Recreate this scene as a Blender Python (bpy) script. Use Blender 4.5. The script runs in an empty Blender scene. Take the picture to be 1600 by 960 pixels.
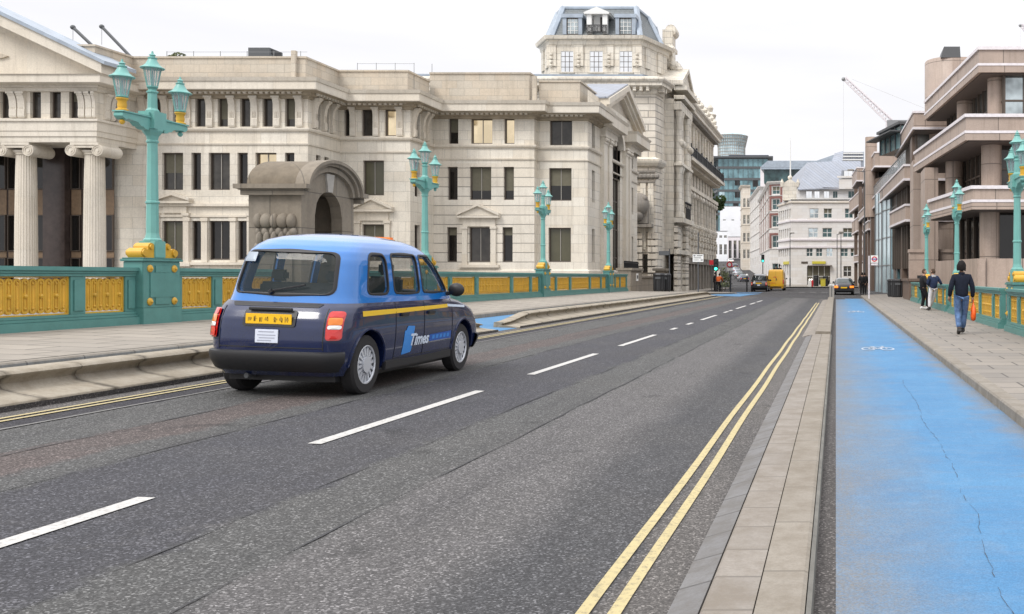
import bpy, bmesh, math, random
from mathutils import Vector, Matrix
random.seed(7)
R = math.radians
sc = bpy.context.scene
COL = sc.collection
# ---------------------------------------------------------------- camera, world, sun
FPX, CX, CY, EYE = 1500.0, 1306.0, 433.0, 1.5       # focal length in photo pixels, vanishing point, eye height
cam_d = bpy.data.cameras.new("camera"); cam = bpy.data.objects.new("camera", cam_d); COL.objects.link(cam)
cam_d.sensor_width = 36; cam_d.lens = 36 * FPX / 1600
cam_d.shift_x = (800 - CX) / 1600; cam_d.shift_y = (CY - 480) / 1600
cam_d.clip_start = 0.1; cam_d.clip_end = 6000
cam.location = (0, 0, EYE); cam.rotation_euler = (R(90), 0, 0)
sc.camera = cam
world = bpy.data.worlds.new("World"); sc.world = world; world.use_nodes = True
wn = world.node_tree.nodes; wl = world.node_tree.links; wn.clear()
wo = wn.new('ShaderNodeOutputWorld'); bg = wn.new('ShaderNodeBackground')
sky = wn.new('ShaderNodeTexSky'); sky.sky_type = 'NISHITA'; sky.sun_disc = False
sky.sun_elevation = R(48); sky.sun_rotation = R(215)
tc = wn.new('ShaderNodeTexCoord'); sp = wn.new('ShaderNodeSeparateXYZ'); wl.new(tc.outputs['Generated'], sp.inputs[0])
# overcast dome: brighter towards the zenith, soft streaky cloud
mr = wn.new('ShaderNodeMapRange'); wl.new(sp.outputs['Z'], mr.inputs[0])
mr.inputs[1].default_value = 0.24; mr.inputs[2].default_value = 1.0; mr.inputs[3].default_value = 1.06; mr.inputs[4].default_value = 2.3
mp = wn.new('ShaderNodeMapping'); mp.inputs['Scale'].default_value = (1.2, 1.2, 7); wl.new(tc.outputs['Generated'], mp.inputs[0])
nz = wn.new('ShaderNodeTexNoise'); nz.inputs['Scale'].default_value = 2.3; nz.inputs['Detail'].default_value = 6; wl.new(mp.outputs[0], nz.inputs['Vector'])
mr2 = wn.new('ShaderNodeMapRange'); wl.new(nz.outputs['Fac'], mr2.inputs[0])
mr2.inputs[1].default_value = 0.3; mr2.inputs[2].default_value = 0.7; mr2.inputs[3].default_value = 0.94; mr2.inputs[4].default_value = 1.05
mul = wn.new('ShaderNodeMath'); mul.operation = 'MULTIPLY'; wl.new(mr.outputs[0], mul.inputs[0]); wl.new(mr2.outputs[0], mul.inputs[1])
cr = wn.new('ShaderNodeMix'); cr.data_type = 'RGBA'; wl.new(nz.outputs['Fac'], cr.inputs[0])
cr.inputs[6].default_value = (0.945, 0.95, 1.0, 1); cr.inputs[7].default_value = (1.0, 0.99, 1.0, 1)
vm = wn.new('ShaderNodeVectorMath'); vm.operation = 'SCALE'; wl.new(cr.outputs[2], vm.inputs[0]); wl.new(mul.outputs[0], vm.inputs['Scale'])
vs = wn.new('ShaderNodeVectorMath'); vs.operation = 'SCALE'; wl.new(sky.outputs[0], vs.inputs[0]); vs.inputs['Scale'].default_value = 0.001
va = wn.new('ShaderNodeVectorMath'); va.operation = 'ADD'; wl.new(vm.outputs[0], va.inputs[0]); wl.new(vs.outputs[0], va.inputs[1])
wl.new(va.outputs[0], bg.inputs[0]); bg.inputs[1].default_value = 1.0; wl.new(bg.outputs[0], wo.inputs[0])
sd = bpy.data.lights.new("sun", 'SUN'); sd.energy = 2.2; sd.angle = R(24); sd.color = (1, 0.96, 0.9)
so = bpy.data.objects.new("sun", sd); COL.objects.link(so)
so.rotation_euler = Vector((0.42, 0.62, -0.85)).to_track_quat('-Z', 'Y').to_euler()
sc.view_settings.view_transform = 'Standard'; sc.view_settings.look = 'None'
sc.view_settings.exposure = 0.0; sc.view_settings.gamma = 1.0; sc.view_settings.use_curve_mapping = False
sc.cycles.max_bounces = 6; sc.cycles.transparent_max_bounces = 12
sc.cycles.use_denoising = True

# ---------------------------------------------------------------- materials
def newmat(name):
    m = bpy.data.materials.new(name); m.use_nodes = True
    n = m.node_tree.nodes; b = n['Principled BSDF']; return m, n, m.node_tree.links, b
def rgba(c): return (c[0], c[1], c[2], 1)
def mixc(n, l, fac, a, b, blend='MIX'):
    x = n.new('ShaderNodeMix'); x.data_type = 'RGBA'; x.blend_type = blend
    if isinstance(fac, (int, float)): x.inputs[0].default_value = fac
    else: l.new(fac, x.inputs[0])
    for i, v in ((6, a), (7, b)):
        if isinstance(v, tuple): x.inputs[i].default_value = rgba(v)
        else: l.new(v, x.inputs[i])
    return x.outputs[2]
def ramp(n, l, src, stops, interp='LINEAR'):
    r = n.new('ShaderNodeValToRGB'); l.new(src, r.inputs[0]); r.color_ramp.interpolation = interp
    e = r.color_ramp.elements
    while len(e) < len(stops): e.new(0.5)
    for i, (p, c) in enumerate(stops):
        e[i].position = p; e[i].color = rgba(c) if isinstance(c, tuple) else (c, c, c, 1)
    return r.outputs[0]
def noise(n, l, vec, scale, detail=4, rough=0.6):
    t = n.new('ShaderNodeTexNoise'); t.inputs['Scale'].default_value = scale; t.inputs['Detail'].default_value = detail
    t.inputs['Roughness'].default_value = rough
    if vec is not None: l.new(vec, t.inputs['Vector'])
    return t.outputs['Fac']
def pos(n): return n.new('ShaderNodeNewGeometry').outputs['Position']
def maprange(n, l, src, a, b, c, d):
    m = n.new('ShaderNodeMapRange'); l.new(src, m.inputs[0])
    for i, v in enumerate((a, b, c, d)): m.inputs[1 + i].default_value = v
    return m.outputs[0]
def math_(n, l, op, a, b=None):
    m = n.new('ShaderNodeMath'); m.operation = op
    for i, v in enumerate((a, b)):
        if v is None: continue
        if isinstance(v, (int, float)): m.inputs[i].default_value = v
        else: l.new(v, m.inputs[i])
    return m.outputs[0]
def bump(n, l, b, h, strength=0.3, dist=0.02):
    x = n.new('ShaderNodeBump'); x.inputs['Strength'].default_value = strength; x.inputs['Distance'].default_value = dist
    l.new(h, x.inputs['Height']); l.new(x.outputs[0], b.inputs['Normal'])
def wallvec(n, l):
    p = pos(n); s = n.new('ShaderNodeSeparateXYZ'); l.new(p, s.inputs[0])
    a = math_(n, l, 'ADD', s.outputs[0], s.outputs[1]); c = n.new('ShaderNodeCombineXYZ')
    l.new(a, c.inputs[0]); l.new(s.outputs[2], c.inputs[1]); return c.outputs[0]
def plain(name, col, rough=0.6, metal=0.0, var=0.0, scale=6.0, bmp=0.0, coat=0.0, spec=0.5):
    m, n, l, b = newmat(name)
    b.inputs['Roughness'].default_value = rough; b.inputs['Metallic'].default_value = metal
    b.inputs['Coat Weight'].default_value = coat; b.inputs['Specular IOR Level'].default_value = spec
    if var:
        f = noise(n, l, pos(n), scale, 5)
        l.new(mixc(n, l, maprange(n, l, f, 0.3, 0.7, 0, 1), tuple(c * (1 - var) for c in col), tuple(min(1, c * (1 + var)) for c in col)), b.inputs['Base Color'])
        if bmp: bump(n, l, b, noise(n, l, pos(n), scale * 6, 3), bmp, 0.01)
    else: b.inputs['Base Color'].default_value = rgba(col)
    return m
def stone(name, col, bw=1.2, bh=0.55, joint=0.55, mortar=0.012, stain=0.25, warm=None, jstr=0.5, rough=0.8, offset=0.5, sc_stain=0.5):
    m, n, l, b = newmat(name); v = wallvec(n, l)
    br = n.new('ShaderNodeTexBrick'); l.new(v, br.inputs['Vector']); br.offset = offset
    br.inputs['Scale'].default_value = 1.0; br.inputs['Brick Width'].default_value = bw; br.inputs['Row Height'].default_value = bh
    br.inputs['Mortar Size'].default_value = mortar; br.inputs['Mortar Smooth'].default_value = 0.3; br.inputs['Bias'].default_value = 0.0
    warm = warm or tuple(c * k for c, k in zip(col, (0.93, 0.90, 0.86)))
    br.inputs['Color1'].default_value = rgba(col); br.inputs['Color2'].default_value = rgba(warm)
    br.inputs['Mortar'].default_value = rgba(tuple(c * joint for c in col))
    c = br.outputs['Color']
    f = maprange(n, l, noise(n, l, pos(n), sc_stain, 8, 0.65), 0.45, 0.75, 0, stain)
    c = mixc(n, l, f, c, tuple(x * 0.45 for x in col))
    # rain streaks: noise stretched along the vertical
    mpp = n.new('ShaderNodeMapping'); mpp.inputs['Scale'].default_value = (2.6, 2.6, 0.16); l.new(pos(n), mpp.inputs[0])
    f2 = maprange(n, l, noise(n, l, mpp.outputs[0], 1.6, 6, 0.6), 0.5, 0.8, 0, stain * 1.3)
    c = mixc(n, l, f2, c, (col[0] * 0.50, col[1] * 0.47, col[2] * 0.43))
    f3 = maprange(n, l, noise(n, l, pos(n), 14, 4), 0.35, 0.65, 0.93, 1.06)
    vmx = n.new('ShaderNodeVectorMath'); vmx.operation = 'SCALE'; l.new(c, vmx.inputs[0]); l.new(f3, vmx.inputs['Scale'])
    l.new(vmx.outputs[0], b.inputs['Base Color']); b.inputs['Roughness'].default_value = rough
    inv = math_(n, l, 'SUBTRACT', 1.0, br.outputs['Fac']); bump(n, l, b, inv, jstr, 0.02)
    return m
def glassy(name, col, rough=0.06, spec=0.5, metal=0.0, var=0.35, sc_=0.7):
    m, n, l, b = newmat(name)
    f = noise(n, l, pos(n), sc_, 3)
    l.new(mixc(n, l, maprange(n, l, f, 0.35, 0.65, 0, 1), tuple(c * (1 - var) for c in col), tuple(min(1, c * (1 + var)) for c in col)), b.inputs['Base Color'])
    b.inputs['Roughness'].default_value = rough; b.inputs['Metallic'].default_value = metal; b.inputs['Specular IOR Level'].default_value = spec
    bump(n, l, b, noise(n, l, pos(n), 0.9, 1), 0.06, 0.05)
    return m
def paintmat(name, col, rough=0.4, dirt=0.25, chip=(0.25, 0.2, 0.16)):
    m, n, l, b = newmat(name)
    f = noise(n, l, pos(n), 3.0, 7, 0.7)
    c = mixc(n, l, maprange(n, l, f, 0.4, 0.7, 0, dirt), col, tuple(x * 0.55 for x in col))
    f2 = noise(n, l, pos(n), 22.0, 5, 0.7)
    c = mixc(n, l, maprange(n, l, f2, 0.66, 0.72, 0, 0.55), c, chip)
    l.new(c, b.inputs['Base Color']); b.inputs['Roughness'].default_value = rough
    bump(n, l, b, f2, 0.12, 0.01); return m
M = {}
M['stone'] = stone('portland_stone', (0.73, 0.685, 0.60), 1.5, 0.62, 0.66, 0.012, 0.38)
M['stone_rust'] = stone('portland_stone_coursed', (0.72, 0.675, 0.595), 60, 0.62, 0.38, 0.026, 0.34, jstr=1.0)
M['stone_plain'] = stone('portland_stone_plain', (0.69, 0.64, 0.555), 2.4, 3.0, 0.8, 0.006, 0.32)
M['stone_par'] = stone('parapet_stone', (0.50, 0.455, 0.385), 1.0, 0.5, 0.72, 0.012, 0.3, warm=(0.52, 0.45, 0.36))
M['white_st'] = stone('weathered_white_stone', (0.74, 0.695, 0.61), 1.3, 0.6, 0.55, 0.02, 0.75, jstr=0.8, sc_stain=0.35)
M['white_rust'] = stone('weathered_rusticated_stone', (0.71, 0.66, 0.58), 2.4, 0.62, 0.42, 0.045, 0.5, jstr=0.9)
M['sooty'] = stone('sooty_carved_stone', (0.27, 0.25, 0.225), 1.5, 0.7, 0.7, 0.01, 0.7)
M['alcove'] = stone('grey_granite', (0.245, 0.215, 0.175), 1.6, 0.9, 0.55, 0.014, 0.45, jstr=0.6, sc_stain=1.6)
M['alcove_roof'] = stone('mossy_granite', (0.185, 0.155, 0.115), 1.3, 3, 0.6, 0.012, 0.6, sc_stain=2.2)
M['stone_soffit'] = plain('brown_soffit_stone', (0.33, 0.275, 0.20), 0.85, var=0.25, scale=2.0)  # darker, browner stone colour for the underside of the cornice
M['keystone'] = plain('pale_granite', (0.36, 0.34, 0.31), 0.8, var=0.12, scale=9, bmp=0.3)
M['granite'] = stone('brown_granite', (0.40, 0.320, 0.270), 1.9, 2.6, 0.45, 0.03, 0.4, warm=(0.44, 0.345, 0.285), jstr=0.4, rough=0.5, offset=0.0)
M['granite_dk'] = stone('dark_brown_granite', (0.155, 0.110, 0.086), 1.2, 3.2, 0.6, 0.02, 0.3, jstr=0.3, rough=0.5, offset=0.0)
M['granite_trim'] = plain('pale_trim', (0.72, 0.68, 0.70), 0.5, var=0.1)
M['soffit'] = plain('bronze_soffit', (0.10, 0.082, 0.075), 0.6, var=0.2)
M['brown_panel'] = plain('bronze_panel', (0.23, 0.155, 0.095), 0.5, var=0.15)
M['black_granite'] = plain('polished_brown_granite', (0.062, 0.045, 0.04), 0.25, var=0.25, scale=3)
M['brick'] = plain('red_brick', (0.22, 0.10, 0.085), 0.85, var=0.15)
M['cream'] = stone('cream_render', (0.66, 0.61, 0.54), 1.6, 0.5, 0.75, 0.02, 0.2)
M['white'] = stone('white_render', (0.68, 0.665, 0.65), 1.6, 0.5, 0.8, 0.015, 0.14)
M['whitewash'] = plain('white_sheeting', (0.74, 0.76, 0.79), 0.7, var=0.06, scale=0.4)
M['slate'] = stone('slate', (0.155, 0.175, 0.185), 0.5, 0.28, 0.6, 0.02, 0.3, rough=0.55)
M['lead'] = plain('blue_lead', (0.32, 0.37, 0.43), 0.45, 0.1, var=0.15, scale=1.5)
M['zinc'] = stone('standing_seam_zinc', (0.29, 0.32, 0.38), 0.6, 40, 0.6, 0.05, 0.3, rough=0.4, offset=0)
M['g_dark'] = glassy('window_glass_dark', (0.012, 0.011, 0.010))
M['g_mid'] = glassy('window_glass_mid', (0.042, 0.038, 0.033), sc_=1.6)
M['g_blind'] = glassy('window_with_blind', (0.080, 0.075, 0.045), 0.15, var=0.12)
M['g_warm'] = glassy('window_mirror_warm', (0.80, 0.66, 0.44), 0.08, 0.5, 1.0, 0.12)
M['g_sky'] = glassy('window_mirror_sky', (0.92, 0.94, 0.95), 0.05, 0.5, 1.0, 0.1)
M['g_sky2'] = glassy('window_coated', (0.42, 0.47, 0.48), 0.08, 0.5, 0.9, 0.5, 0.5)
M['g_teal'] = glassy('window_teal', (0.045, 0.085, 0.088), 0.08, var=0.5)
M['g_far'] = glassy('far_glass_teal', (0.15, 0.27, 0.30), 0.12, 0.8, 0.25, 0.4, 0.25)
M['g_pale'] = glassy('far_glass_pale', (0.50, 0.64, 0.69), 0.15, 0.8, 0.3, 0.25, 0.2)
M['frame_dk'] = plain('bronze_window_frame', (0.085, 0.066, 0.052), 0.45)
M['frame_lt'] = plain('grey_mullion', (0.34, 0.32, 0.29), 0.45)
M['frame_wh'] = plain('white_window_frame', (0.72, 0.72, 0.70), 0.5)
M['teal'] = paintmat('teal_paint', (0.095, 0.255, 0.235), 0.42, 0.4)
M['teal_lamp'] = paintmat('teal_lamp_paint', (0.155, 0.385, 0.35), 0.4, 0.28)
M['yellow'] = paintmat('ochre_paint', (0.62, 0.36, 0.035), 0.42, 0.5)
M['black_iron'] = plain('black_iron', (0.022, 0.022, 0.024), 0.45)
M['grey_iron'] = plain('grey_steel', (0.24, 0.245, 0.25), 0.45, 0.3)
M['dk_grey'] = plain('dark_grey_metal', (0.085, 0.09, 0.095), 0.5)
M['navy_block'] = plain('navy_cladding', (0.045, 0.055, 0.078), 0.5)
M['rubber'] = plain('tyre_rubber', (0.022, 0.021, 0.022), 0.85)
M['alloy'] = plain('silver_alloy', (0.60, 0.62, 0.66), 0.35, 0.35)
M['black_pl'] = plain('black_plastic', (0.018, 0.018, 0.02), 0.5)
M['chrome'] = plain('chrome', (0.7, 0.7, 0.7), 0.15, 1.0)
M['navy'] = plain('navy_car_paint', (0.006, 0.014, 0.060), 0.25, coat=0.7, var=0.1)
M['sky_blue'] = plain('light_blue_car_paint', (0.012, 0.165, 0.52), 0.16, coat=1.0, var=0.04)
M['black_paint'] = plain('black_car_paint', (0.014, 0.014, 0.017), 0.22, coat=1.0)
M['dkblue_paint'] = plain('dark_blue_car_paint', (0.02, 0.03, 0.07), 0.22, coat=1.0)
M['silver_paint'] = plain('silver_car_paint', (0.42, 0.46, 0.52), 0.28, 0.5, coat=0.8)
M['white_paint'] = plain('white_car_paint', (0.7, 0.7, 0.7), 0.3, coat=0.8)
M['van_yellow'] = plain('yellow_van_paint', (0.80, 0.43, 0.012), 0.32, coat=0.6)
M['blind'] = plain('roller_blind', (0.13, 0.12, 0.085), 0.8, var=0.1)
M['seat'] = plain('dark_seat', (0.05, 0.055, 0.06), 0.7)
M['car_glass'] = glassy('car_glass', (0.055, 0.072, 0.072), 0.05, 0.6, var=0.45, sc_=2.0)
M['red_lens'] = plain('red_lens', (0.62, 0.015, 0.012), 0.15, coat=1.0)
M['orange_lens'] = plain('orange_lens', (0.85, 0.22, 0.01), 0.15, coat=1.0)
M['clear_lens'] = plain('clear_lens', (0.8, 0.8, 0.8), 0.12, coat=1.0)
M['plate_y'] = plain('yellow_plate', (0.85, 0.50, 0.01), 0.4)
M['plate_w'] = plain('white_plate', (0.66, 0.70, 0.80), 0.4)
M['ink'] = plain('dark_lettering', (0.03, 0.03, 0.03), 0.6)
M['ink_soft'] = plain('plate_lettering', (0.40, 0.235, 0.02), 0.6)
M['symbol'] = plain('worn_white_symbol', (0.36, 0.42, 0.50), 0.8, var=0.35, scale=18)
M['grey_ink'] = plain('grey_lettering', (0.36, 0.38, 0.46), 0.6)
M['decal_b'] = plain('decal_light_blue', (0.04, 0.24, 0.66), 0.35)
M['decal_db'] = plain('decal_blue', (0.012, 0.09, 0.40), 0.35)
M['decal_w'] = plain('decal_white', (0.62, 0.70, 0.82), 0.35)
M['decal_y'] = plain('decal_yellow', (0.78, 0.50, 0.03), 0.35)
M['sign_w'] = plain('sign_white', (0.78, 0.78, 0.76), 0.5)
M['sign_r'] = plain('sign_red', (0.60, 0.02, 0.03), 0.5)
M['sign_b'] = plain('sign_blue', (0.02, 0.05, 0.30), 0.5)
M['sign_y'] = plain('sign_yellow', (0.55, 0.48, 0.05), 0.5)
M['leaf'] = plain('leaf_green', (0.060, 0.105, 0.028), 0.7, var=0.55, scale=1.6)
M['leaf2'] = plain('leaf_olive', (0.105, 0.120, 0.045), 0.7, var=0.5, scale=2.0)
M['bark'] = plain('bark', (0.10, 0.08, 0.06), 0.9, var=0.3)
def clear_glass(name, tint, alpha):
    m, n, l, b = newmat(name)
    b.inputs['Base Color'].default_value = rgba(tint); b.inputs['Roughness'].default_value = 0.12; b.inputs['Alpha'].default_value = alpha
    return m
M['lantern_glass'] = clear_glass('lantern_glass', (0.62, 0.64, 0.70), 0.26)
M['cab_glass'] = clear_glass('tinted_cab_glass', (0.03, 0.045, 0.045), 0.38); M['cab_glass'].node_tree.nodes['Principled BSDF'].inputs['Roughness'].default_value = 0.03
M['rail_glass'] = clear_glass('balustrade_glass', (0.75, 0.80, 0.82), 0.35)
def lamp_on(name, col, s):
    m, n, l, b = newmat(name); b.inputs['Base Color'].default_value = rgba(col)
    b.inputs['Emission Color'].default_value = rgba(col); b.inputs['Emission Strength'].default_value = s; return m
M['go'] = lamp_on('green_signal', (0.05, 0.9, 0.6), 4.0)
M['brake'] = lamp_on('orange_tail_lamp', (1.0, 0.22, 0.02), 1.3)
M['headlamp'] = lamp_on('white_headlamp', (1.0, 0.9, 0.85), 2.0)

# asphalt with long lanes of different age, joints and speckle
def asphalt(name, lanes=True, base=(0.060, 0.058, 0.060)):
    m, n, l, b = newmat(name); p = pos(n)
    s = n.new('ShaderNodeSeparateXYZ'); l.new(p, s.inputs[0])
    wob = maprange(n, l, noise(n, l, p, 0.9, 5, 0.7), 0.3, 0.7, -0.10, 0.10)
    wob2 = maprange(n, l, noise(n, l, p, 9.0, 4, 0.7), 0.3, 0.7, -0.03, 0.03)
    x = math_(n, l, 'ADD', math_(n, l, 'ADD', s.outputs[0], wob), wob2)
    if lanes:
        f = maprange(n, l, x, -8.0, 0.0, 0, 1)
        def P(v): return (v + 8.0) / 8.0
        A = (0.066, 0.066, 0.069); LT = (0.108, 0.104, 0.104); OL = (0.084, 0.084, 0.083); BL = (0.060, 0.060, 0.067); RD = (0.096, 0.080, 0.076); DK = (0.036, 0.035, 0.042); GU = (0.106, 0.099, 0.094)
        c = ramp(n, l, f, [(0, GU), (P(-7.25), GU), (P(-7.15), DK), (P(-6.87), DK), (P(-6.80), OL), (P(-6.05), OL), (P(-5.98), RD), (P(-5.50), RD), (P(-5.40), OL), (P(-5.15), OL), (P(-5.08), BL), (P(-3.42), BL), (P(-3.34), OL), (P(-2.80), OL), (P(-2.72), LT), (P(-1.95), LT), (P(-1.60), A), (P(-1.12), A), (P(-1.02), GU), (1, GU)])
    else:
        c = mixc(n, l, maprange(n, l, noise(n, l, p, 0.15, 6, 0.6), 0.35, 0.65, 0, 1), tuple(v * 0.85 for v in base), tuple(v * 1.15 for v in base))
    # worn patches across
    pt = maprange(n, l, noise(n, l, p, 0.45, 7, 0.65), 0.45, 0.7, 0, 0.35)
    c = mixc(n, l, pt, c, (0.092, 0.088, 0.083))
    # wheel tracks and drips: long streaks and scattered oily spots
    mt = n.new('ShaderNodeMapping'); mt.inputs['Scale'].default_value = (2.2, 0.16, 1); l.new(p, mt.inputs[0])
    c = mixc(n, l, maprange(n, l, noise(n, l, mt.outputs[0], 1.3, 6, 0.7), 0.5, 0.72, 0, 0.45), c, (0.044, 0.043, 0.046))
    c = mixc(n, l, maprange(n, l, noise(n, l, p, 2.7, 8, 0.75), 0.58, 0.72, 0, 0.5), c, (0.125, 0.12, 0.118))
    c = mixc(n, l, maprange(n, l, noise(n, l, p, 1.7, 3, 0.5), 0.66, 0.74, 0, 0.5), c, (0.03, 0.03, 0.03))
    # stone chippings
    vo = n.new('ShaderNodeTexVoronoi'); vo.inputs['Scale'].default_value = 100; l.new(p, vo.inputs['Vector'])
    sv = n.new('ShaderNodeSeparateColor'); l.new(vo.outputs['Color'], sv.inputs[0])
    spk = ramp(n, l, sv.outputs[0], [(0, 0.40), (0.35, 0.66), (0.7, 0.98), (0.86, 1.45), (0.95, 2.3), (1, 3.4)])
    mx = n.new('ShaderNodeMix'); mx.data_type = 'RGBA'; mx.blend_type = 'MULTIPLY'; mx.inputs[0].default_value = 0.75
    l.new(c, mx.inputs[6]); l.new(spk, mx.inputs[7]); c = mx.outputs[2]
    l.new(c, b.inputs['Base Color']); b.inputs['Roughness'].default_value = 0.9; b.inputs['Specular IOR Level'].default_value = 0.25
    bump(n, l, b, noise(n, l, p, 120, 3), 0.5, 0.006)
    return m
M['asphalt'] = asphalt('bridge_asphalt'); M['asphalt2'] = asphalt('junction_asphalt', False)
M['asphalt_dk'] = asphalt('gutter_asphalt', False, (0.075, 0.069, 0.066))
def bluelane():
    m, n, l, b = newmat('blue_lane_paint'); p = pos(n)
    s = n.new('ShaderNodeSeparateXYZ'); l.new(p, s.inputs[0])
    base = mixc(n, l, maprange(n, l, noise(n, l, p, 0.8, 6), 0.3, 0.7, 0, 1), (0.058, 0.170, 0.325), (0.083, 0.215, 0.375))
    # tyre-worn, dusty margins and a faint long wheel track
    xm = math_(n, l, 'ADD', s.outputs[0], maprange(n, l, noise(n, l, p, 1.2, 6, 0.7), 0.3, 0.7, -0.28, 0.28))
    e1 = maprange(n, l, xm, 0.0, 0.85, 0.80, 0.0); e2 = maprange(n, l, xm, 1.45, 1.95, 0.0, 0.85)
    g1 = maprange(n, l, s.outputs[0], 1.9, 2.2, 1, 0)
    e = math_(n, l, 'MAXIMUM', e1, math_(n, l, 'MULTIPLY', e2, g1))
    on = maprange(n, l, s.outputs[0], -0.5, -0.4, 0, 1)
    e = math_(n, l, 'MULTIPLY', e, on)
    sp_ = maprange(n, l, noise(n, l, p, 45, 4, 0.7), 0.42, 0.58, 0.75, 1.15)
    e = math_(n, l, 'MULTIPLY', e, sp_)
    c = mixc(n, l, e, base, (0.170, 0.163, 0.155))
    mp_ = n.new('ShaderNodeMapping'); mp_.inputs['Scale'].default_value = (9, 0.7, 1); l.new(p, mp_.inputs[0])
    c = mixc(n, l, maprange(n, l, noise(n, l, mp_.outputs[0], 1.0, 5, 0.7), 0.55, 0.8, 0, 0.35), c, (0.06, 0.13, 0.24))
    mq = n.new('ShaderNodeMapping'); mq.inputs['Scale'].default_value = (0.8, 7, 1); l.new(p, mq.inputs[0])
    c = mixc(n, l, maprange(n, l, noise(n, l, mq.outputs[0], 1.6, 7, 0.75), 0.5, 0.72, 0, 0.4), c, (0.135, 0.19, 0.27))
    w = maprange(n, l, noise(n, l, p, 5, 6, 0.7), 0.5, 0.75, 0, 0.22)
    c = mixc(n, l, w, c, (0.20, 0.30, 0.42))
    gr = maprange(n, l, noise(n, l, p, 85, 4, 0.8), 0.35, 0.65, 0.80, 1.20)
    vg = n.new('ShaderNodeVectorMath'); vg.operation = 'SCALE'; l.new(c, vg.inputs[0]); l.new(gr, vg.inputs['Scale']); c = vg.outputs[0]
    pits = maprange(n, l, noise(n, l, p, 70, 3, 0.7), 0.66, 0.72, 0, 0.6)
    c = mixc(n, l, pits, c, (0.06, 0.10, 0.18))
    l.new(c, b.inputs['Base Color']); b.inputs['Roughness'].default_value = 0.8; b.inputs['Specular IOR Level'].default_value = 0.3
    bump(n, l, b, noise(n, l, p, 90, 3), 0.35, 0.005); return m
M['blue'] = bluelane()
def paving(name, c1, c2, w=0.9, h=0.62, joint=0.5, rot=0):
    m, n, l, b = newmat(name); p = pos(n)
    mp_ = n.new('ShaderNodeMapping'); mp_.inputs['Rotation'].default_value = (0, 0, rot); l.new(p, mp_.inputs[0])
    br = n.new('ShaderNodeTexBrick'); l.new(mp_.outputs[0], br.inputs['Vector']); br.inputs['Scale'].default_value = 1
    br.inputs['Brick Width'].default_value = w; br.inputs['Row Height'].default_value = h; br.inputs['Mortar Size'].default_value = 0.016
    br.inputs['Color1'].default_value = rgba(c1); br.inputs['Color2'].default_value = rgba(c2); br.inputs['Mortar'].default_value = rgba(tuple(x * joint for x in c1))
    c = mixc(n, l, maprange(n, l, noise(n, l, p, 1.1, 7, 0.7), 0.45, 0.75, 0, 0.45), br.outputs[0], tuple(x * 0.6 for x in c1))
    c = mixc(n, l, maprange(n, l, noise(n, l, p, 40, 4, 0.7), 0.45, 0.7, 0, 0.35), c, tuple(x * 0.62 for x in c2))
    l.new(c, b.inputs['Base Color']); b.inputs['Roughness'].default_value = 0.85
    bump(n, l, b, math_(n, l, 'SUBTRACT', 1, br.outputs['Fac']), 0.4, 0.01); return m
M['pave'] = paving('york_stone_paving', (0.262, 0.236, 0.202), (0.318, 0.284, 0.240), 1.0, 0.62, 0.32)
M['pave2'] = paving('york_stone_paving_right', (0.205, 0.188, 0.168), (0.255, 0.228, 0.196), 0.95, 0.60, 0.36)
def kerbm(name, c1, seg=0.9, var=0.2, axis=1, joint=0.35, mortar=0.012, soot=0.0):
    m, n, l, b = newmat(name); p = pos(n); s = n.new('ShaderNodeSeparateXYZ'); l.new(p, s.inputs[0])
    cb = n.new('ShaderNodeCombineXYZ'); l.new(s.outputs[axis], cb.inputs[0]); cb.inputs[1].default_value = 0.5
    br = n.new('ShaderNodeTexBrick'); l.new(cb.outputs[0], br.inputs['Vector']); br.inputs['Scale'].default_value = 1; br.offset = 0
    br.inputs['Brick Width'].default_value = seg; br.inputs['Row Height'].default_value = 5; br.inputs['Mortar Size'].default_value = mortar
    br.inputs['Color1'].default_value = rgba(c1); br.inputs['Color2'].default_value = rgba(tuple(x * (1 - var) for x in c1)); br.inputs['Mortar'].default_value = rgba(tuple(x * joint for x in c1))
    c = mixc(n, l, maprange(n, l, noise(n, l, p, 3.2, 9, 0.8), 0.40, 0.60, 0, 0.8), br.outputs[0], (c1[0] * 0.62, c1[1] * 0.58, c1[2] * 0.52))
    c = mixc(n, l, maprange(n, l, noise(n, l, p, 60, 4, 0.7), 0.45, 0.65, 0, 0.4), c, tuple(x * 0.65 for x in c1))
    if soot:   # grime that has run down beside each joint
        b2 = n.new('ShaderNodeTexBrick'); l.new(cb.outputs[0], b2.inputs['Vector']); b2.inputs['Scale'].default_value = 1; b2.offset = 0
        b2.inputs['Brick Width'].default_value = seg; b2.inputs['Row Height'].default_value = 5; b2.inputs['Mortar Size'].default_value = 0.09; b2.inputs['Mortar Smooth'].default_value = 1.0
        f = math_(n, l, 'MULTIPLY', b2.outputs['Fac'], maprange(n, l, noise(n, l, p, 3.5, 6, 0.7), 0.4, 0.62, 0, soot))
        c = mixc(n, l, f, c, (0.075, 0.062, 0.045))
    l.new(c, b.inputs['Base Color']); b.inputs['Roughness'].default_value = 0.85
    bump(n, l, b, noise(n, l, p, 50, 4), 0.3, 0.006); return m
M['kerb_big'] = kerbm('containment_kerb_concrete', (0.36, 0.32, 0.255), 0.915, 0.08, joint=0.32, mortar=0.010, soot=1.0)
M['kerb'] = kerbm('granite_kerb', (0.265, 0.24, 0.205), 0.9, 0.12)
M['sep_paver'] = kerbm('grey_pavers', (0.18, 0.177, 0.178), 0.45, 0.12)
M['sep_slab'] = kerbm('pinkish_slabs', (0.270, 0.243, 0.213), 0.45, 0.16, joint=0.55)
M['sep_conc'] = kerbm('concrete_edging', (0.262, 0.234, 0.196), 0.915, 0.1, joint=0.6)
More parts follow.
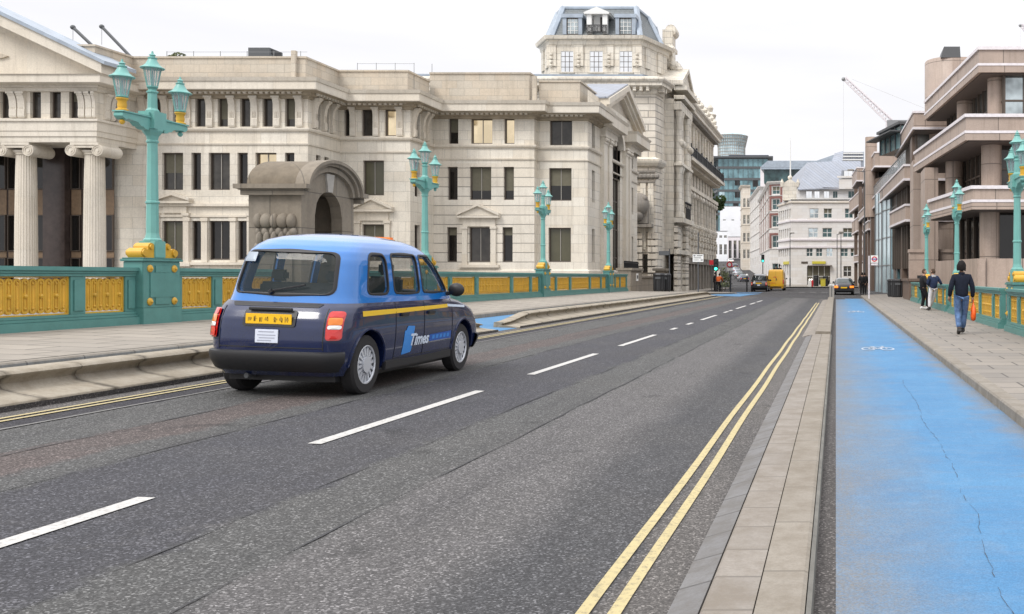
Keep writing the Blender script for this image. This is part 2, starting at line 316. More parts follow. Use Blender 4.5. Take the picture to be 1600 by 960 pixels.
M['sep_side'] = plain('dark_rubber_edge', (0.13, 0.125, 0.11), 0.7, var=0.3, scale=5)
def linepaint(name, col, wear=0.6):
    m, n, l, b = newmat(name); p = pos(n)
    f = maprange(n, l, noise(n, l, p, 26, 8, 0.8), 0.50, 0.62, 0, wear)
    c = mixc(n, l, f, col, (0.09, 0.088, 0.08))
    c = mixc(n, l, maprange(n, l, noise(n, l, p, 3, 6, 0.7), 0.4, 0.7, 0, 0.35), c, tuple(x * 0.72 for x in col))
    l.new(c, b.inputs['Base Color']); b.inputs['Roughness'].default_value = 0.75; return m
M['line_w'] = linepaint('white_road_paint', (0.50, 0.49, 0.47)); M['line_y'] = linepaint('yellow_road_paint', (0.46, 0.385, 0.20))
M['line_worn'] = linepaint('worn_road_paint', (0.17, 0.165, 0.16), 1.0)
M['joint'] = plain('dark_joint', (0.045, 0.045, 0.048), 0.9)
M['ground'] = plain('city_ground', (0.18, 0.175, 0.17), 0.9, var=0.2, scale=0.2)
M['water'] = plain('river_water', (0.07, 0.075, 0.06), 0.12, var=0.2, scale=0.3, bmp=0.4)

# ---------------------------------------------------------------- mesh builder
ORG = {}
class MB:
    def __init__(s): s.v = []; s.f = []
    def add(s, vs, fs):
        o = len(s.v); s.v += [tuple(v) for v in vs]; s.f += [tuple(i + o for i in f) for f in fs]; return s
    def box(s, x0, x1, y0, y1, z0, z1):
        x0, x1 = sorted((x0, x1)); y0, y1 = sorted((y0, y1)); z0, z1 = sorted((z0, z1))
        return s.add([(x0,y0,z0),(x1,y0,z0),(x1,y1,z0),(x0,y1,z0),(x0,y0,z1),(x1,y0,z1),(x1,y1,z1),(x0,y1,z1)],
                     [(0,3,2,1),(4,5,6,7),(0,1,5,4),(1,2,6,5),(2,3,7,6),(3,0,4,7)])
    def quad(s, *p): return s.add(p, [tuple(range(len(p)))])
    def prism(s, poly, a, b):
        """poly: list of 3D points of one end; the other end is poly + (b-a)"""
        d = Vector(b) - Vector(a); n = len(poly); P = [Vector(p) for p in poly]
        nrm = Vector((0, 0, 0))
        for i in range(n): nrm += (P[i] - P[0]).cross(P[(i + 1) % n] - P[0])
        if nrm.dot(d) > 0: P = P[::-1]
        Q = [p + d for p in P]
        return s.add(P + Q, [tuple(range(n)), tuple(range(2 * n - 1, n - 1, -1))] + [(i, i + n, (i + 1) % n + n, (i + 1) % n) for i in range(n)])
    def tube(s, pts, rad, n=8, cap=True):
        pts = [Vector(p) for p in pts]; rs = rad if isinstance(rad, (list, tuple)) else [rad] * len(pts)
        o = len(s.v); up = None
        for i, p in enumerate(pts):
            t = (pts[min(i + 1, len(pts) - 1)] - pts[max(i - 1, 0)]).normalized()
            if up is None: up = Vector((0, 0, 1)) if abs(t.z) < 0.9 else Vector((1, 0, 0))
            a = t.cross(up).normalized(); b_ = a.cross(t).normalized(); up = b_
            for k in range(n):
                q = 2 * math.pi * k / n + math.pi / n
                s.v.append(tuple(p + a * (math.cos(q) * rs[i]) + b_ * (math.sin(q) * rs[i])))
        for i in range(len(pts) - 1):
            for k in range(n):
                k2 = (k + 1) % n; s.f.append((o + i * n + k, o + i * n + k2, o + (i + 1) * n + k2, o + (i + 1) * n + k))
        if cap:
            s.f.append(tuple(o + k for k in range(n))[::-1]); s.f.append(tuple(o + (len(pts) - 1) * n + k for k in range(n)))
        return s
    def lathe(s, prof, c=(0, 0, 0), n=16, phase=0.0, rfun=None):
        o = len(s.v); m = len(prof)
        for r, z in prof:
            for k in range(n):
                q = 2 * math.pi * (k + phase) / n; rr = r * (rfun(k) if rfun else 1)
                s.v.append((c[0] + rr * math.cos(q), c[1] + rr * math.sin(q), c[2] + z))
        for i in range(m - 1):
            for k in range(n):
                k2 = (k + 1) % n; s.f.append((o + i * n + k, o + i * n + k2, o + (i + 1) * n + k2, o + (i + 1) * n + k))
        s.f.append(tuple(o + k for k in range(n))[::-1]); s.f.append(tuple(o + (m - 1) * n + k for k in range(n)))
        return s
    def ball(s, c, r, n=10, m=6, sx=1, sy=1, sz=1):
        prof = [(max(0.001, r * math.sin(math.pi * i / m)), -r * math.cos(math.pi * i / m)) for i in range(m + 1)]
        o = len(s.v); s.lathe(prof, (0, 0, 0), n)
        for i in range(o, len(s.v)):
            v = s.v[i]; s.v[i] = (c[0] + v[0] * sx, c[1] + v[1] * sy, c[2] + v[2] * sz)
        return s
    def build(s, name, mat, parent=None, smooth=False, bevel=0.0):
        org = ORG.get(parent.name, Vector((0, 0, 0))) if parent else Vector((0, 0, 0))
        me = bpy.data.meshes.new(name); me.from_pydata([(v[0] - org[0], v[1] - org[1], v[2] - org[2]) for v in s.v], [], s.f)
        me.validate(); me.update()
        if bevel:
            bm = bmesh.new(); bm.from_mesh(me); bmesh.ops.remove_doubles(bm, verts=bm.verts, dist=1e-5)
            ed = [e for e in bm.edges if len(e.link_faces) == 2 and e.calc_face_angle(0) > 0.5]
            bmesh.ops.bevel(bm, geom=ed, offset=bevel, segments=2, affect='EDGES', clamp_overlap=True); bm.to_mesh(me); bm.free()
        if smooth:
            for p in me.polygons: p.use_smooth = True
            try: me.set_sharp_from_angle(angle=R(40 if smooth is True else smooth))
            except Exception: pass
        o = bpy.data.objects.new(name, me); COL.objects.link(o)
        me.materials.append(M[mat] if isinstance(mat, str) else mat)
        if parent: o.parent = parent; ORG[o.name] = org
        return o
def tag(o, label, cat, group=None, kind=None):
    if label: o['label'] = label
    if cat: o['category'] = cat
    if group: o['group'] = group
    if kind: o['kind'] = kind
    return o
def thing(name, label, cat, loc=(0, 0, 0), rz=0.0, group=None, local=False):
    o = bpy.data.objects.new(name, None); COL.objects.link(o); o.location = loc; o.rotation_euler = (0, 0, rz); o.empty_display_size = 0.3
    ORG[o.name] = Vector((0, 0, 0)) if local else Vector(loc)
    return tag(o, label, cat, group)
def copy_tree(o, parent=None):
    c = o.copy(); COL.objects.link(c); c.parent = parent; ORG[c.name] = ORG.get(o.name, Vector((0, 0, 0)))
    for ch in list(o.children): copy_tree(ch, c)
    return c
def struct(mb, name, mat, smooth=False): return tag(mb.build(name, mat, None, smooth), None, None, None, 'structure')
def P(px, py, Y):  # a photo pixel at depth Y -> world point
    return Vector(((px - CX) * Y / FPX, Y, EYE + (CY - py) * Y / FPX))
def smooth01(t): t = max(0, min(1, t)); return t * t * (3 - 2 * t)
def G(x, y):       # ground height: the bridge deck climbs to the left, the street beyond the junction climbs away
    k = 0.036 * (1 - smooth01((y - 60) / 35.0))
    z = k * min(max(0, -x), 14.2)
    if y > 130: z += 0.00022 * (min(y, 330) - 130) ** 2 + max(0, y - 330) * 0.088 * 0.0
    return z
# ---------------------------------------------------------------- ground, road, lanes, kerbs
def frange(a, b, s):
    n = max(1, int(math.ceil((b - a) / s))); return [a + (b - a) * i / n for i in range(n + 1)]
def strip(mb, xa, xb, ys, dz, nx=1):
    """sheet between x=xa(y) and x=xb(y) following the ground"""
    fa = xa if callable(xa) else (lambda y: xa); fb = xb if callable(xb) else (lambda y: xb)
    o = len(mb.v); n = nx + 1
    for y in ys:
        for i in range(n):
            x = fa(y) + (fb(y) - fa(y)) * i / nx; mb.v.append((x, y, G(x, y) + dz))
    for j in range(len(ys) - 1):
        for i in range(nx):
            a = o + j * n + i; mb.f.append((a, a + 1, a + 1 + n, a + n))
    return mb
XL_KERB, XL_BACK, XL_PAVE, XL_PAR = -7.55, -8.17, -10.05, -13.30
XR_KERB, XR_PAR = 1.85, 4.35
YF = frange(-6, 62, 4) + frange(63, 130, 3)
YH = frange(130, 340, 15)
g = MB()
xs = [-1500, -300, -120, -60, -30, -20, -14.2, -10, -5, 0, 5, 10, 30, 60, 120, 300, 1500]
ys = frange(-40, 60, 10) + frange(64, 130, 6)[0:] + frange(140, 340, 20)[0:] + [500, 1000, 2500]
for y in ys:
    for x in xs: g.v.append((x, y, G(x, y) - 0.35 + (0.31 * smooth01((y - 62) / 6.0))))
nxs = len(xs)
for j in range(len(ys) - 1):
    for i in range(nxs - 1): a = j * nxs + i; g.f.append((a, a + 1, a + 1 + nxs, a + nxs))
struct(g, 'ground', 'ground')
struct(strip(MB(), -7.7, 0, [y for y in YF if y <= 66], 0.0, 8), 'road', 'asphalt')
def jl(y): return -10 - 40 * smooth01((y - 66) / 4.0) if y < 118 else -50 + 24 * smooth01((y - 118) / 5)
jr = lambda y: 2 + 60 * smooth01((y - 80) / 4.0) if y < 126 else 62 - 60 * smooth01((y - 126) / 5)
struct(strip(MB(), jl, jr, frange(64, 132, 2), 0.002, 10), 'road', 'asphalt2')
# side street climbing away to the left of the corner building
def qc(y): return P(1165 - (y - 195) * 0.19, 433, y).x if y > 130 else P(1177, 433, y).x
struct(strip(MB(), lambda y: qc(y) - 3.5 - 1.5, lambda y: qc(y) + 4.0, frange(122, 340, 8), 0.006, 2), 'road', 'asphalt2')
# cycle lanes
struct(strip(MB(), -0.14, 0.0, YF[:18], 0.003, 1), 'gutter', 'asphalt_dk')
struct(strip(MB(), 0.0, XR_KERB + 0.02, frange(-6, 66, 3), 0.004, 1), 'cycle_lane', 'blue')
bl = strip(MB(), XL_PAVE - 0.1, XL_BACK + 0.02, frange(4, 62, 3), 0.004, 1)
strip(bl, XL_BACK + 0.02, XL_KERB - 0.05, frange(21.0, 22.9, 1), 0.006, 1); struct(bl, 'cycle_lane', 'blue')
b3 = MB(); strip(b3, lambda y: -8.5 + (y - 62) * 0.02, -6.2, frange(62, 80, 2), 0.012, 1); strip(b3, -12.0, -7.0, frange(88, 92, 2), 0.012, 1); struct(b3, 'cycle_lane', 'blue')
# crack and seam lines
j = MB()
for x0, w in ((-2.77, 0.007), (-3.38, 0.004), (-5.12, 0.006), (-5.98, 0.007)):
    wf = lambda y, x0=x0: x0 + 0.010 * math.sin(y * 1.3 + x0) + 0.007 * math.sin(y * 4.1) + random.uniform(-0.006, 0.006)
    strip(j, lambda y, f=wf, w=w: f(y) - w * (0.5 + 0.5 * abs(math.sin(y * 2.3))), lambda y, f=wf, w=w: f(y) + w * (0.5 + 0.5 * abs(math.cos(y * 1.7))), frange(2, 58, 0.35), 0.0065)
rc = random.Random(11); xx = 0.72; yy = 2.6
while yy < 13.8:
    st = rc.uniform(0.05, 0.16); nx_ = xx + rc.uniform(-0.014, 0.017); w = rc.uniform(0.0006, 0.002)
    if rc.random() < 0.82: j.quad((xx - w, yy, 0.0085), (xx + w, yy, 0.0085), (nx_ + w, yy + st, 0.0085), (nx_ - w, yy + st, 0.0085))
    xx = nx_; yy += st
struct(j, 'road_joint', 'joint')
# painted lines
ln = MB()
dash = [(2.25 + 5.48 * i, 5.85 + 5.48 * i) for i in range(4)] + [(24.5, 25.3), (27.1, 28.1), (30, 33.7), (36.1, 37.4), (37.9, 38.9), (40.5, 44.7), (47, 50), (51, 54.7)]
for a, b_ in dash: strip(ln, -4.255, -4.145, frange(a, b_, 1.2), 0.007)
for i in range(3): strip(ln, -9 + 0.5 * i, -8.7 + 0.5 * i, [72 + i, 75 + i], 0.014)
for k in range(9): strip(ln, -13 + k * 1.6, -12 + k * 1.6, [84, 84.5], 0.014)
for k in range(7): strip(ln, -3.6 + k * 1.1, -3.0 + k * 1.1, [93, 93.6], 0.014)
strip(ln, -7.0, -5.0, [101, 101.6], 0.014)
struct(ln, 'road_marking', 'line_w')
yl = MB()
for x0, w in ((-1.09, 0.058), (-0.955, 0.058)):
    strip(yl, lambda y, x=x0: x + 0.006 * math.sin(y * 1.1) - 0.029, lambda y, x=x0: x + 0.006 * math.sin(y * 1.1) + 0.029, frange(2, 54, 0.8), 0.008)
for x0 in (-7.15, -7.27): strip(yl, x0 - 0.024, x0 + 0.024, frange(4, 61, 1.5), 0.008)
struct(yl, 'road_marking', 'line_y')
wn_ = MB(); strip(wn_, -6.86, -6.82, frange(5, 30, 1.0), 0.007)
struct(wn_, 'road_marking', 'line_worn')
# cycle symbols on the blue lane
def cyc_symbol(mb, x, y, sx, sy, dz=0.011):
    def ring(cx, cy, r, w, a0=0, a1=6.2832, n=18):
        for i in range(n):
            p = a0 + (a1 - a0) * i / n; q = a0 + (a1 - a0) * (i + 1) / n; vs = []
            for rr, t in ((r - w, p), (r + w, p), (r + w, q), (r - w, q)):
                vs.append((x + sx * (cx + rr * math.cos(t)), y + sy * (cy + rr * math.sin(t)), dz + G(0, 0)))
            mb.quad(*vs)
    def bar(a, b_, w=0.05):
        a = Vector(a); b_ = Vector(b_); d = (b_ - a).normalized(); nn = Vector((-d.y, d.x)) * w
        mb.quad(*[(x + sx * q.x, y + sy * q.y, dz) for q in (a - nn, b_ - nn, b_ + nn, a + nn)])
    ring(-0.55, 0, 0.36, 0.055); ring(0.55, 0, 0.36, 0.055)
    bar((-0.55, 0), (-0.25, 0.55)); bar((-0.25, 0.55), (0.32, 0.5)); bar((-0.25, 0.5), (0.0, 0)); bar((0.0, 0), (0.34, 0.5)); bar((-0.55, 0), (0, 0)); bar((0.55, 0), (0.28, 0.75)); bar((0.28, 0.75), (0.45, 0.8)); bar((-0.4, 0.66), (-0.12, 0.66))
cs = MB(); cyc_symbol(cs, 0.87, 19.9, 0.36, 0.95); cyc_symbol(cs, 0.87, 41.0, 0.36, 1.6); struct(cs, 'road_marking', 'symbol')
# separator between carriageway and cycle lane
def sweep(mb, prof, ys, hs=None, caps=True):
    """prof: (x, h) points; h scaled by hs(y); follows the ground height at x"""
    n = len(prof); o = len(mb.v)
    for y in ys:
        k = hs(y) if hs else 1
        for x, h in prof: mb.v.append((x, y, G(x, y) + h * k))
    for jx in range(len(ys) - 1):
        for i in range(n - 1): a = o + jx * n + i; mb.f.append((a, a + 1, a + 1 + n, a + n))
    if not caps: return mb
    mb.f.append(tuple(o + i for i in range(n))); e = o + (len(ys) - 1) * n; mb.f.append(tuple(e + i for i in range(n))[::-1])
    return mb
ya = frange(-4, 23.6, 0.92)
s1 = sweep(MB(), [(-0.737, -0.01), (-0.735, 0.008), (-0.585, 0.055), (-0.58, -0.01)], ya); struct(s1, 'kerb_separator', 'sep_paver')
s2 = sweep(MB(), [(-0.577, -0.01), (-0.572, 0.066), (-0.56, 0.075), (-0.35, 0.083), (-0.345, -0.01)], ya); struct(s2, 'kerb_separator', 'sep_slab')
s3 = sweep(MB(), [(-0.345, -0.01), (-0.343, 0.086), (-0.15, 0.094), (-0.132, 0.086), (-0.130, -0.01)], ya); struct(s3, 'kerb_separator', 'sep_conc')
s4 = sweep(MB(), [(-0.129, -0.01), (-0.127, 0.080), (-0.105, 0.072), (-0.100, 0.0)], ya); struct(s4, 'kerb_separator', 'sep_side')
yb = frange(23.6, 64, 0.92)
s5 = sweep(MB(), [(-0.50, -0.01), (-0.495, 0.135), (-0.47, 0.15), (-0.145, 0.15), (-0.13, 0.14), (-0.12, -0.01)], yb); struct(s5, 'kerb_separator', 'sep_conc')
s6 = sweep(MB(), [(-0.83, 0.0), (-0.66, 0.05), (-0.515, 0.06), (-0.505, -0.01)], frange(23.6, 60, 0.92)); struct(s6, 'kerb_separator', 'sep_slab')
# right kerb and pavement (curves round the corner at the junction)
rk = lambda y: XR_KERB + 6.0 * smooth01((y - 72) / 14.0)
k = MB(); ysr = frange(-4, 70, 1.8) + frange(71, 86, 1.0)
prev = None
def kerb_sweep(mb, fx, w, h, ys, side):
    n = 5; o = len(mb.v)
    for y in ys:
        x = fx(y)
        for dx, dz in ((0, -0.02), (0.008, h - 0.02), (0.028, h), (w, h), (w, -0.02)): mb.v.append((x + side * dx, y, G(x, y) + dz))
    for jx in range(len(ys) - 1):
        for i in range(n - 1):
            a = o + jx * n + i; f = (a, a + 1, a + 1 + n, a + n); mb.f.append(f if side < 0 else f[::-1])
    return mb
struct(kerb_sweep(k, rk, 0.20, 0.12, ysr, 1), 'kerb', 'kerb')
struct(strip(MB(), lambda y: rk(y) + 0.2, lambda y: 12.0 if y > 58 else 4.95, ysr, 0.118, 2), 'pavement', 'pave2')
# left: containment kerb with its recess, gap, cycle lane, pavement kerb, pavement
prof = [(0, -0.02), (-0.004, 0.065), (-0.015, 0.075), (-0.33, 0.125), (-0.40, 0.145), (-0.435, 0.185), (-0.415, 0.232), (-0.362, 0.258), (-0.350, 0.282), (-0.375, 0.306), (-0.43, 0.318), (-0.58, 0.318), (-0.61, 0.30), (-0.62, -0.02)]
prof = [(XL_KERB + a, b_) for a, b_ in prof]
hk = lambda y: 0.42 + 0.58 * (smooth01((22.0 - y) / 1.9) if y < 22.5 else min(smooth01((y - 22.9) / 2.2), smooth01((61.2 - y) / 2.5)))
kb = MB(); sweep(kb, prof, frange(2, 19.9, 0.915) + frange(20.1, 21.5, 0.35), hk)
sweep(kb, prof, frange(22.9, 25.6, 0.35) + frange(26, 58, 0.915) + frange(58.3, 61.2, 0.4), hk)
struct(kb, 'kerb', 'kerb_big', smooth=50)
# damp dark foot of the kerb, and soot settled at the joints inside the recess
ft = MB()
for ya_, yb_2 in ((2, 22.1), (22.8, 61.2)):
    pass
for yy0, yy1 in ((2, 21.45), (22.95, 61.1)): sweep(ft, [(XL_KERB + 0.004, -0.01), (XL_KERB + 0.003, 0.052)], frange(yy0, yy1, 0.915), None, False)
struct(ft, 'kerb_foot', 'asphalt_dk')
lk = lambda y: XL_PAVE + 0.2 if y < 64 else XL_PAVE + 0.2 + 2.0 * smooth01((y - 60) / 12.0) - 10 * smooth01((y - 76) / 9)
ysl = frange(2, 60, 1.8) + frange(61, 85, 1.0)
struct(kerb_sweep(MB(), lk, 0.2, 0.12, ysl, -1), 'kerb', 'kerb')
struct(strip(MB(), lambda y: -14.0 if y < 62.5 else -26.0, lambda y: lk(y) - 0.2, ysl, 0.118, 2), 'pavement', 'pave')
struct(strip(MB(), lambda y: -34.0, lambda y: -13.5 + 0 * y, frange(85, 128, 4), 0.06, 2), 'pavement', 'pave')
struct(strip(MB(), -16.0, lambda y: lk(84) - 0.2 - (y - 84) * 0.03, frange(84, 116, 4), 0.118, 2), 'pavement', 'pave')
# far pavements
struct(strip(MB(), lambda y: qc(y) + 4.0, lambda y: 62 if y < 150 else qc(y) + 14, frange(134, 340, 8), 0.12, 2), 'pavement', 'pave')
struct(strip(MB(), lambda y: qc(y) - 16, lambda y: qc(y) - 5.0, frange(124, 340, 8), 0.12, 2), 'pavement', 'pave')

# ---------------------------------------------------------------- bridge parapet and lamp standards
BAY = 12.6; PH = 1.08
def ring_poly(mb, cy, z0, z1, w, x0, x1, t):
    """stadium shaped loop in the YZ plane with a square section"""
    r = w / 2; n = 6; out = []; inn = []
    for lst, rr in ((out, r), (inn, r - t)):
        for i in range(n + 1): a = math.pi * i / n; lst.append((cy + rr * math.cos(a), z1 - r + rr * math.sin(a)))
        for i in range(n + 1): a = math.pi + math.pi * i / n; lst.append((cy + rr * math.cos(a), z0 + r + rr * math.sin(a)))
    N = len(out); o = len(mb.v)
    for x in (x0, x1):
        for lst in (out, inn):
            for y, z in lst: mb.v.append((x, y, z))
    for i in range(N):
        j2 = (i + 1) % N
        A, B_, C, D = o + i, o + j2, o + N + j2, o + N + i
        mb.f += [(A, D, C, B_), (A + 2 * N, B_ + 2 * N, C + 2 * N, D + 2 * N), (A, B_, B_ + 2 * N, A + 2 * N), (D, D + 2 * N, C + 2 * N, C)]
def panels(L):
    out = []; a = 0.55 + 0.24
    seq = [0.95, 2.1]; used = 0.55 + 0.24 + 0.95 + 0.34 + 2.1 + 0.38
    out = [(a, a + 0.95), (a + 0.95 + 0.34, a + 0.95 + 0.34 + 2.1), (used, L - used)]
    out += [(L - q, L - p) for p, q in out[:2]][::-1]; return out
def make_parapet(L, pans, label):
    """local frame: runs along +Y from a lamp pedestal; the road is on the +X side"""
    t = thing('bridge_parapet', label, 'parapet', local=True, group='teal and ochre parapet bays between the lamp standards')
    a, b_ = 0.5, L - 0.5
    r = MB(); r.box(-0.20, 0.06, a, b_, PH - 0.075, PH); r.box(-0.17, 0.03, a, b_, PH - 0.12, PH - 0.0755); r.box(-0.15, 0.01, a, b_, PH - 0.17, PH - 0.1205)
    r.build('top_rail', 'teal', t, bevel=0.008)
    p = MB(); p.box(-0.22, 0.09, a, b_, -0.1, 0.14); p.box(-0.18, 0.05, a, b_, 0.14, 0.19); p.box(-0.16, 0.02, a, b_, 0.19, 0.245)
    p.build('plinth', 'teal', t, bevel=0.01)
    edges = [a] + [v for q in pans for v in q] + [b_]
    for i in range(0, len(edges), 2):
        y0, y1 = edges[i], edges[i + 1]; f = MB(); f.box(-0.13, -0.01, y0, y1, 0.2455, PH - 0.1705)
        if y1 - y0 > 0.2: f.box(-0.0095, 0.012, y0 + 0.06, y1 - 0.06, 0.30, PH - 0.23)
        f.build('post', 'teal', t, bevel=0.006)
    for y0, y1 in pans:
        m = MB(); z0, z1 = 0.27, PH - 0.19
        m.box(-0.09, -0.04, y0, y1, 0.246, z0); m.box(-0.09, -0.04, y0, y1, z1, PH - 0.171)
        m.box(-0.09, -0.04, y0, y0 + 0.03, z0, z1); m.box(-0.09, -0.04, y1 - 0.03, y1, z0, z1)
        n = max(2, round((y1 - y0 - 0.06) / 0.155)); w = (y1 - y0 - 0.06) / n
        for i in range(n):
            cy = y0 + 0.03 + w * (i + 0.5)
            ring_poly(m, cy, z0 + 0.012, z1 - 0.012, w * 0.97, -0.09, -0.045, 0.034)
            if i % 2: m.box(-0.085, -0.05, cy - 0.016, cy + 0.016, z0 + 0.03, z1 - 0.03); m.ball((-0.055, cy, (z0 + z1) / 2), 0.045, 8, 4)
            else: m.box(-0.08, -0.055, cy - 0.012, cy + 0.012, z0 + 0.03, z1 - 0.03)
            m.ball((-0.05, cy, z0 + 0.10), 0.026, 6, 4); m.ball((-0.05, cy, z1 - 0.10), 0.026, 6, 4)
        m.build('grille_panel', 'yellow', t)
    return t
def lantern(parent, y, z, s=0.80):
    """octagonal lantern standing at (0, y, z); adds its parts"""
    f = MB(); f.lathe([(0.10 * s, 0), (0.125 * s, 0.02), (0.125 * s, 0.035), (0.11 * s, 0.045)], (0, y, z), 8, 0.5)
    for k_ in range(8):
        q = 2 * math.pi * (k_ + 0.5) / 8; c, n = math.cos(q), math.sin(q)
        f.tube([(0.112 * s * c, y + 0.112 * s * n, z + 0.04), (0.185 * s * c, y + 0.185 * s * n, z + 0.385)], 0.0075, 4)
    f.tube([(0, y, z), (0, y, z + 0.34)], 0.018, 6)
    fr = f.build('lantern_frame', 'teal_lamp', parent)
    gl = MB(); n = 8
    for r, zz in ((0.112 * s, z + 0.045), (0.183 * s, z + 0.383)):
        for k_ in range(n): q = 2 * math.pi * (k_ + 0.5) / n; gl.v.append((r * math.cos(q), y + r * math.sin(q), zz))
    gl.f = [(k_, (k_ + 1) % n, (k_ + 1) % n + n, k_ + n) for k_ in range(n)]
    gl.build('lantern_glass', 'lantern_glass', fr)
    rf = MB(); rf.lathe([(r * s, h) for r, h in ((0.10, 0.38), (0.245, 0.378), (0.262, 0.392), (0.255, 0.405), (0.20, 0.43), (0.145, 0.475), (0.105, 0.54), (0.085, 0.575), (0.10, 0.585), (0.10, 0.60), (0.06, 0.61), (0.055, 0.645), (0.075, 0.65), (0.06, 0.665), (0.03, 0.68), (0.016, 0.73))], (0, y, z), 16, 0.5)
    rf.build('lantern_roof', 'teal_lamp', parent, smooth=35)
def make_lamp(label, side):
    """local frame: pedestal on the pavement, arms along Y, road towards +X"""
    t = thing('lamp_standard', label, 'street lamp', local=True, group='three-lantern lamp standards on the parapets')
    p = MB(); hw, hy = 0.21, 0.54
    p.box(-hw, hw, -hy, hy, -0.1, 0.30); p.box(-hw + 0.02, hw - 0.02, -hy + 0.02, hy - 0.02, 0.3005, 1.20); p.box(-hw - 0.02, hw + 0.02, -hy - 0.02, hy + 0.02, 1.2005, 1.245); p.box(-hw, hw, -hy, hy, 1.2455, 1.27)
    p.build('pedestal', 'teal', t, bevel=0.01)
    pl = MB()
    pl.box(hw - 0.0195, hw - 0.002, -0.34, 0.34, 0.50, 0.98); pl.box(hw - 0.0195, hw - 0.002, -0.20, 0.20, 0.98, 1.12); pl.box(hw - 0.0195, hw - 0.002, -0.20, 0.20, 0.36, 0.50)
    pl.build('pedestal_panel', 'teal', t, bevel=0.006)
    for yy in (-0.34, 0.34):
        for zz in (0.42, 1.06):
            r_ = MB(); r_.ball((hw - 0.012, yy, zz), 0.075, 14, 8, sx=0.45); r_.ball((hw + 0.02, yy, zz), 0.03, 8, 5); r_.build('rosette', 'yellow', t, smooth=True)
    # block under the shaft and the scrolls either side of it
    b = MB(); b.box(-0.16, 0.16, -0.15, 0.15, 1.2705, 1.60); b.build('shaft_block', 'teal_lamp', t, bevel=0.01)
    for sgn in (-1, 1):
        v = MB(); pts = []
        for i in range(13): a = math.pi * (0.0 + i / 12.0); 
        prof = [(0.155, 0.0), (0.50, 0.0), (0.535, 0.05), (0.545, 0.11), (0.52, 0.17), (0.46, 0.205), (0.40, 0.20), (0.36, 0.17), (0.34, 0.19), (0.345, 0.24), (0.32, 0.285), (0.26, 0.315), (0.20, 0.305), (0.155, 0.27)]
        poly = [(-0.14, sgn * a * 0.92, 1.271 + h * 0.92) for a, h in prof]
        v.prism(poly, (0, 0, 0), (0.28, 0, 0))
        for xx in (-0.15, 0.15):
            v.tube([(xx - 0.02, sgn * 0.42, 1.367), (xx + 0.02, sgn * 0.42, 1.367)], 0.068, 12); v.tube([(xx - 0.02, sgn * 0.24, 1.482), (xx + 0.02, sgn * 0.24, 1.482)], 0.045, 12)
        v.build('scroll', 'yellow', t, smooth=40)
    sft = MB(); sft.lathe([(0.16, 1.60), (0.16, 1.63), (0.13, 1.66), (0.115, 1.72), (0.108, 1.76), (0.104, 2.33), (0.122, 2.345), (0.122, 2.375), (0.102, 2.39), (0.088, 3.52), (0.108, 3.54), (0.108, 3.565), (0.092, 3.585), (0.11, 3.66), (0.16, 3.73), (0.175, 3.76), (0.175, 3.79)], (0, 0, 0), 8, 0.5)
    sft.build('shaft', 'teal_lamp', t)
    arm = MB()
    prof = [(-0.86, 3.995), (-0.90, 3.97), (-0.90, 3.92), (-0.86, 3.885), (-0.80, 3.86), (-0.76, 3.885), (-0.50, 3.86), (-0.42, 3.80), (-0.36, 3.795), (-0.30, 3.76), (-0.22, 3.75), (-0.2, 3.7905)]
    full = prof + [(-a, b2) for a, b2 in prof[::-1]] + [(0.22, 4.045), (0.22, 4.10), (-0.22, 4.10), (-0.22, 4.045)]
    arm.prism([(-0.085, a, b2) for a, b2 in full], (0, 0, 0), (0.17, 0, 0))
    arm.box(-0.11, 0.11, -0.91, -0.17, 3.9955, 4.02); arm.box(-0.11, 0.11, 0.17, 0.91, 3.9955, 4.02); arm.box(-0.16, 0.16, -0.17, 0.17, 3.7905, 4.13)
    arm.build('cross_arm', 'teal_lamp', t)
    c2 = MB(); c2.lathe([(0.12, 4.1305), (0.12, 4.16), (0.095, 4.19), (0.085, 4.21), (0.08, 4.50), (0.10, 4.515), (0.10, 4.54), (0.07, 4.56), (0.07, 4.58), (0.09, 4.60)], (0, 0, 0), 8, 0.5)
    c2.build('neck', 'teal_lamp', t)
    for sgn in (-1, 1):
        y_ = MB(); y_.lathe([(0.10, 4.0205), (0.10, 4.05), (0.07, 4.07), (0.08, 4.13), (0.07, 4.19), (0.085, 4.22), (0.10, 4.24), (0.10, 4.262)], (0, sgn * 0.80, 0), 12)
        y_.build('lantern_base', 'yellow', t, smooth=35)
        d = MB(); d.lathe([(0.02, 3.77), (0.045, 3.80), (0.05, 3.83), (0.03, 3.858)], (0, sgn * 0.80, 0), 8); d.build('drop_knob', 'yellow' if sgn < 0 else 'teal_lamp', t, smooth=True)
        lantern(t, sgn * 0.80, 4.2625)
    lantern(t, 0, 4.6005)
    return t
TILT = math.atan(0.036)
lamp0 = make_lamp('teal three-lantern lamp with ochre scrolls nearest the camera left of the blue taxi', 1)
LXL, LXR = -13.42, 4.75
left_l = [(18.85, None), (31.35, 'teal three-lantern lamp rising behind the blue taxi bonnet'), (44.0, 'teal three-lantern lamp before the right-hand windows of the pale building, third from left'), (56.65, 'teal three-lantern lamp beside the tall arched window, farthest on the taxi side')]
for i, (y, lab) in enumerate(left_l):
    o = lamp0 if i == 0 else copy_tree(lamp0)
    o.location = (LXL, y, G(LXL, y) + 0.118); o.scale = (1, 1, 1.0)
    if lab: o['label'] = lab
for y, lab in ((25.15, 'teal three-lantern lamp cut by the right edge of the photo'), (37.7, 'teal three-lantern lamp just behind the walking man, middle one on the cycle lane side'), (50.3, 'teal three-lantern lamp behind the leaning couple, farthest on the cycle lane side')):
    o = copy_tree(lamp0); o.location = (LXR, y, 0.118); o.rotation_euler = (0, 0, math.pi); o['label'] = lab; o.scale = (1, 1, 0.98)
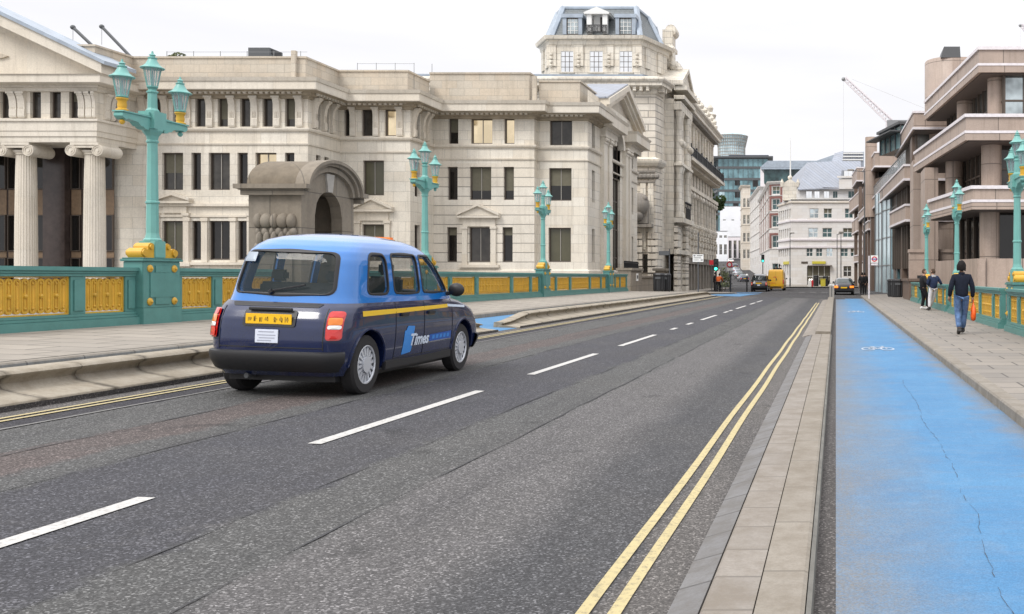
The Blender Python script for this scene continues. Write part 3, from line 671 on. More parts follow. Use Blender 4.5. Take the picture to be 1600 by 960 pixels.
par0 = make_parapet(BAY, panels(BAY), 'first long teal parapet bay with ochre grilles at the left edge, before the near lamp')
YL = [18.85 - BAY, 18.85, 31.4, 44.0]; XP = XL_PAR - 0.06
plab = {0: None, 2: 'teal parapet bay with ochre grilles between the second and third left lamps', 3: 'teal parapet bay with ochre grilles between the third and farthest left lamps'}
for i in (0, 2, 3):
    o = par0 if i == 0 else copy_tree(par0); o.location = (XP, YL[i], G(XP, YL[i]) + 0.118)
    if plab[i]: o['label'] = plab[i]
# bay interrupted by the granite alcove: two short parapets
def short_bay(y0, L, pans, label, x=XP, rz=0):
    t = make_parapet(L, pans, label); t.location = (x, y0, G(x, y0) + 0.118); t.rotation_euler = (0, 0, rz); return t
short_bay(18.85, 4.75, [(0.79, 1.74), (2.08, 3.98)], 'short teal parapet piece with ochre grilles between near lamp and granite alcove')
short_bay(25.65, 6.2, [(0.9, 3.5), (3.88, 4.83), (5.0, 5.4)], 'short teal parapet piece hidden mostly by taxi, between granite alcove and second lamp')
short_bay(56.65, 5.3, [(0.79, 1.4), (1.7, 2.7), (3.0, 4.5)], 'short last teal parapet piece beside the stone pier, left side')
# right side parapets (road towards -X: turned round)
XPR = XR_PAR + 0.06
for y0, lab in ((25.15, 'teal parapet bay with ochre grilles at the right edge of the photo'), (37.7, 'teal parapet bay with ochre grilles beside the walking man'), (50.3, 'teal parapet bay with ochre grilles behind the leaning couple')):
    o = copy_tree(par0); o.location = (XPR, y0, 0.118); o.rotation_euler = (0, 0, math.pi); o['label'] = lab
short_bay(56.4, 6.1, [(0.9, 1.7), (2.1, 4.4), (4.8, 5.3)], 'short last teal parapet piece beside the granite corner wall, right side', XPR, math.pi)

# granite alcove rising from the parapet
def make_alcove():
    y0, y1, xf, xb = 23.38, 25.92, -13.02, -14.30; gz = G(-13.3, 24) + 0.1; ym = (y0 + y1) / 2
    t = thing('granite_alcove', 'weathered grey granite alcove with barrel roof and arched niche behind the blue taxi', 'alcove', (-13.6, ym, gz))
    zt = 3.62
    m = MB(); ny0, ny1, zs = ym - 0.66, ym + 0.66, 3.02; rr = 0.66
    # front wall with the arched opening, built from slices
    m.box(xf - 0.28, xf, y0, ny0, gz - 0.3, zt); m.box(xf - 0.28, xf, ny1, y1, gz - 0.3, zt)
    N = 16
    def crown(y): # underside line of the arched cornice
        u = (y - ym) / 1.30; return 3.62 + 0.70 * math.sqrt(max(0, 1 - min(1, abs(u)) ** 2))
    for i in range(N):
        a0 = ny0 + (ny1 - ny0) * i / N; a1 = ny0 + (ny1 - ny0) * (i + 1) / N
        za = zs + math.sqrt(max(0, rr * rr - (a0 - ym) ** 2)); zb = zs + math.sqrt(max(0, rr * rr - (a1 - ym) ** 2))
        m.prism([(xf, a0, za), (xf, a1, zb), (xf, a1, crown(a1)), (xf, a0, crown(a0))], (0, 0, 0), (-0.28, 0, 0))
    for sgn in (0, 1):
        a, b_ = (y0, ny0) if sgn == 0 else (ny1, y1); K = 6
        for i in range(K):
            q0 = a + (b_ - a) * i / K; q1 = a + (b_ - a) * (i + 1) / K
            m.prism([(xf, q0, zt), (xf, q1, zt), (xf, q1, crown(q1)), (xf, q0, crown(q0))], (0, 0, 0), (-0.28, 0, 0))
    m.build('front_wall', 'alcove', t)
    s = MB(); s.box(xb, xf - 0.281, y0, y0 + 0.3, gz - 0.3, zt); s.box(xb, xf - 0.281, y1 - 0.3, y1, gz - 0.3, zt); s.box(xb, xb + 0.12, y0 + 0.3, y1 - 0.3, gz - 0.3, zt + 0.55); s.box(xb + 0.12, xf - 0.281, y0 + 0.3, y1 - 0.3, zt + 0.02, zt + 0.1)
    s.build('side_walls', 'alcove', t)
    b = MB(); b.box(xb + 0.12, xf - 0.1, ny0 + 0.02, ny1 - 0.02, gz - 0.3, gz + 0.5); b.build('bench', 'alcove', t)
    k_ = MB(); k_.prism([(xf + 0.05, ym - 0.11, zs + rr - 0.01), (xf + 0.05, ym + 0.11, zs + rr - 0.01), (xf + 0.05, ym + 0.2, zs + rr + 0.45), (xf + 0.05, ym - 0.2, zs + rr + 0.45)], (0, 0, 0), (-0.3, 0, 0)); k_.build('keystone', 'keystone', t)
    # arched cornice and barrel roof: bands of an elliptical arch
    def band(mb, half, rise, thick, x0, x1, zbase, n=22):
        o = len(mb.v)
        for i in range(n + 1):
            a = math.pi * i / n
            for hh, tt in ((half, rise), (half + thick, rise + thick)):
                y = ym - hh * math.cos(a); z = zbase + tt * math.sin(a)
                mb.v += [(x0, y, z), (x1, y, z)]
        for i in range(n):
            q = o + i * 4; w = q + 4
            mb.f += [(q, q + 1, w + 1, w), (q + 2, w + 2, w + 3, q + 3), (q, w, w + 2, q + 2), (q + 1, q + 3, w + 3, w + 1)]
        mb.f += [(o, o + 2, o + 3, o + 1), (q + 4, q + 5, q + 7, q + 6)]
    c = MB(); band(c, 1.04, 0.56, 0.13, xf - 0.1, xf + 0.10, zt); band(c, 1.17, 0.69, 0.09, xf - 0.1, xf + 0.18, zt + 0.02); band(c, 1.28, 0.72, 0.08, xf - 0.1, xf + 0.25, zt + 0.06)
    for a, b2 in ((y0 - 0.24, y0), (y1, y1 + 0.30)): c.box(xb - 0.2, xf + 0.26, a, b2, zt + 0.02, zt + 0.13); c.box(xb - 0.12, xf + 0.14, a + 0.1, b2, zt - 0.13, zt + 0.019)
    c.box(xb - 0.24, xb - 0.201, y0 - 0.24, y1 + 0.24, zt + 0.02, zt + 0.13)
    c.build('cornice', 'alcove', t, smooth=30)
    rf = MB(); o = 0; n = 20
    poly = [(xf - 0.101, ym - 1.31 * math.cos(math.pi * i / n), zt + 0.13 + 0.70 * math.sin(math.pi * i / n)) for i in range(n + 1)]
    rf.prism(poly, (0, 0, 0), (xb - 0.02 - xf + 0.1, 0, 0)); rf.build('barrel_roof', 'alcove_roof', t, smooth=30)
    cv = MB(); cv.box(xb + 0.18, xf - 0.2, y0 - 0.05, y0, gz + 0.1, 3.02)
    for r_, (zz, rad) in enumerate(((2.86, 0.19), (2.60, 0.11), (2.2, 0.16))):
        for i in range(5 + r_): cv.ball((xb + 0.26 + i * (0.2 - 0.03 * r_), y0 - 0.04, zz), rad, 12, 8, sx=0.8 if i % 2 else 0.55, sy=0.75)
    for i in range(5): cv.ball((xb + 0.30 + i * 0.18, y0 - 0.05, 2.42), 0.16, 8, 6, sx=0.5, sy=0.7, sz=1.25)
    cv.build('carved_swag', 'alcove', t, smooth=50)
make_alcove()
# ---------------------------------------------------------------- building kit
class Fa:
    """a facade plane: origin (x, y), direction along it, outward normal"""
    def __init__(s, p, q):
        s.p = Vector((p[0], p[1], 0)); d = Vector((q[0] - p[0], q[1] - p[1], 0)); s.L = d.length; s.d = d.normalized(); s.n = Vector((s.d.y, -s.d.x, 0))
    def pt(s, u, z, out=0.0): v = s.p + s.d * u + s.n * out; return (v.x, v.y, z)
    def box(s, mb, u0, u1, z0, z1, o0, o1):
        c = [s.pt(u, z, o) for z in (z0, z1) for u, o in ((u0, o1), (u1, o1), (u1, o0), (u0, o0))]
        return mb.add(c, [(0,3,2,1),(4,5,6,7),(0,1,5,4),(1,2,6,5),(2,3,7,6),(3,0,4,7)])
    def u(s, px):  # photo column -> distance along the facade
        # ray X = k Y with k=(px-CX)/FPX ; solve p + d u
        k = (px - CX) / FPX; return (k * s.p.y - s.p.x) / (s.d.x - k * s.d.y)
def wall(parent, name, mat, F, z0, z1, ops, depth=0.3, u0=0.0, u1=None):
    u1 = F.L if u1 is None else u1; m = MB()
    us = sorted(set([u0, u1] + [v for o in ops for v in o[:2] if u0 < v < u1])); zs = sorted(set([z0, z1] + [v for o in ops for v in o[2:4] if z0 < v < z1]))
    for i in range(len(us) - 1):
        for j_ in range(len(zs) - 1):
            uc, zc = (us[i] + us[i + 1]) / 2, (zs[j_] + zs[j_ + 1]) / 2
            if any(o[0] < uc < o[1] and o[2] < zc < o[3] for o in ops): continue
            m.quad(F.pt(us[i], zs[j_]), F.pt(us[i + 1], zs[j_]), F.pt(us[i + 1], zs[j_ + 1]), F.pt(us[i], zs[j_ + 1]))
    for o in ops:
        a, b, c, d = o[:4]
        m.quad(F.pt(a, c), F.pt(a, d), F.pt(a, d, -depth), F.pt(a, c, -depth)); m.quad(F.pt(b, c), F.pt(b, c, -depth), F.pt(b, d, -depth), F.pt(b, d))
        m.quad(F.pt(a, c), F.pt(a, c, -depth), F.pt(b, c, -depth), F.pt(b, c)); m.quad(F.pt(a, d), F.pt(b, d), F.pt(b, d, -depth), F.pt(a, d, -depth))
    return m.build(name, mat, parent)
WR = random.Random(21)
def window(parent, F, o, depth=0.3, mv=1, mh=0, pane='g_dark', frame='frame_dk', fw=0.07, bar='frame_lt', bw=0.035, sill=None, name='window'):
    a, b, c, d = o[:4]; m = MB(); e = 0.003
    if pane == 'g_dark' and name == 'window' and WR.random() < 0.35: pane = 'g_mid'
    F.box(m, a + e, a + fw, c + e, d - e, -depth, -depth + 0.12); F.box(m, b - fw, b - e, c + e, d - e, -depth, -depth + 0.12)
    F.box(m, a + fw, b - fw, c + e, c + fw, -depth, -depth + 0.12); F.box(m, a + fw, b - fw, d - fw, d - e, -depth, -depth + 0.12)
    fo = m.build(name, frame, parent)
    g_ = MB(); g_.quad(F.pt(a + fw, c + fw, -depth + 0.04), F.pt(b - fw, c + fw, -depth + 0.04), F.pt(b - fw, d - fw, -depth + 0.04), F.pt(a + fw, d - fw, -depth + 0.04)); g_.build('pane', pane, fo)
    if mv or mh:
        k = MB()
        for i in range(mv): u = a + (b - a) * (i + 1) / (mv + 1); F.box(k, u - bw / 2, u + bw / 2, c + fw, d - fw, -depth + 0.045, -depth + 0.09)
        for i in range(mh): z = c + (d - c) * (i + 1) / (mh + 1); F.box(k, a + fw, b - fw, z - bw / 2, z + bw / 2, -depth + 0.045, -depth + 0.085)
        k.build('glazing_bars', bar, fo)
    if name == 'window' and b - a > 0.55 and pane in ('g_dark', 'g_mid', 'g_blind', 'g_teal') and WR.random() < 0.42:
        k = MB(); h_ = (d - c) * WR.choice((0.2, 0.35, 0.5, 0.68)); F.box(k, a + fw, b - fw, d - fw - h_, d - fw, -depth + 0.041, -depth + 0.044); k.build('blind', 'blind', fo)
    if sill: s_ = MB(); F.box(s_, a - 0.1, b + 0.1, c - 0.14, c - 0.003, 0.001, 0.14); s_.build('sill', sill, fo)
    return fo
def mould(parent, name, mat, path, prof, z=0, closed=False):
    """extrude profile (out, z) along a plan path with mitred corners; outward is to the right of travel"""
    n = len(path); m = MB(); P_ = [Vector((p[0], p[1], 0)) for p in path]; k = len(prof)
    for i in range(n):
        a = P_[i] - P_[i - 1] if (i > 0 or closed) else P_[i + 1] - P_[i]; b = P_[(i + 1) % n] - P_[i] if (i < n - 1 or closed) else a
        a.normalize(); b.normalize(); na = Vector((a.y, -a.x, 0)); nb = Vector((b.y, -b.x, 0)); mt = (na + nb); mt = mt / max(0.2, mt.dot(na))
        for o, zz in prof: v = P_[i] + mt * o; m.v.append((v.x, v.y, zz + z))
    for i in range(n if closed else n - 1):
        for j_ in range(k - 1): A = i * k + j_; B_ = ((i + 1) % n) * k + j_; m.f.append((A, B_, B_ + 1, A + 1))
    if not closed: m.f.append(tuple(range(k))); m.f.append(tuple((n - 1) * k + q for q in range(k))[::-1])
    return m.build(name, mat, parent)
def roofpoly(parent, name, mat, pts, z, th=0.2):
    m = MB(); m.prism([(p[0], p[1], z - th) for p in pts], (0, 0, 0), (0, 0, th)); return m.build(name, mat, parent)

# ---------------------------------------------------------------- the long pale building with the portico
def office():
    t = thing('stone_office_building', 'long pale stone building with column portico, stepped front and small window pediments on the left', 'building', (-35, 62, 0))
    W = [(-60, 56.1), (-30.86, 56.1), (-30.86, 59.8), (-26.51, 59.8), (-26.51, 63.3), (-19.88, 63.3), (-19.88, 64.0), (-16.55, 64.0), (-16.55, 80.0)]
    ZR3, ZR2, ZR1 = (10.28, 11.98), (6.58, 8.76), (2.5, 4.78)
    F = {k: Fa(W[i], W[i + 1]) for i, k in enumerate(['B', 'Bs', 'C', 'Cs', 'D', 'Ds', 'E', 'Es'])}
    ops = {k: [] for k in F}
    def add(k, row, lst, **kw):
        for it in lst:
            a, b = F[k].u(it[0]), F[k].u(it[1]); o = (a, b, row[0], row[1]); ops[k].append(o); kw2 = dict(kw); kw2.update(it[2] if len(it) > 2 else {}); wins.append((k, o, kw2))
    wins = []
    add('B', ZR3, [(305 - 35 * i, 321 - 35 * i) for i in range(-4, 3)], mv=0, pane='g_mid')
    add('B', ZR2, [(253, 286), (299, 314, dict(mv=0)), (326, 359), (371, 387, dict(mv=0)), (399, 432, dict(pane='g_warm')), (445, 460, dict(mv=0))], mv=1)
    add('B', ZR1, [(253, 286, dict(pane='g_blind')), (299, 314, dict(mv=0)), (326, 359), (371, 387, dict(mv=0)), (399, 432), (445, 460, dict(mv=0))], mv=1)
    for r_, q in ((ZR3, 'g_dark'), (ZR2, 'g_dark'), (ZR1, 'g_dark')):
        add('Bs', r_, [(494, 501), (507, 514)], mv=0, pane=q); add('Cs', r_, [(648, 656)], mv=0, pane=q)
    add('C', ZR3, [(538, 546, dict(mv=0)), (565, 582, dict(mv=0, pane='g_mid')), (601, 619, dict(mv=0, pane='g_warm'))])
    add('C', ZR2, [(567, 600, dict(pane='g_blind'))]); add('C', ZR1, [(566, 600, dict(pane='g_blind'))])
    add('D', ZR3, [(701, 716, dict(mv=0)), (736, 769.5, dict(pane='g_warm')), (788, 804, dict(mv=0, pane='g_warm'))])
    add('D', ZR2, [(699.5, 715, dict(mv=0)), (734, 767.5), (787, 803, dict(mv=0))]); add('D', ZR1, [(698.5, 714, dict(mv=0)), (733, 766), (785, 801, dict(mv=0))])
    add('E', ZR3, [(859, 894, dict(pane='g_mid'))]); add('E', ZR2, [(858, 893)]); add('E', ZR1, [(857, 892, dict(pane='g_blind'))])
    for r_ in (ZR3, ZR2, ZR1): add('Es', r_, [(925, 929.5)], mv=0); add('Es', r_, [(985.5, 989.5)], mv=0)
    arch = (F['Es'].u(957.5), F['Es'].u(969), 0.8, 13.6); ops['Es'].append(arch)
    z0 = -0.4; zc = 12.1
    for k in F:
        oo = ops[k]; mat = 'stone_rust' if k in ('D', 'Ds') else 'stone'
        wall(t, 'wall', 'stone_rust' if k in ('D',) else 'stone', F[k], z0, 9.0, [o for o in oo if o[3] < 9 or o is arch], u0=0)
        wall(t, 'wall', 'stone', F[k], 9.0, 14.0 if k == 'Es' else 12.6, [o if o is not arch else (arch[0], arch[1], 8.9, 13.6) for o in oo if o[3] > 9])
    for k, o, kw in wins: window(t, F[k], o, **kw)
    window(t, F['Es'], arch, mv=1, mh=5, pane='g_dark', name='arched_window', bw=0.09, bar='frame_dk')
    path = W[:]; path[0] = (-42.5, 56.1)
    mould(t, 'cornice', 'stone_plain', path[:-1] + [(-16.55, 67.3)], [(0.97, 12.262), (1.0, 12.3), (1.0, 12.72), (1.06, 12.75), (1.14, 12.95), (0.0, 13.06)])
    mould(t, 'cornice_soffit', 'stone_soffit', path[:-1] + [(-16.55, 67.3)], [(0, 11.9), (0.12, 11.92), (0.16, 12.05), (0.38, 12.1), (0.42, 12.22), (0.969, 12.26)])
    for k in ('B', 'Bs', 'C', 'Cs', 'D', 'E'):     # dentils under the cornice, on a backing strip
        d = MB(); n = int(F[k].L / 0.32); st = F['B'].u(182) if k == 'B' else 0
        F[k].box(d, st, F[k].L, 12.225, 12.258, 0.43, 0.62)
        for i in range(n):
            u = (i + 0.5) * 0.32
            if u > st: F[k].box(d, u - 0.08, u + 0.08, 12.12, 12.2255, 0.4305, 0.56)
        d.build('dentil_course', 'stone_plain', t)
    mould(t, 'string_course', 'stone_plain', path, [(0, 10.0), (0.12, 10.03), (0.16, 10.12), (0.16, 10.2), (0, 10.22)])
    mould(t, 'string_course', 'stone_plain', path, [(0, 9.2), (0.07, 9.22), (0.09, 9.3), (0, 9.32)])
    mould(t, 'plinth', 'stone_plain', path, [(0.12, -0.4), (0.12, 1.9), (0, 2.0)])
    # attic parapets, each with its own height
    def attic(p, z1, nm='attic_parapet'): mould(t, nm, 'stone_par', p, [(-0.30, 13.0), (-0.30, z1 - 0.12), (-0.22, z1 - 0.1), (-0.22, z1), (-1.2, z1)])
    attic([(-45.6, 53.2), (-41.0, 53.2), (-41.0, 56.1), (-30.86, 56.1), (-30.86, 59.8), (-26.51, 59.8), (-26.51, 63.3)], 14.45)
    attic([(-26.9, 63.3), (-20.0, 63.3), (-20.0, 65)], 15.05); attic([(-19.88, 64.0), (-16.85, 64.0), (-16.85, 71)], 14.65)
    m = MB(); m.prism([(-60, 56.4, 13.0), (-31, 56.4, 13), (-31, 60.2, 13), (-26.7, 60.2, 13), (-26.7, 63.6, 13), (-16.9, 64.4, 13), (-16.9, 80, 13), (-60, 80, 13)], (0, 0, 0), (0, 0, 0.15)); m.build('roof', 'lead', t)
    m = MB(); m.box(-60, -16.6, 79.7, 80, -0.4, 13.1); m.box(-60.3, -60, 56, 80, -0.4, 13.1); m.build('wall', 'stone', t)
    # consoles between the top windows
    def console(Fk, px0, px1, zt=12.05, zb=10.26, dp=0.27):
        a, b = Fk.u(px0), Fk.u(px1)
        prof = [(0.0, zt), (dp, zt), (dp, zt - 0.18), (dp * .8, zt - 0.25), (dp * .55, zt - 0.5), (dp * .42, zt - 0.9), (dp * .4, zb + 0.5), (dp * .5, zb + 0.46), (dp * .52, zb + 0.1), (dp * .4, zb), (0.0, zb)]
        mm = MB(); mm.prism([Fk.pt(a, z, o) for o, z in prof], (0, 0, 0), tuple(Fk.d * (b - a))); Fk.box(mm, a - 0.06, b + 0.06, zt - 0.12, zt - 0.001, dp + 0.001, dp + 0.04)
        w = (b - a) / 7
        for i in range(3): Fk.box(mm, a + w * (1.5 + i * 1.6), a + w * (2.1 + i * 1.6), zb + 0.55, zt - 0.9, dp * .38, dp * .42 + 0.035)
        mm.build('console', 'stone_plain', t)
    for i in range(-4, 4): console(F['B'], 323.5 - 35 * i, 333.5 - 35 * i)
    for a, b in ((548, 556), (584, 592.5), (621, 630)): console(F['C'], a, b)
    for a, b in ((487.5, 491.5), (501.8, 505.8), (514.8, 518.5)): console(F['Bs'], a, b, dp=0.45)
    for a, b in ((643.5, 646.5), (657, 660), (664, 667)): console(F['Cs'], a, b, dp=0.45)
    # window pediments with little pilasters
    def ped(Fk, px0, px1, z0_, z1_, wp0, wp1, mat='stone_plain'):
        a, b = Fk.u(px0), Fk.u(px1); c = (a + b) / 2; mm = MB()
        tri = [(a, z0_ + 0.16), (b, z0_ + 0.16), (c, z1_)]
        mm.prism([Fk.pt(u, z, 0.02) for u, z in tri], (0, 0, 0), tuple(Fk.n * 0.2))
        for (ua, za), (ub, zb) in (((a - 0.08, z0_ + 0.14), (c, z1_)), ((b + 0.08, z0_ + 0.14), (c, z1_))):
            mm.prism([Fk.pt(ua, za, 0.0), Fk.pt(ub, zb, 0.0), Fk.pt(ub, zb + 0.16, 0.0), Fk.pt(ua, za + 0.16, 0.0)], (0, 0, 0), tuple(Fk.n * 0.42))
        Fk.box(mm, a - 0.06, b + 0.06, z0_, z0_ + 0.14, 0.002, 0.38); mm.build('window_pediment', mat, t)
        q = MB(); Fk.box(q, a + 0.25, b - 0.25, z0_ - 0.55, z0_ - 0.001, 0.002, 0.12)
        for u0, u1 in ((wp0, a + 0.0), ):
            pass
        for u0 in (Fk.u(wp0) - 0.42, Fk.u(wp1) + 0.08):
            Fk.box(q, u0, u0 + 0.32, 2.42, z0_ - 0.72, 0.002, 0.14); Fk.box(q, u0 - 0.05, u0 + 0.37, z0_ - 0.715, z0_ - 0.552, 0.002, 0.2); Fk.box(q, u0 - 0.04, u0 + 0.36, 2.3, 2.419, 0.002, 0.18)
        Fk.box(q, a - 0.0, b + 0.0, 2.12, 2.299, 0.002, 0.24)
        q.build('window_surround', mat, t)
    ped(F['D'], 718, 780.6, 5.38, 6.15, 733, 766); ped(F['C'], 554, 614, 5.55, 6.28, 566, 600); ped(F['B'], 250, 300, 5.78, 6.25, 253, 286); ped(F['B'], 396, 436, 5.78, 6.25, 399, 432)
    mm = MB(); F['B'].box(mm, F['B'].u(228), F['B'].u(470), 5.62, 5.77, 0.003, 0.2); F['B'].box(mm, F['B'].u(228), F['B'].u(470), 5.0, 5.12, 0.003, 0.08); F['B'].box(mm, F['B'].u(228), F['B'].u(470), 2.2, 2.35, 0.003, 0.2); mm.build('string_course', 'stone_plain', t)
    for a in (289, 316.5, 361, 389.5):
        q = MB(); u = F['B'].u(a); F['B'].box(q, u, u + 0.32, 2.36, 4.75, 0.003, 0.1); F['B'].box(q, u - 0.05, u + 0.37, 4.751, 4.95, 0.003, 0.16); q.build('pilaster', 'stone_plain', t)
    for px, Fk in ((457, F['B']), (834, F['D'])):
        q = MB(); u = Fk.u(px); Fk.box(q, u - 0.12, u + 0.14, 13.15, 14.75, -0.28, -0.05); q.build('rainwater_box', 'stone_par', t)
    # ---- portico
    YA = 53.1; xr = -40.9; xc = -47.9; xl = 2 * xc - xr
    FA = Fa((xl, YA), (xr, YA)); FAs = Fa((xr, YA), (xr, 56.1))
    aw = []
    for a, b in ((0, 16.5), (47, 64), (78, 95), (108, 126)): aw.append((FA.u(a), FA.u(b), 10.28, 11.85))
    extra = []
    for a, b, c, d_ in aw:
        ua, ub = 2 * (xc - xl) - b, 2 * (xc - xl) - a
        if ua > 0.3 and all(ub < q[0] or ua > q[1] for q in aw): extra.append((ua, ub, c, d_))
    aw += extra; sw = [(FAs.u(178), FAs.u(186), 10.28, 11.85)]
    wall(t, 'portico_attic', 'stone', FA, 10.1, 12.1, aw); wall(t, 'portico_attic', 'stone', FAs, 10.1, 12.1, sw)
    for o in aw: window(t, FA, o, mv=0, pane='g_mid')
    window(t, FAs, sw[0], mv=0)
    pa = [(xl, 56.1), (xl, YA), (xr, YA), (xr, 56.1)]
    mould(t, 'entablature', 'stone_plain', pa, [(0.03, 8.95), (0.03, 9.25), (0.09, 9.27), (0.09, 9.55), (0.13, 9.57), (0.13, 10.05), (0.22, 10.1), (0.22, 10.22), (0, 10.25)])
    m = MB(); m.box(xl + 0.03, xr - 0.03, YA + 0.03, 56.05, 8.95, 9.05); m.build('portico_ceiling', 'stone_plain', t)
    mould(t, 'portico_cornice', 'stone_plain', pa, [(0, 11.72), (0.15, 11.75), (0.2, 11.9), (0.36, 11.95), (0.36, 12.05), (0.78, 12.09), (0.82, 12.12), (0.82, 12.48), (0.9, 12.55), (0, 12.57)])
    for a, b in ((17, 28), (30, 41), (124.5, 134), (136, 145.5), (146.5, 151)): console(FA, a, b, 11.72, 10.3)
    for a, b in ((162, 169), (171, 177)): console(FAs, a, b, 11.72, 10.3)
    # pediment
    ex = xr + 0.9; hw = ex - xc; apx = 12.57 + hw * 0.47
    m = MB(); m.prism([(xc - hw, YA + 0.1, 12.571), (xc + hw, YA + 0.1, 12.571), (xc, YA + 0.1, apx)], (0, 0, 0), (0, 0.4, 0)); m.build('tympanum', 'stone_plain', t)
    m = MB()
    for s_ in (-1, 1):
        for dz0, dz1, oy in ((0.0, 0.62, -0.82), (-0.28, -0.003, -0.35), (-0.5, -0.283, -0.12)):
            e0, e1 = xc + s_ * hw, xc; zz0 = 12.60
            lo = 12.58
            q = [(e0, YA + oy, max(lo, zz0 + dz0)), (e1, YA + oy, apx + dz0), (e1, YA + oy, apx + dz1), (e0, YA + oy, max(lo + 0.01, zz0 + dz1))]
            m.prism(q, (0, 0, 0), (0, 0.5 - oy, 0))
    m.build('raking_cornice', 'stone_plain', t)
    m = MB()
    for s_ in (-1, 1): m.prism([(xc + s_ * (hw + 0.25), YA - 0.95, 13.05), (xc, YA - 0.95, apx + 0.65), (xc, YA - 0.95, apx + 0.85), (xc + s_ * (hw + 0.25), YA - 0.95, 13.25)], (0, 0, 0), (0, 2.4, 0))
    m.build('portico_roof', 'lead', t)
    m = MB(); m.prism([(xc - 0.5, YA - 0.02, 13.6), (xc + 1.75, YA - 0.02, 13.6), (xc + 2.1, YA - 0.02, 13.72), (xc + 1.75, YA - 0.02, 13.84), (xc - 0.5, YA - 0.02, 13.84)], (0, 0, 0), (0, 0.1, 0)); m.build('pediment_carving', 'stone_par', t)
    # columns
    for px in (41, 148, -66, -173):
        cx = (px - CX) * (YA + 0.75) / FPX; m = MB()
        pr = [(r_ * 0.80, z_) for r_, z_ in ((0.66, -0.4), (0.66, 0.5), (0.655, 2.5), (0.64, 4.5), (0.61, 6.5), (0.575, 8.3))]
        m.lathe(pr, (cx, YA + 0.75, 0), 72, 0, lambda k_: 1.0 if k_ % 3 else 0.935); co = m.build('column', 'stone_plain', t)
        c = MB(); c.lathe([(0.48, 8.30), (0.52, 8.34), (0.48, 8.38), (0.57, 8.48), (0.60, 8.55)], (cx, YA + 0.75, 0), 24)
        c.box(cx - 0.92, cx + 0.92, YA + 0.03, YA + 1.45, 8.66, 8.80); c.box(cx - 0.78, cx + 0.78, YA - 0.02, YA + 1.5, 8.805, 8.945)
        for s_ in (-1, 1):
            for w_ in range(3): c.tube([(cx + s_ * 0.74, YA + 0.02 - 0.03 * w_ if False else YA + 0.05 - 0.025 * (2 - w_), 8.50), (cx + s_ * 0.74, YA + 1.4 + 0.025 * (2 - w_), 8.50)], 0.32 - 0.085 * w_ if w_ else 0.32, 20)
            c.tube([(cx + s_ * 0.74, YA - 0.04, 8.50), (cx + s_ * 0.74, YA - 0.01, 8.50)], 0.09, 10)
            r_ = 0.27
            for rr in (0.29, 0.19): 
                for i in range(20):
                    a0, a1 = 2 * math.pi * i / 20, 2 * math.pi * (i + 1) / 20
                    c.tube([(cx + s_ * 0.74 + rr * math.cos(a0), YA - 0.02, 8.5 + rr * math.sin(a0)), (cx + s_ * 0.74 + rr * math.cos(a1), YA - 0.02, 8.5 + rr * math.sin(a1))], 0.022, 4, False)
        c.build('capital', 'stone_plain', co, smooth=30)
    # dark recess behind the columns
    YR = 56.095; FR = Fa((xl, YR), (-42.04, YR)); m = MB()
    def u(px): return (px - CX) * YR / FPX - xl
    FRp = Fa((xl, YR - 0.15), (-42.04, YR - 0.15))
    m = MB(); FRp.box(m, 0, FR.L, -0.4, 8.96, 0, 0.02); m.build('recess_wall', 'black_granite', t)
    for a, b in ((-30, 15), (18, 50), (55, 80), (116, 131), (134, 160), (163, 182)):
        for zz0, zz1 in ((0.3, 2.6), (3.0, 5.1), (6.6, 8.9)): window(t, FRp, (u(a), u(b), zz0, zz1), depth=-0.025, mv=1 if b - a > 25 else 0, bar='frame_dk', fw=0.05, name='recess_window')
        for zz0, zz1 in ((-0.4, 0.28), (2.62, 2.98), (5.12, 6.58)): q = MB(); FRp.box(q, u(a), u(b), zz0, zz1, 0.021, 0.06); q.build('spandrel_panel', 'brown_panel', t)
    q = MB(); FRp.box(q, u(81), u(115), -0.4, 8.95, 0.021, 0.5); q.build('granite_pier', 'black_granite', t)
    # ---- east end: temple front facing the street
    Fe = F['Es']; xe = -16.55
    for a, b in ((938, 943.5), (946, 950.5), (973, 976.5), (978.5, 981.5)):
        ua, ub = Fe.u(a), Fe.u(b); q = MB(); Fe.box(q, ua, ub, 1.4, 10.9, 0.003, 0.28); Fe.box(q, ua - 0.12, ub + 0.12, 0.6, 1.4, 0.003, 0.42); qo = q.build('pilaster', 'stone_plain', t)
        q = MB(); Fe.box(q, ua - 0.05, ub + 0.05, 10.9, 11.05, 0.003, 0.33); Fe.box(q, ua - 0.14, ub + 0.14, 11.35, 11.5, 0.003, 0.44); Fe.box(q, ua + 0.02, ub - 0.02, 11.05, 11.35, 0.003, 0.30)
        for i in range(3): q.ball(Fe.pt(ua + (ub - ua) * (0.15 + 0.35 * i), 11.2, 0.34), 0.15, 8, 5)
        q.build('capital', 'stone_plain', qo)
    def entab(y0, y1):
        mould(t, 'entablature', 'stone_plain', [(xe, y0), (xe + 0.35, y0), (xe + 0.35, y1), (xe, y1)], [(0, 11.52), (0.0, 11.9), (0.1, 11.93), (0.16, 12.05), (0.6, 12.1), (0.6, 12.7), (0.72, 12.9), (0, 12.95)])
    entab(67.6, 71.4); entab(75.8, 80.0)
    yc = 73.6; yh = 6.4; m = MB(); za = 15.75
    for s_ in (-1, 1):
        for d0, d1, o0, o1 in ((0.0, 0.42, -0.4, 0.72), (-0.32, -0.003, -0.4, 0.5), (-0.56, -0.323, -0.4, 0.3)):
            m.prism([(xe + o1, yc + s_ * yh, 12.96 + d0 + 0.62), (xe + o1, yc, za + d0), (xe + o1, yc, za + d1), (xe + o1, yc + s_ * yh, 12.96 + d1 + 0.62)], (0, 0, 0), (o0 - o1, 0, 0))
    m.build('raking_cornice', 'stone_plain', t)
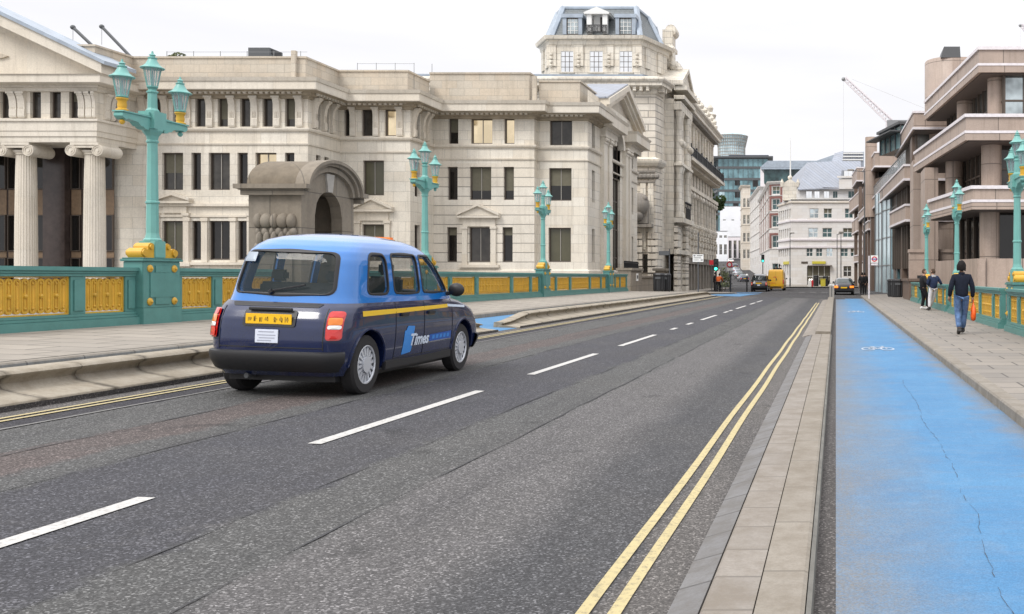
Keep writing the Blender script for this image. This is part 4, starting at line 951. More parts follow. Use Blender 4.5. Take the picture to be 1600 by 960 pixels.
    m = MB(); m.prism([(xe - 0.1, yc - yh + 0.2, 12.96), (xe - 0.1, yc + yh - 0.2, 12.96), (xe - 0.1, yc + 0.01, za), (xe - 0.1, yc - 0.01, za)], (0, 0, 0), (-0.3, 0, 0)); m.build('tympanum', 'stone_par', t)
    m = MB()
    for s_ in (-1, 1): m.prism([(xe + 0.6, yc + s_ * (yh + 0.1), 13.99), (xe + 0.6, yc, za + 0.43), (xe + 0.6, yc, za + 0.55), (xe + 0.6, yc + s_ * (yh + 0.1), 14.11)], (0, 0, 0), (-3.0, 0, 0))
    m.build('gable_roof', 'zinc', t)
    # archivolt round the tall window
    m = MB(); ym = (64.0 + (arch[0] + arch[1]) / 2); hw2 = (arch[1] - arch[0]) / 2; zs = 11.2
    for i in range(14):
        a0, a1 = math.pi * i / 14, math.pi * (i + 1) / 14; vs = []
        for r_, a in ((hw2 - 0.02, a0), (hw2 + 0.45, a0), (hw2 + 0.45, a1), (hw2 - 0.02, a1)): vs.append((xe + 0.3, ym - r_ * math.cos(a), zs + 0.95 * r_ * math.sin(a) + 0.0))
        m.prism(vs, (0, 0, 0), (-0.4, 0, 0))
    for i in range(14):
        a0, a1 = math.pi * i / 14, math.pi * (i + 1) / 14
        m.prism([(xe + 0.02, ym - hw2 * math.cos(a0), zs + 0.95 * hw2 * math.sin(a0)), (xe + 0.02, ym - hw2 * math.cos(a1), zs + 0.95 * hw2 * math.sin(a1)), (xe + 0.02, ym - hw2 * math.cos(a1), 13.65), (xe + 0.02, ym - hw2 * math.cos(a0), 13.65)], (0, 0, 0), (-0.35, 0, 0))
    m.build('archivolt', 'stone_plain', t)
    q = MB(); q.box(xe + 0.02, xe + 0.9, 67.5, 79.5, 0.2, 1.6); q.build('entrance_base', 'black_granite', t)
    q = MB()
    for i in range(22): y = 71.2 + i * 0.24; q.tube([(xe + 0.85, y, 1.6), (xe + 0.85, y, 2.7)], 0.03, 5)
    q.box(xe + 0.82, xe + 0.88, 71.1, 76.4, 2.55, 2.6); q.build('railing', 'black_iron', t)
    return t
office()
# roof furniture of the pale building: things of their own
def davit(px0, py0, px1, py1, Y, lab):
    a, b = P(px0, py0, Y), P(px1, py1, Y); t = thing('roof_davit', lab, 'davit arm', tuple(b), group='inclined davit arms on the roof')
    m = MB(); m.tube([b, a], 0.09, 10); m.build('arm', 'dk_grey', t); m = MB(); m.ball(a, 0.14, 10, 6); m.build('head', 'dk_grey', t)
    m = MB(); m.tube([a, a - Vector((0, 0, 1.1))], 0.012, 4); m.build('rope', 'grey_iron', t)
    m = MB(); m.box(b.x - 0.3, b.x + 0.3, b.y - 0.3, b.y + 0.3, 13.1, b.z + 0.05); m.build('base', 'dk_grey', t)
davit(114, 43, 150, 77, 55.5, 'shorter inclined dark davit arm on the roof, left one of two')
davit(159, 42, 207, 92, 58.0, 'longer inclined dark davit arm on the roof, right one of two')
t = thing('plant_box', 'dark grey ventilation box on the roof above the top windows', 'roof vent', tuple(P(410, 90, 59)))
a, b = P(394, 89, 59), P(427, 77, 59); m = MB(); m.box(a.x, b.x, 58.6, 60.0, 13.1, b.z); m.build('housing', 'dk_grey', t)
m = MB(); m.box(b.x - 0.06, b.x + 0.03, 58.8, 59.8, b.z - 0.35, b.z - 0.08); m.build('grille', 'black_iron', t)
rt = thing('roof_railing', 'thin wire safety railing along the pale building roof edge', 'railing', (-35, 60, 14.4))
m = MB()
for x in [-40 + i * 1.6 for i in range(6)]: m.tube([(x, 57.4, 13.1), (x, 57.4, 15.0)], 0.018, 4)
m.tube([(-40, 57.4, 14.95), (-31.6, 57.4, 14.95)], 0.012, 4)
for x in [-30.4 + i * 1.2 for i in range(4)]: m.tube([(x, 61, 13.1), (x, 61, 15.1)], 0.018, 4)
m.tube([(-30.4, 61, 15.05), (-26.8, 61, 15.05)], 0.012, 4); m.tube([P(675, 122, 64), P(675, 100, 64)], 0.02, 4); m.build('posts_and_wires', 'grey_iron', rt)

# ---------------------------------------------------------------- foliage
def leaves(name, parent, centres, n, size, mat, seed):
    rnd = random.Random(seed); m = MB()
    for _ in range(n):
        c, r, sy, sz = centres[rnd.randrange(len(centres))]
        while True:
            d = Vector((rnd.uniform(-1, 1), rnd.uniform(-1, 1), rnd.uniform(-1, 1)))
            if 0.15 < d.length < 1: break
        d = d.normalized() * (d.length ** 0.5); q = Vector(c) + Vector((d.x * r, d.y * r * sy, d.z * r * sz)); s = size * rnd.uniform(0.6, 1.4)
        a = Vector((rnd.uniform(-1, 1), rnd.uniform(-1, 1), rnd.uniform(-0.6, 0.6))).normalized() * s; b = a.orthogonal().normalized(); b.rotate(Matrix.Rotation(rnd.uniform(0, 6.28), 3, a.normalized())); b *= s * 0.6
        m.quad(q - a, q - b * 0.8, q + a, q + b)
    return m.build(name, mat, parent)
def tree(name, lab, x, y, h, r, n=2200, mat='leaf', seed=1, size=0.22, group=None, trunk_h=0.45):
    z = G(x, y); t = thing(name, lab, 'tree', (x, y, z), group=group); rnd = random.Random(seed)
    m = MB(); m.tube([(x, y, z - 0.2), (x + 0.1, y, z + h * trunk_h * 0.6), (x, y, z + h * trunk_h), (x, y, z + h * 0.8)], [h * 0.02, h * 0.016, h * 0.013, h * 0.004], 8)
    cs_ = []
    for i in range(9):
        a = rnd.uniform(0, 6.28); rr = r * rnd.uniform(0.2, 0.75); zz = z + h * rnd.uniform(trunk_h, 0.92)
        c = (x + rr * math.cos(a), y + rr * math.sin(a), zz); m.tube([(x, y, z + h * trunk_h * rnd.uniform(0.75, 1)), (x + rr * 0.5 * math.cos(a), y + rr * 0.5 * math.sin(a), zz - h * 0.08), c], [h * 0.008, h * 0.005, h * 0.002], 5)
        cs_.append((c, r * rnd.uniform(0.28, 0.5), 1, 0.8))
    m.build('trunk', 'bark', t); leaves('crown', t, cs_, n, size, mat, seed + 5); return t
q = P(280, 86, 58.6); t = thing('roof_shrub', 'small green shrub growing on the roof edge left of the ventilation box', 'plant', (q.x, q.y, 13.2))
m = MB(); m.tube([(q.x, q.y, 13.1), (q.x, q.y, q.z)], 0.03, 5); m.build('stem', 'bark', t); leaves('foliage', t, [((q.x, q.y, q.z - 0.1), 0.42, 1, 0.55), ((q.x - 0.35, q.y, q.z - 0.2), 0.3, 1, 0.6)], 260, 0.09, 'leaf2', 3)
# ---------------------------------------------------------------- the tall white palace-like building
def palace():
    Y0 = 88.0; xe = -16.3; t = thing('white_stone_palace', 'tall ornate white stone building with blue mansard tower beside the street', 'building', (-25, 100, 0))
    X = lambda px, Y=Y0: (px - CX) * Y / FPX
    Z = lambda py, Y=Y0: EYE + (CY - py) * Y / FPX
    xl, xc = X(843), X(1000)
    # main south wall and chamfered corner
    W = [(-45, Y0), (X(1024), Y0), (xe, Y0 + 1.6), (xe, 90.2)]
    F0 = Fa(W[0], W[1]); F1 = Fa(W[1], W[2])
    sl = [(F0.u(1011), F0.u(1016), Z(404), Z(330))]
    wall(t, 'wall', 'white_rust', F0, -0.4, 19.2, []); wall(t, 'wall', 'white_rust', F1, -0.4, 19.2, []); wall(t, 'wall', 'white_rust', Fa(W[2], W[3]), -0.4, 19.2, [])
    mould(t, 'main_cornice', 'white_st', W, [(0, 18.2), (0.15, 18.3), (0.2, 18.7), (0.9, 18.9), (0.9, 19.1), (1.15, 19.4), (1.15, 19.55), (0, 19.9)])
    d = MB(); F0.box(d, 0, F0.L, 18.881, 18.9, 0.2, 0.8); F1.box(d, 0, F1.L, 18.881, 18.9, 0.2, 0.8)
    for Fk in (F0, F1):
        for i in range(int(Fk.L / 0.6)): Fk.box(d, i * 0.6 + 0.15, i * 0.6 + 0.42, 18.45, 18.88, 0.2, 0.75)
    d.build('modillions', 'white_st', t)
    mould(t, 'string_course', 'white_st', W[:3], [(0, Z(262)), (0.3, Z(260)), (0.5, Z(255)), (0.55, Z(250)), (0, Z(246))])
    # carved frieze and pilaster strips on the corner pavilion
    q = MB(); Fk = F0
    for px in range(990, 1030, 6): q.ball(Fk.pt(Fk.u(px), Z(276), 0.05), 0.28, 8, 5)
    Fk.box(q, Fk.u(985), F0.L, Z(286), Z(283), 0.002, 0.2); Fk.box(q, Fk.u(985), F0.L, Z(270), Z(267), 0.002, 0.2); q.build('carved_frieze', 'sooty', t)
    for px in (1001, 1013): q = MB(); F0.box(q, F0.u(px), F0.u(px) + 0.5, 4.0, Z(287), 0.002, 0.2); q.build('pilaster', 'white_st', t)
    # sooty carved keystone block (beast head) and doorway
    q = MB(); u = F0.u(1001); zc = Z(325)
    F0.box(q, u - 0.9, u + 0.8, Z(350), Z(320), 0.002, 1.0); q.ball(F0.pt(u, Z(322), 0.7), 0.95, 12, 8, sz=1.2); q.ball(F0.pt(u - 0.1, Z(338), 1.0), 0.6, 10, 6); q.ball(F0.pt(u + 0.5, Z(312), 1.0), 0.35, 8, 5); F0.box(q, u - 1.1, u + 1.2, Z(356), Z(351), 0.002, 1.1)
    q.build('carved_beast', 'sooty', t, smooth=50)
    window(t, F0, (F0.u(1005), F0.u(1016), 1.9, Z(397)), depth=-0.05, mv=0, name='doorway')
    for px in (997, 1021):
        q = MB(); u = F0.u(px)
        for i in range(9): F0.box(q, u - 0.45, u + 0.45, i * 0.62, i * 0.62 + 0.52, 0.003, 0.4)
        q.build('rusticated_pier', 'white_rust', t)
    # ---- attic tower with canted corners
    ta = [(X(846, Y0 + 4), Y0 + 4), (X(860, Y0 + .9), Y0 + 0.9), (X(1000, Y0 + .9), Y0 + 0.9), (X(1042, Y0 + 5.5), Y0 + 5.5), (X(1042, Y0 + 5.5) - 1.0, Y0 + 12)]
    Fs = [Fa(ta[i], ta[i + 1]) for i in range(len(ta) - 1)]
    zt0, zt1 = 19.6, Z(63); Ff = Fs[1]
    ops = [(Ff.u(a), Ff.u(b), Z(113, Y0 + .9), Z(80, Y0 + .9)) for a, b in ((876, 896), (921, 942), (967.5, 988))]
    for Fk in Fs: wall(t, 'attic_wall', 'white_st', Fk, zt0, zt1 + 0.3, ops if Fk is Ff else [])
    for o in ops: window(t, Ff, o, mv=2, mh=3, pane='g_sky', frame='frame_wh', bar='frame_dk', bw=0.035, fw=0.05, depth=0.15, sill='white_st')
    mould(t, 'attic_cornice', 'white_st', ta, [(0, zt1 - 0.3), (0.12, zt1 - 0.2), (0.18, zt1 + 0.1), (0.5, zt1 + 0.25), (0.6, zt1 + 0.55), (0, zt1 + 0.7)])
    mould(t, 'attic_plinth', 'white_st', ta, [(0.2, 19.6), (0.2, 19.95), (0.1, 20.05), (0, 20.1)])
    for px in (862, 905, 952, 996):
        q = MB(); u = Ff.u(px); Ff.box(q, u - 0.42, u + 0.42, 21.0, zt1 - 0.3, 0.002, 0.14)
        for zz in (Z(82), Z(88), Z(94), Z(100)): q.ball(Ff.pt(u, zz, 0.15), 0.17, 8, 5)
        q.build('pilaster', 'white_st', t)
    for Fk in (Fs[0], Fs[2]):
        for fr in (0.25, 0.7): q = MB(); u = Fk.L * fr; Fk.box(q, u - 0.4, u + 0.4, 21.0, zt1 - 0.3, 0.002, 0.14); q.build('pilaster', 'white_st', t)
    # mansard
    zb, zm = zt1 + 0.65, Z(13, Y0 + 4)
    base = [(X(851, Y0 + 4.4), Y0 + 4.4), (X(862, Y0 + 1.5), Y0 + 1.5), (X(1000, Y0 + 1.5), Y0 + 1.5), (X(1036, Y0 + 6), Y0 + 6), (X(1036, Y0 + 6) - 1.0, Y0 + 12), (X(851, Y0 + 4.4), Y0 + 12)]
    top = [(X(872, Y0 + 6), Y0 + 6.0), (X(880, Y0 + 4), Y0 + 4.0), (X(994, Y0 + 4), Y0 + 4.0), (X(1012, Y0 + 7.5), Y0 + 7.5), (X(1012, Y0 + 7.5), Y0 + 11), (X(872, Y0 + 6), Y0 + 11)]
    m = MB(); n = len(base); m.v = [(x, y, zb) for x, y in base] + [(x, y, zm) for x, y in top]; m.f = [(i, (i + 1) % n, (i + 1) % n + n, i + n) for i in range(n)] + [tuple(range(n, 2 * n))]
    ms = m.build('mansard', 'slate', t)
    m = MB()
    for i in range(n): m.tube([(base[i][0], base[i][1], zb), (top[i][0], top[i][1], zm)], 0.30, 6)
    for i in range(n): a, b = top[i], top[(i + 1) % n]; m.tube([(a[0], a[1], zm), (b[0], b[1], zm)], 0.2, 6)
    m.build('lead_hips', 'lead', t)
    Fm = Fa((X(860), Y0 + 1.6), (X(1000), Y0 + 1.6)); Z0 = Z; Z = lambda py, Y=Y0 + 1.6: Z0(py, Y)
    for a, b in ((885, 903.5), (967.5, 987)):
        u0, u1 = Fm.u(a), Fm.u(b); za_, zb_ = Z(54), Z(28); q = MB(); Fm.box(q, u0 - 0.35, u0, za_, zb_ + 0.25, -2.4, 0); Fm.box(q, u1, u1 + 0.35, za_, zb_ + 0.25, -2.4, 0); Fm.box(q, u0 - 0.45, u1 + 0.45, zb_, zb_ + 0.35, -2.6, 0.1)
        q.build('dormer', 'lead', t); window(t, Fm, (u0, u1, za_, zb_), depth=0.2, mv=2, mh=3, pane='g_sky2', frame='frame_dk', bar='frame_wh', bw=0.05, name='dormer_window')
    q = MB(); u0, u1 = Fm.u(918), Fm.u(950)
    for u in (u0, u1 - 0.45): Fm.box(q, u, u + 0.45, Z(54), Z(24), -0.1, 0.3)
    Fm.box(q, u0 - 0.2, u1 + 0.2, Z(24), Z(22), -2.4, 0.5); uc = (u0 + u1) / 2
    q.prism([Fm.pt(u0 - 0.3, Z(22) + 0.005, 0.5), Fm.pt(u1 + 0.3, Z(22) + 0.005, 0.5), Fm.pt(uc, Z(13), 0.5)], (0, 0, 0), (0, 2.6, 0)); Fm.box(q, u0 + 0.45, u1 - 0.45, Z(54), Z(24), -0.5, -0.4); q.build('balcony_dormer', 'frame_wh', t)
    q = MB()
    for i in range(14): u = u0 + (u1 - u0) * i / 13; Fm.box(q, u - 0.02, u + 0.02, Z(54), Z(41), 0.35, 0.39)
    for zz in (Z(41), Z(52)): Fm.box(q, u0, u1, zz - 0.03, zz + 0.03, 0.34, 0.40)
    for i in range(4):
        for w_ in range(12):
            a0, a1 = 6.283 * w_ / 12, 6.283 * (w_ + 1) / 12; uu = u0 + (u1 - u0) * (i + 0.5) / 4; q.tube([Fm.pt(uu + 0.2 * math.cos(a0), Z(47) + 0.25 * math.sin(a0), 0.37), Fm.pt(uu + 0.2 * math.cos(a1), Z(47) + 0.25 * math.sin(a1), 0.37)], 0.02, 4, False)
    q.build('balcony_rail', 'black_iron', t); window(t, Fm, (uc + 0.15, uc + 0.8, Z(53), Z(26)), depth=0.38, mv=0, name='balcony_door')
    # ---- street side
    FE = Fa((xe, 90.2), (xe, 127.0)); L = FE.L
    def uy(y): return y - 90.2
    # openings: bays every 3.3 m
    ops, wn2 = [], []
    bays = [uy(100.2) + i * 2.45 for i in range(11)]
    for u in bays:
        for (a, b, hw_) in ((14.9, 18.0, 0.42), (11.2, 0, 0), (7.2, 10.6, 0.62), (3.9, 6.6, 0.62)):
            if b: ops.append((u - hw_, u + hw_, a, b)); wn2.append(ops[-1])
        ops.append((u - 0.42, u + 0.42, 11.8, 13.6)); wn2.append(ops[-1])
        ops.append((u - 0.75, u + 0.75, 0.9, 2.9)); wn2.append(ops[-1])
    ops += [(1.6, 2.1, 12.0, 19.0)]
    wall(t, 'street_wall', 'white_st', FE, -0.4, 19.6, ops)
    for o in wn2: window(t, FE, o, mv=0 if o[1] - o[0] < 1 else 1, pane='g_mid')
    q = MB(); FE.box(q, uy(99), L, 2.95, 3.6, 0.003, 0.35)
    for i in range(12): u = uy(99) + i * 2.45; FE.box(q, u - 0.3, u + 0.3, -0.4, 2.949, 0.003, 0.30)
    q.build('street_base', 'sooty', t)
    mould(t, 'street_cornice', 'white_st', [(xe, 98.0), (xe, 127), (xe - 6, 133)], [(0, 18.5), (0.2, 18.7), (0.25, 19.0), (1.0, 19.3), (1.0, 19.6), (1.35, 19.95), (1.35, 20.1), (0, 20.4)])
    d = MB()
    for i in range(45): FE.box(d, uy(98.3) + i * 0.63, uy(98.3) + i * 0.63 + 0.3, 18.85, 19.28, 0.25, 0.85)
    d.build('modillions', 'sooty', t)
    for u in [uy(99) + i * 2.45 for i in range(12)]:   # engaged columns in two orders
        m = MB(); FE.box(m, u - 0.30, u + 0.30, 14.6, 18.5, 0.003, 0.22); m.build('pilaster', 'white_st', t); m = MB(); FE.box(m, u - 0.42, u + 0.42, 3.61, 4.3, 0.003, 0.6)
        p_ = FE.pt(u, 0, 0.28); m.lathe([(0.34, 4.25), (0.32, 7.0), (0.29, 10.2), (0.36, 10.3), (0.42, 10.75), (0.45, 10.9)], (p_[0], p_[1], 0), 12)
        for zz in (5.0, 5.7, 6.4): FE.box(m, u - 0.42, u + 0.42, zz, zz + 0.42, 0.003, 0.62)
        m.ball(FE.pt(u, 7.1, 0.5), 0.32, 8, 5); m.ball(FE.pt(u, 10.5, 0.5), 0.34, 8, 5); m.build('engaged_column', 'white_st', t, smooth=35)
    q = MB(); FE.box(q, uy(98.6), L, 10.905, 11.3, 0.003, 0.75); q.build('string_course', 'white_st', t)
    q = MB(); FE.box(q, uy(99), L + 1, 13.62, 13.95, 0.003, 1.5); FE.box(q, uy(99), L + 1, 13.3, 13.615, 0.003, 0.9); q.build('balcony', 'white_st', t)
    q = MB()
    for i in range(120): u = uy(99) + (L + 1 - uy(99)) * i / 119; FE.box(q, u - 0.025, u + 0.025, 13.96, 14.95, 1.36, 1.41)
    FE.box(q, uy(99), L + 1, 14.95, 15.02, 1.33, 1.44); FE.box(q, uy(99), L + 1, 14.05, 14.12, 1.34, 1.43)
    for i in range(8): u = uy(99) + i * 4; FE.box(q, u - 0.1, u + 0.1, 13.96, 15.3, 1.3, 1.46)
    q.build('balcony_rail', 'black_iron', t)
    # projecting corner pavilion bay 90-98 with paired columns, niche, balcony and pediment
    FB = Fa((xe + 0.9, 91.5), (xe + 0.9, 98.2)); Lb = FB.L
    m = MB(); m.box(xe - 0.1, xe + 0.9, 91.5, 91.7, 3.7, 18.5); m.box(xe - 0.1, xe + 0.9, 98.0, 98.2, -0.4, 18.5); m.build('bay_cheek', 'white_st', t)
    oo = [(2.4, 4.3, 7.6, 10.9), (2.5, 4.2, 11.8, 15.8), (2.3, 4.4, 0.2, 3.4)]; wall(t, 'bay_wall', 'white_st', FB, -0.4, 18.5, oo, depth=0.5)
    for o in oo: window(t, FB, o, depth=0.5, pane='g_mid', mh=1)
    for u in (0.45, 1.55, 5.1, 6.2):
        p_ = FB.pt(u, 0, 0.35); m = MB(); m.lathe([(0.40, 7.2), (0.40, 7.6), (0.33, 7.7), (0.31, 9.5), (0.28, 11.4), (0.42, 11.9), (0.42, 12.1)], (p_[0], p_[1], 0), 12); m.lathe([(0.38, 12.4), (0.32, 12.7), (0.27, 16.6), (0.4, 17.2), (0.4, 17.4)], (p_[0], p_[1], 0), 12)
        m.ball(FB.pt(u, 14.3, 0.6), 0.36, 8, 6); m.build('column', 'white_st', t, smooth=35)
    for z0_, z1_, o_ in ((3.7, 4.1, 0.5), (6.7, 7.15, 0.9), (12.12, 12.38, 0.8), (17.42, 18.2, 0.7), (18.45, 18.8, 1.0), (19.3, 19.7, 1.25)):
        q = MB(); FB.box(q, -0.2, Lb + 0.2, z0_, z1_, 0.003, o_); q.build('string_course', 'white_st', t)
    for i in range(9):
        q = MB(); FB.box(q, -0.1 if i % 2 else -0.25, 1.8, 0.0 + i * 0.72, 0.6 + i * 0.72, 0.003, 0.35); q.build('quoin', 'white_rust', t); q = MB(); FB.box(q, 4.9, Lb + (0.1 if i % 2 else 0.25), 0.0 + i * 0.72, 0.6 + i * 0.72, 0.003, 0.35); q.build('quoin', 'white_rust', t)
    q = MB()
    for i in range(18): u = 1.9 + i * 0.17; FB.box(q, u, u + 0.05, 7.16, 8.2, 0.8, 0.85)
    FB.box(q, 1.8, 5.0, 8.2, 8.3, 0.76, 0.88)
    for u in (1.9, 2.9, 3.9, 4.9): q.ball(FB.pt(u, 8.7, 0.82), 0.13, 6, 5); FB.box(q, u - 0.04, u + 0.04, 8.2, 8.7, 0.78, 0.86)
    q.build('balcony_rail', 'black_iron', t)
    m = MB()
    for s_ in (-1, 1):
        uc = Lb / 2; m.prism([FB.pt(uc + s_ * (Lb / 2 + 0.4), 19.75, 0.9), FB.pt(uc, 21.6, 0.9), FB.pt(uc, 22.05, 0.9), FB.pt(uc + s_ * (Lb / 2 + 0.4), 20.2, 0.9)], (0, 0, 0), (-4.5, 0, 0))
    m.prism([FB.pt(0.2, 19.72, 0.7), FB.pt(Lb - 0.2, 19.72, 0.7), FB.pt(Lb / 2, 21.6, 0.7)], (0, 0, 0), (-2, 0, 0)); m.build('street_pediment', 'white_st', t)
    # crowning urns, chimneys, scrolled gable by the tower
    m = MB(); x0 = X(1046, 95); m.box(x0 - 1.2, x0 + 0.6, 95, 97, 20.3, 22.5); m.box(x0 - 0.7, x0 + 0.3, 95, 96.8, 22.5, 26.0); m.tube([(x0 + 0.1, 95.2, 26.0), (x0 + 0.1, 97, 26.0)], 0.55, 14); m.ball((x0 + 0.2, 95, 24.0), 0.4, 10, 6); m.ball((x0 + 0.5, 94.6, 22.3), 0.5, 10, 6); m.lathe([(0.5, 20.3), (0.75, 20.8), (0.45, 21.4), (0.6, 21.9), (0.15, 22.6)], (x0 + 0.9, 94.8, 0), 10); m.build('scrolled_gable', 'white_st', t, smooth=40)
    for y_, h_, w_ in ((99.5, 4.5, 1.0), (101.5, 3.4, 0.7)): 
        m = MB(); m.box(xe - 2.4, xe - 0.5, y_ - w_, y_ + w_, 20.3, 20.3 + h_); m.box(xe - 2.6, xe - 0.3, y_ - w_ - 0.2, y_ + w_ + 0.2, 20.3 + h_, 20.7 + h_); m.ball((xe - 0.4, y_, 21.6), 0.6, 8, 6); m.build('chimney', 'white_st', t, smooth=40)
    for i in range(8):
        y_ = 104 + i * 3.0; m = MB(); m.box(xe - 1.2, xe + 0.1, y_ - 0.7, y_ + 0.7, 20.3, 21.5); m.tube([(xe - 1.2, y_, 21.5), (xe + 0.1, y_, 21.5)], 0.75, 12); m.lathe([(0.2, 20.4), (0.36, 20.8), (0.45, 21.3), (0.2, 21.5), (0.34, 21.9), (0.1, 22.3)], (xe + 0.3, y_ + 1.4, 0), 8); m.build('roof_dormer', 'white_st', t, smooth=40)
    m = MB(); y_ = 127.5; m.box(xe - 1.6, xe + 0.2, y_ - 1.0, y_ + 1.0, 20.3, 21.8); m.lathe([(0.9, 21.8), (0.6, 22.2), (0.85, 23.0), (0.3, 23.4), (0.45, 23.9), (0.1, 24.4)], (xe - 0.4, y_, 0), 10); m.build('corner_finial', 'white_st', t, smooth=40)
    Fend = Fa((xe, 127), (xe - 6, 133)); wall(t, 'wall', 'white_st', Fend, -0.4, 19.6, [])
    m = MB(); m.prism([(-45, 88.3, 20.0), (xe - 1.5, 88.6, 20.0), (xe - 0.2, 91, 20), (xe - 0.2, 127, 20), (xe - 6, 132.9, 20), (-45, 133, 20)], (0, 0, 0), (0, 0, 0.2)); m.build('roof', 'lead', t)
    m = MB(); m.prism([(xe - 2, 99, 20.2), (xe - 6, 99, 23.5), (xe - 12, 99, 20.2)], (0, 0, 0), (0, 30, 0)); m.build('slate_roof', 'slate', t)
palace()

# ---------------------------------------------------------------- generic street block with a window grid
def block(name, lab, pts, z0, z1, rows, cols, mat, winw=1.1, pane='g_teal', frame='frame_wh', roof='lead', cor=True, group=None, cat='building', mv=1, mh=1, cormat=None, skip=None):
    cx = sum(p[0] for p in pts) / len(pts); cy = sum(p[1] for p in pts) / len(pts)
    t = thing(name, lab, cat, (cx, cy, z0), group=group)
    n = len(pts)
    for i in range(n - 1):
        F = Fa(pts[i], pts[i + 1]); nc = cols[i] if isinstance(cols, (list, tuple)) else max(1, int(F.L / cols)); ops = []
        for (a, b) in rows:
            for k in range(nc):
                u = F.L * (k + 0.5) / nc; w = min(winw, F.L / nc * 0.62)
                ops.append((u - w / 2, u + w / 2, a, b))
        wall(t, 'wall', mat, F, z0 - 0.5, z1, ops, depth=0.22)
        for o in ops: window(t, F, o, depth=0.22, mv=mv, mh=mh, pane=pane if not isinstance(pane, list) else random.choice(pane), frame=frame, bar=frame, fw=0.06, bw=0.05)
    if cor:
        mould(t, 'cornice', cormat or mat, pts, [(0, z1 - 0.5), (0.2, z1 - 0.45), (0.5, z1 - 0.1), (0.55, z1 + 0.1), (0, z1 + 0.15)])
        for (a, b) in rows[1:]: mould(t, 'string_course', cormat or mat, pts, [(0, a - 0.35), (0.12, a - 0.32), (0.14, a - 0.2), (0, a - 0.18)])
    roofpoly(t, 'roof', roof, pts, z1 - 0.02); return t
XY = lambda px, Y: ((px - CX) * Y / FPX, Y)
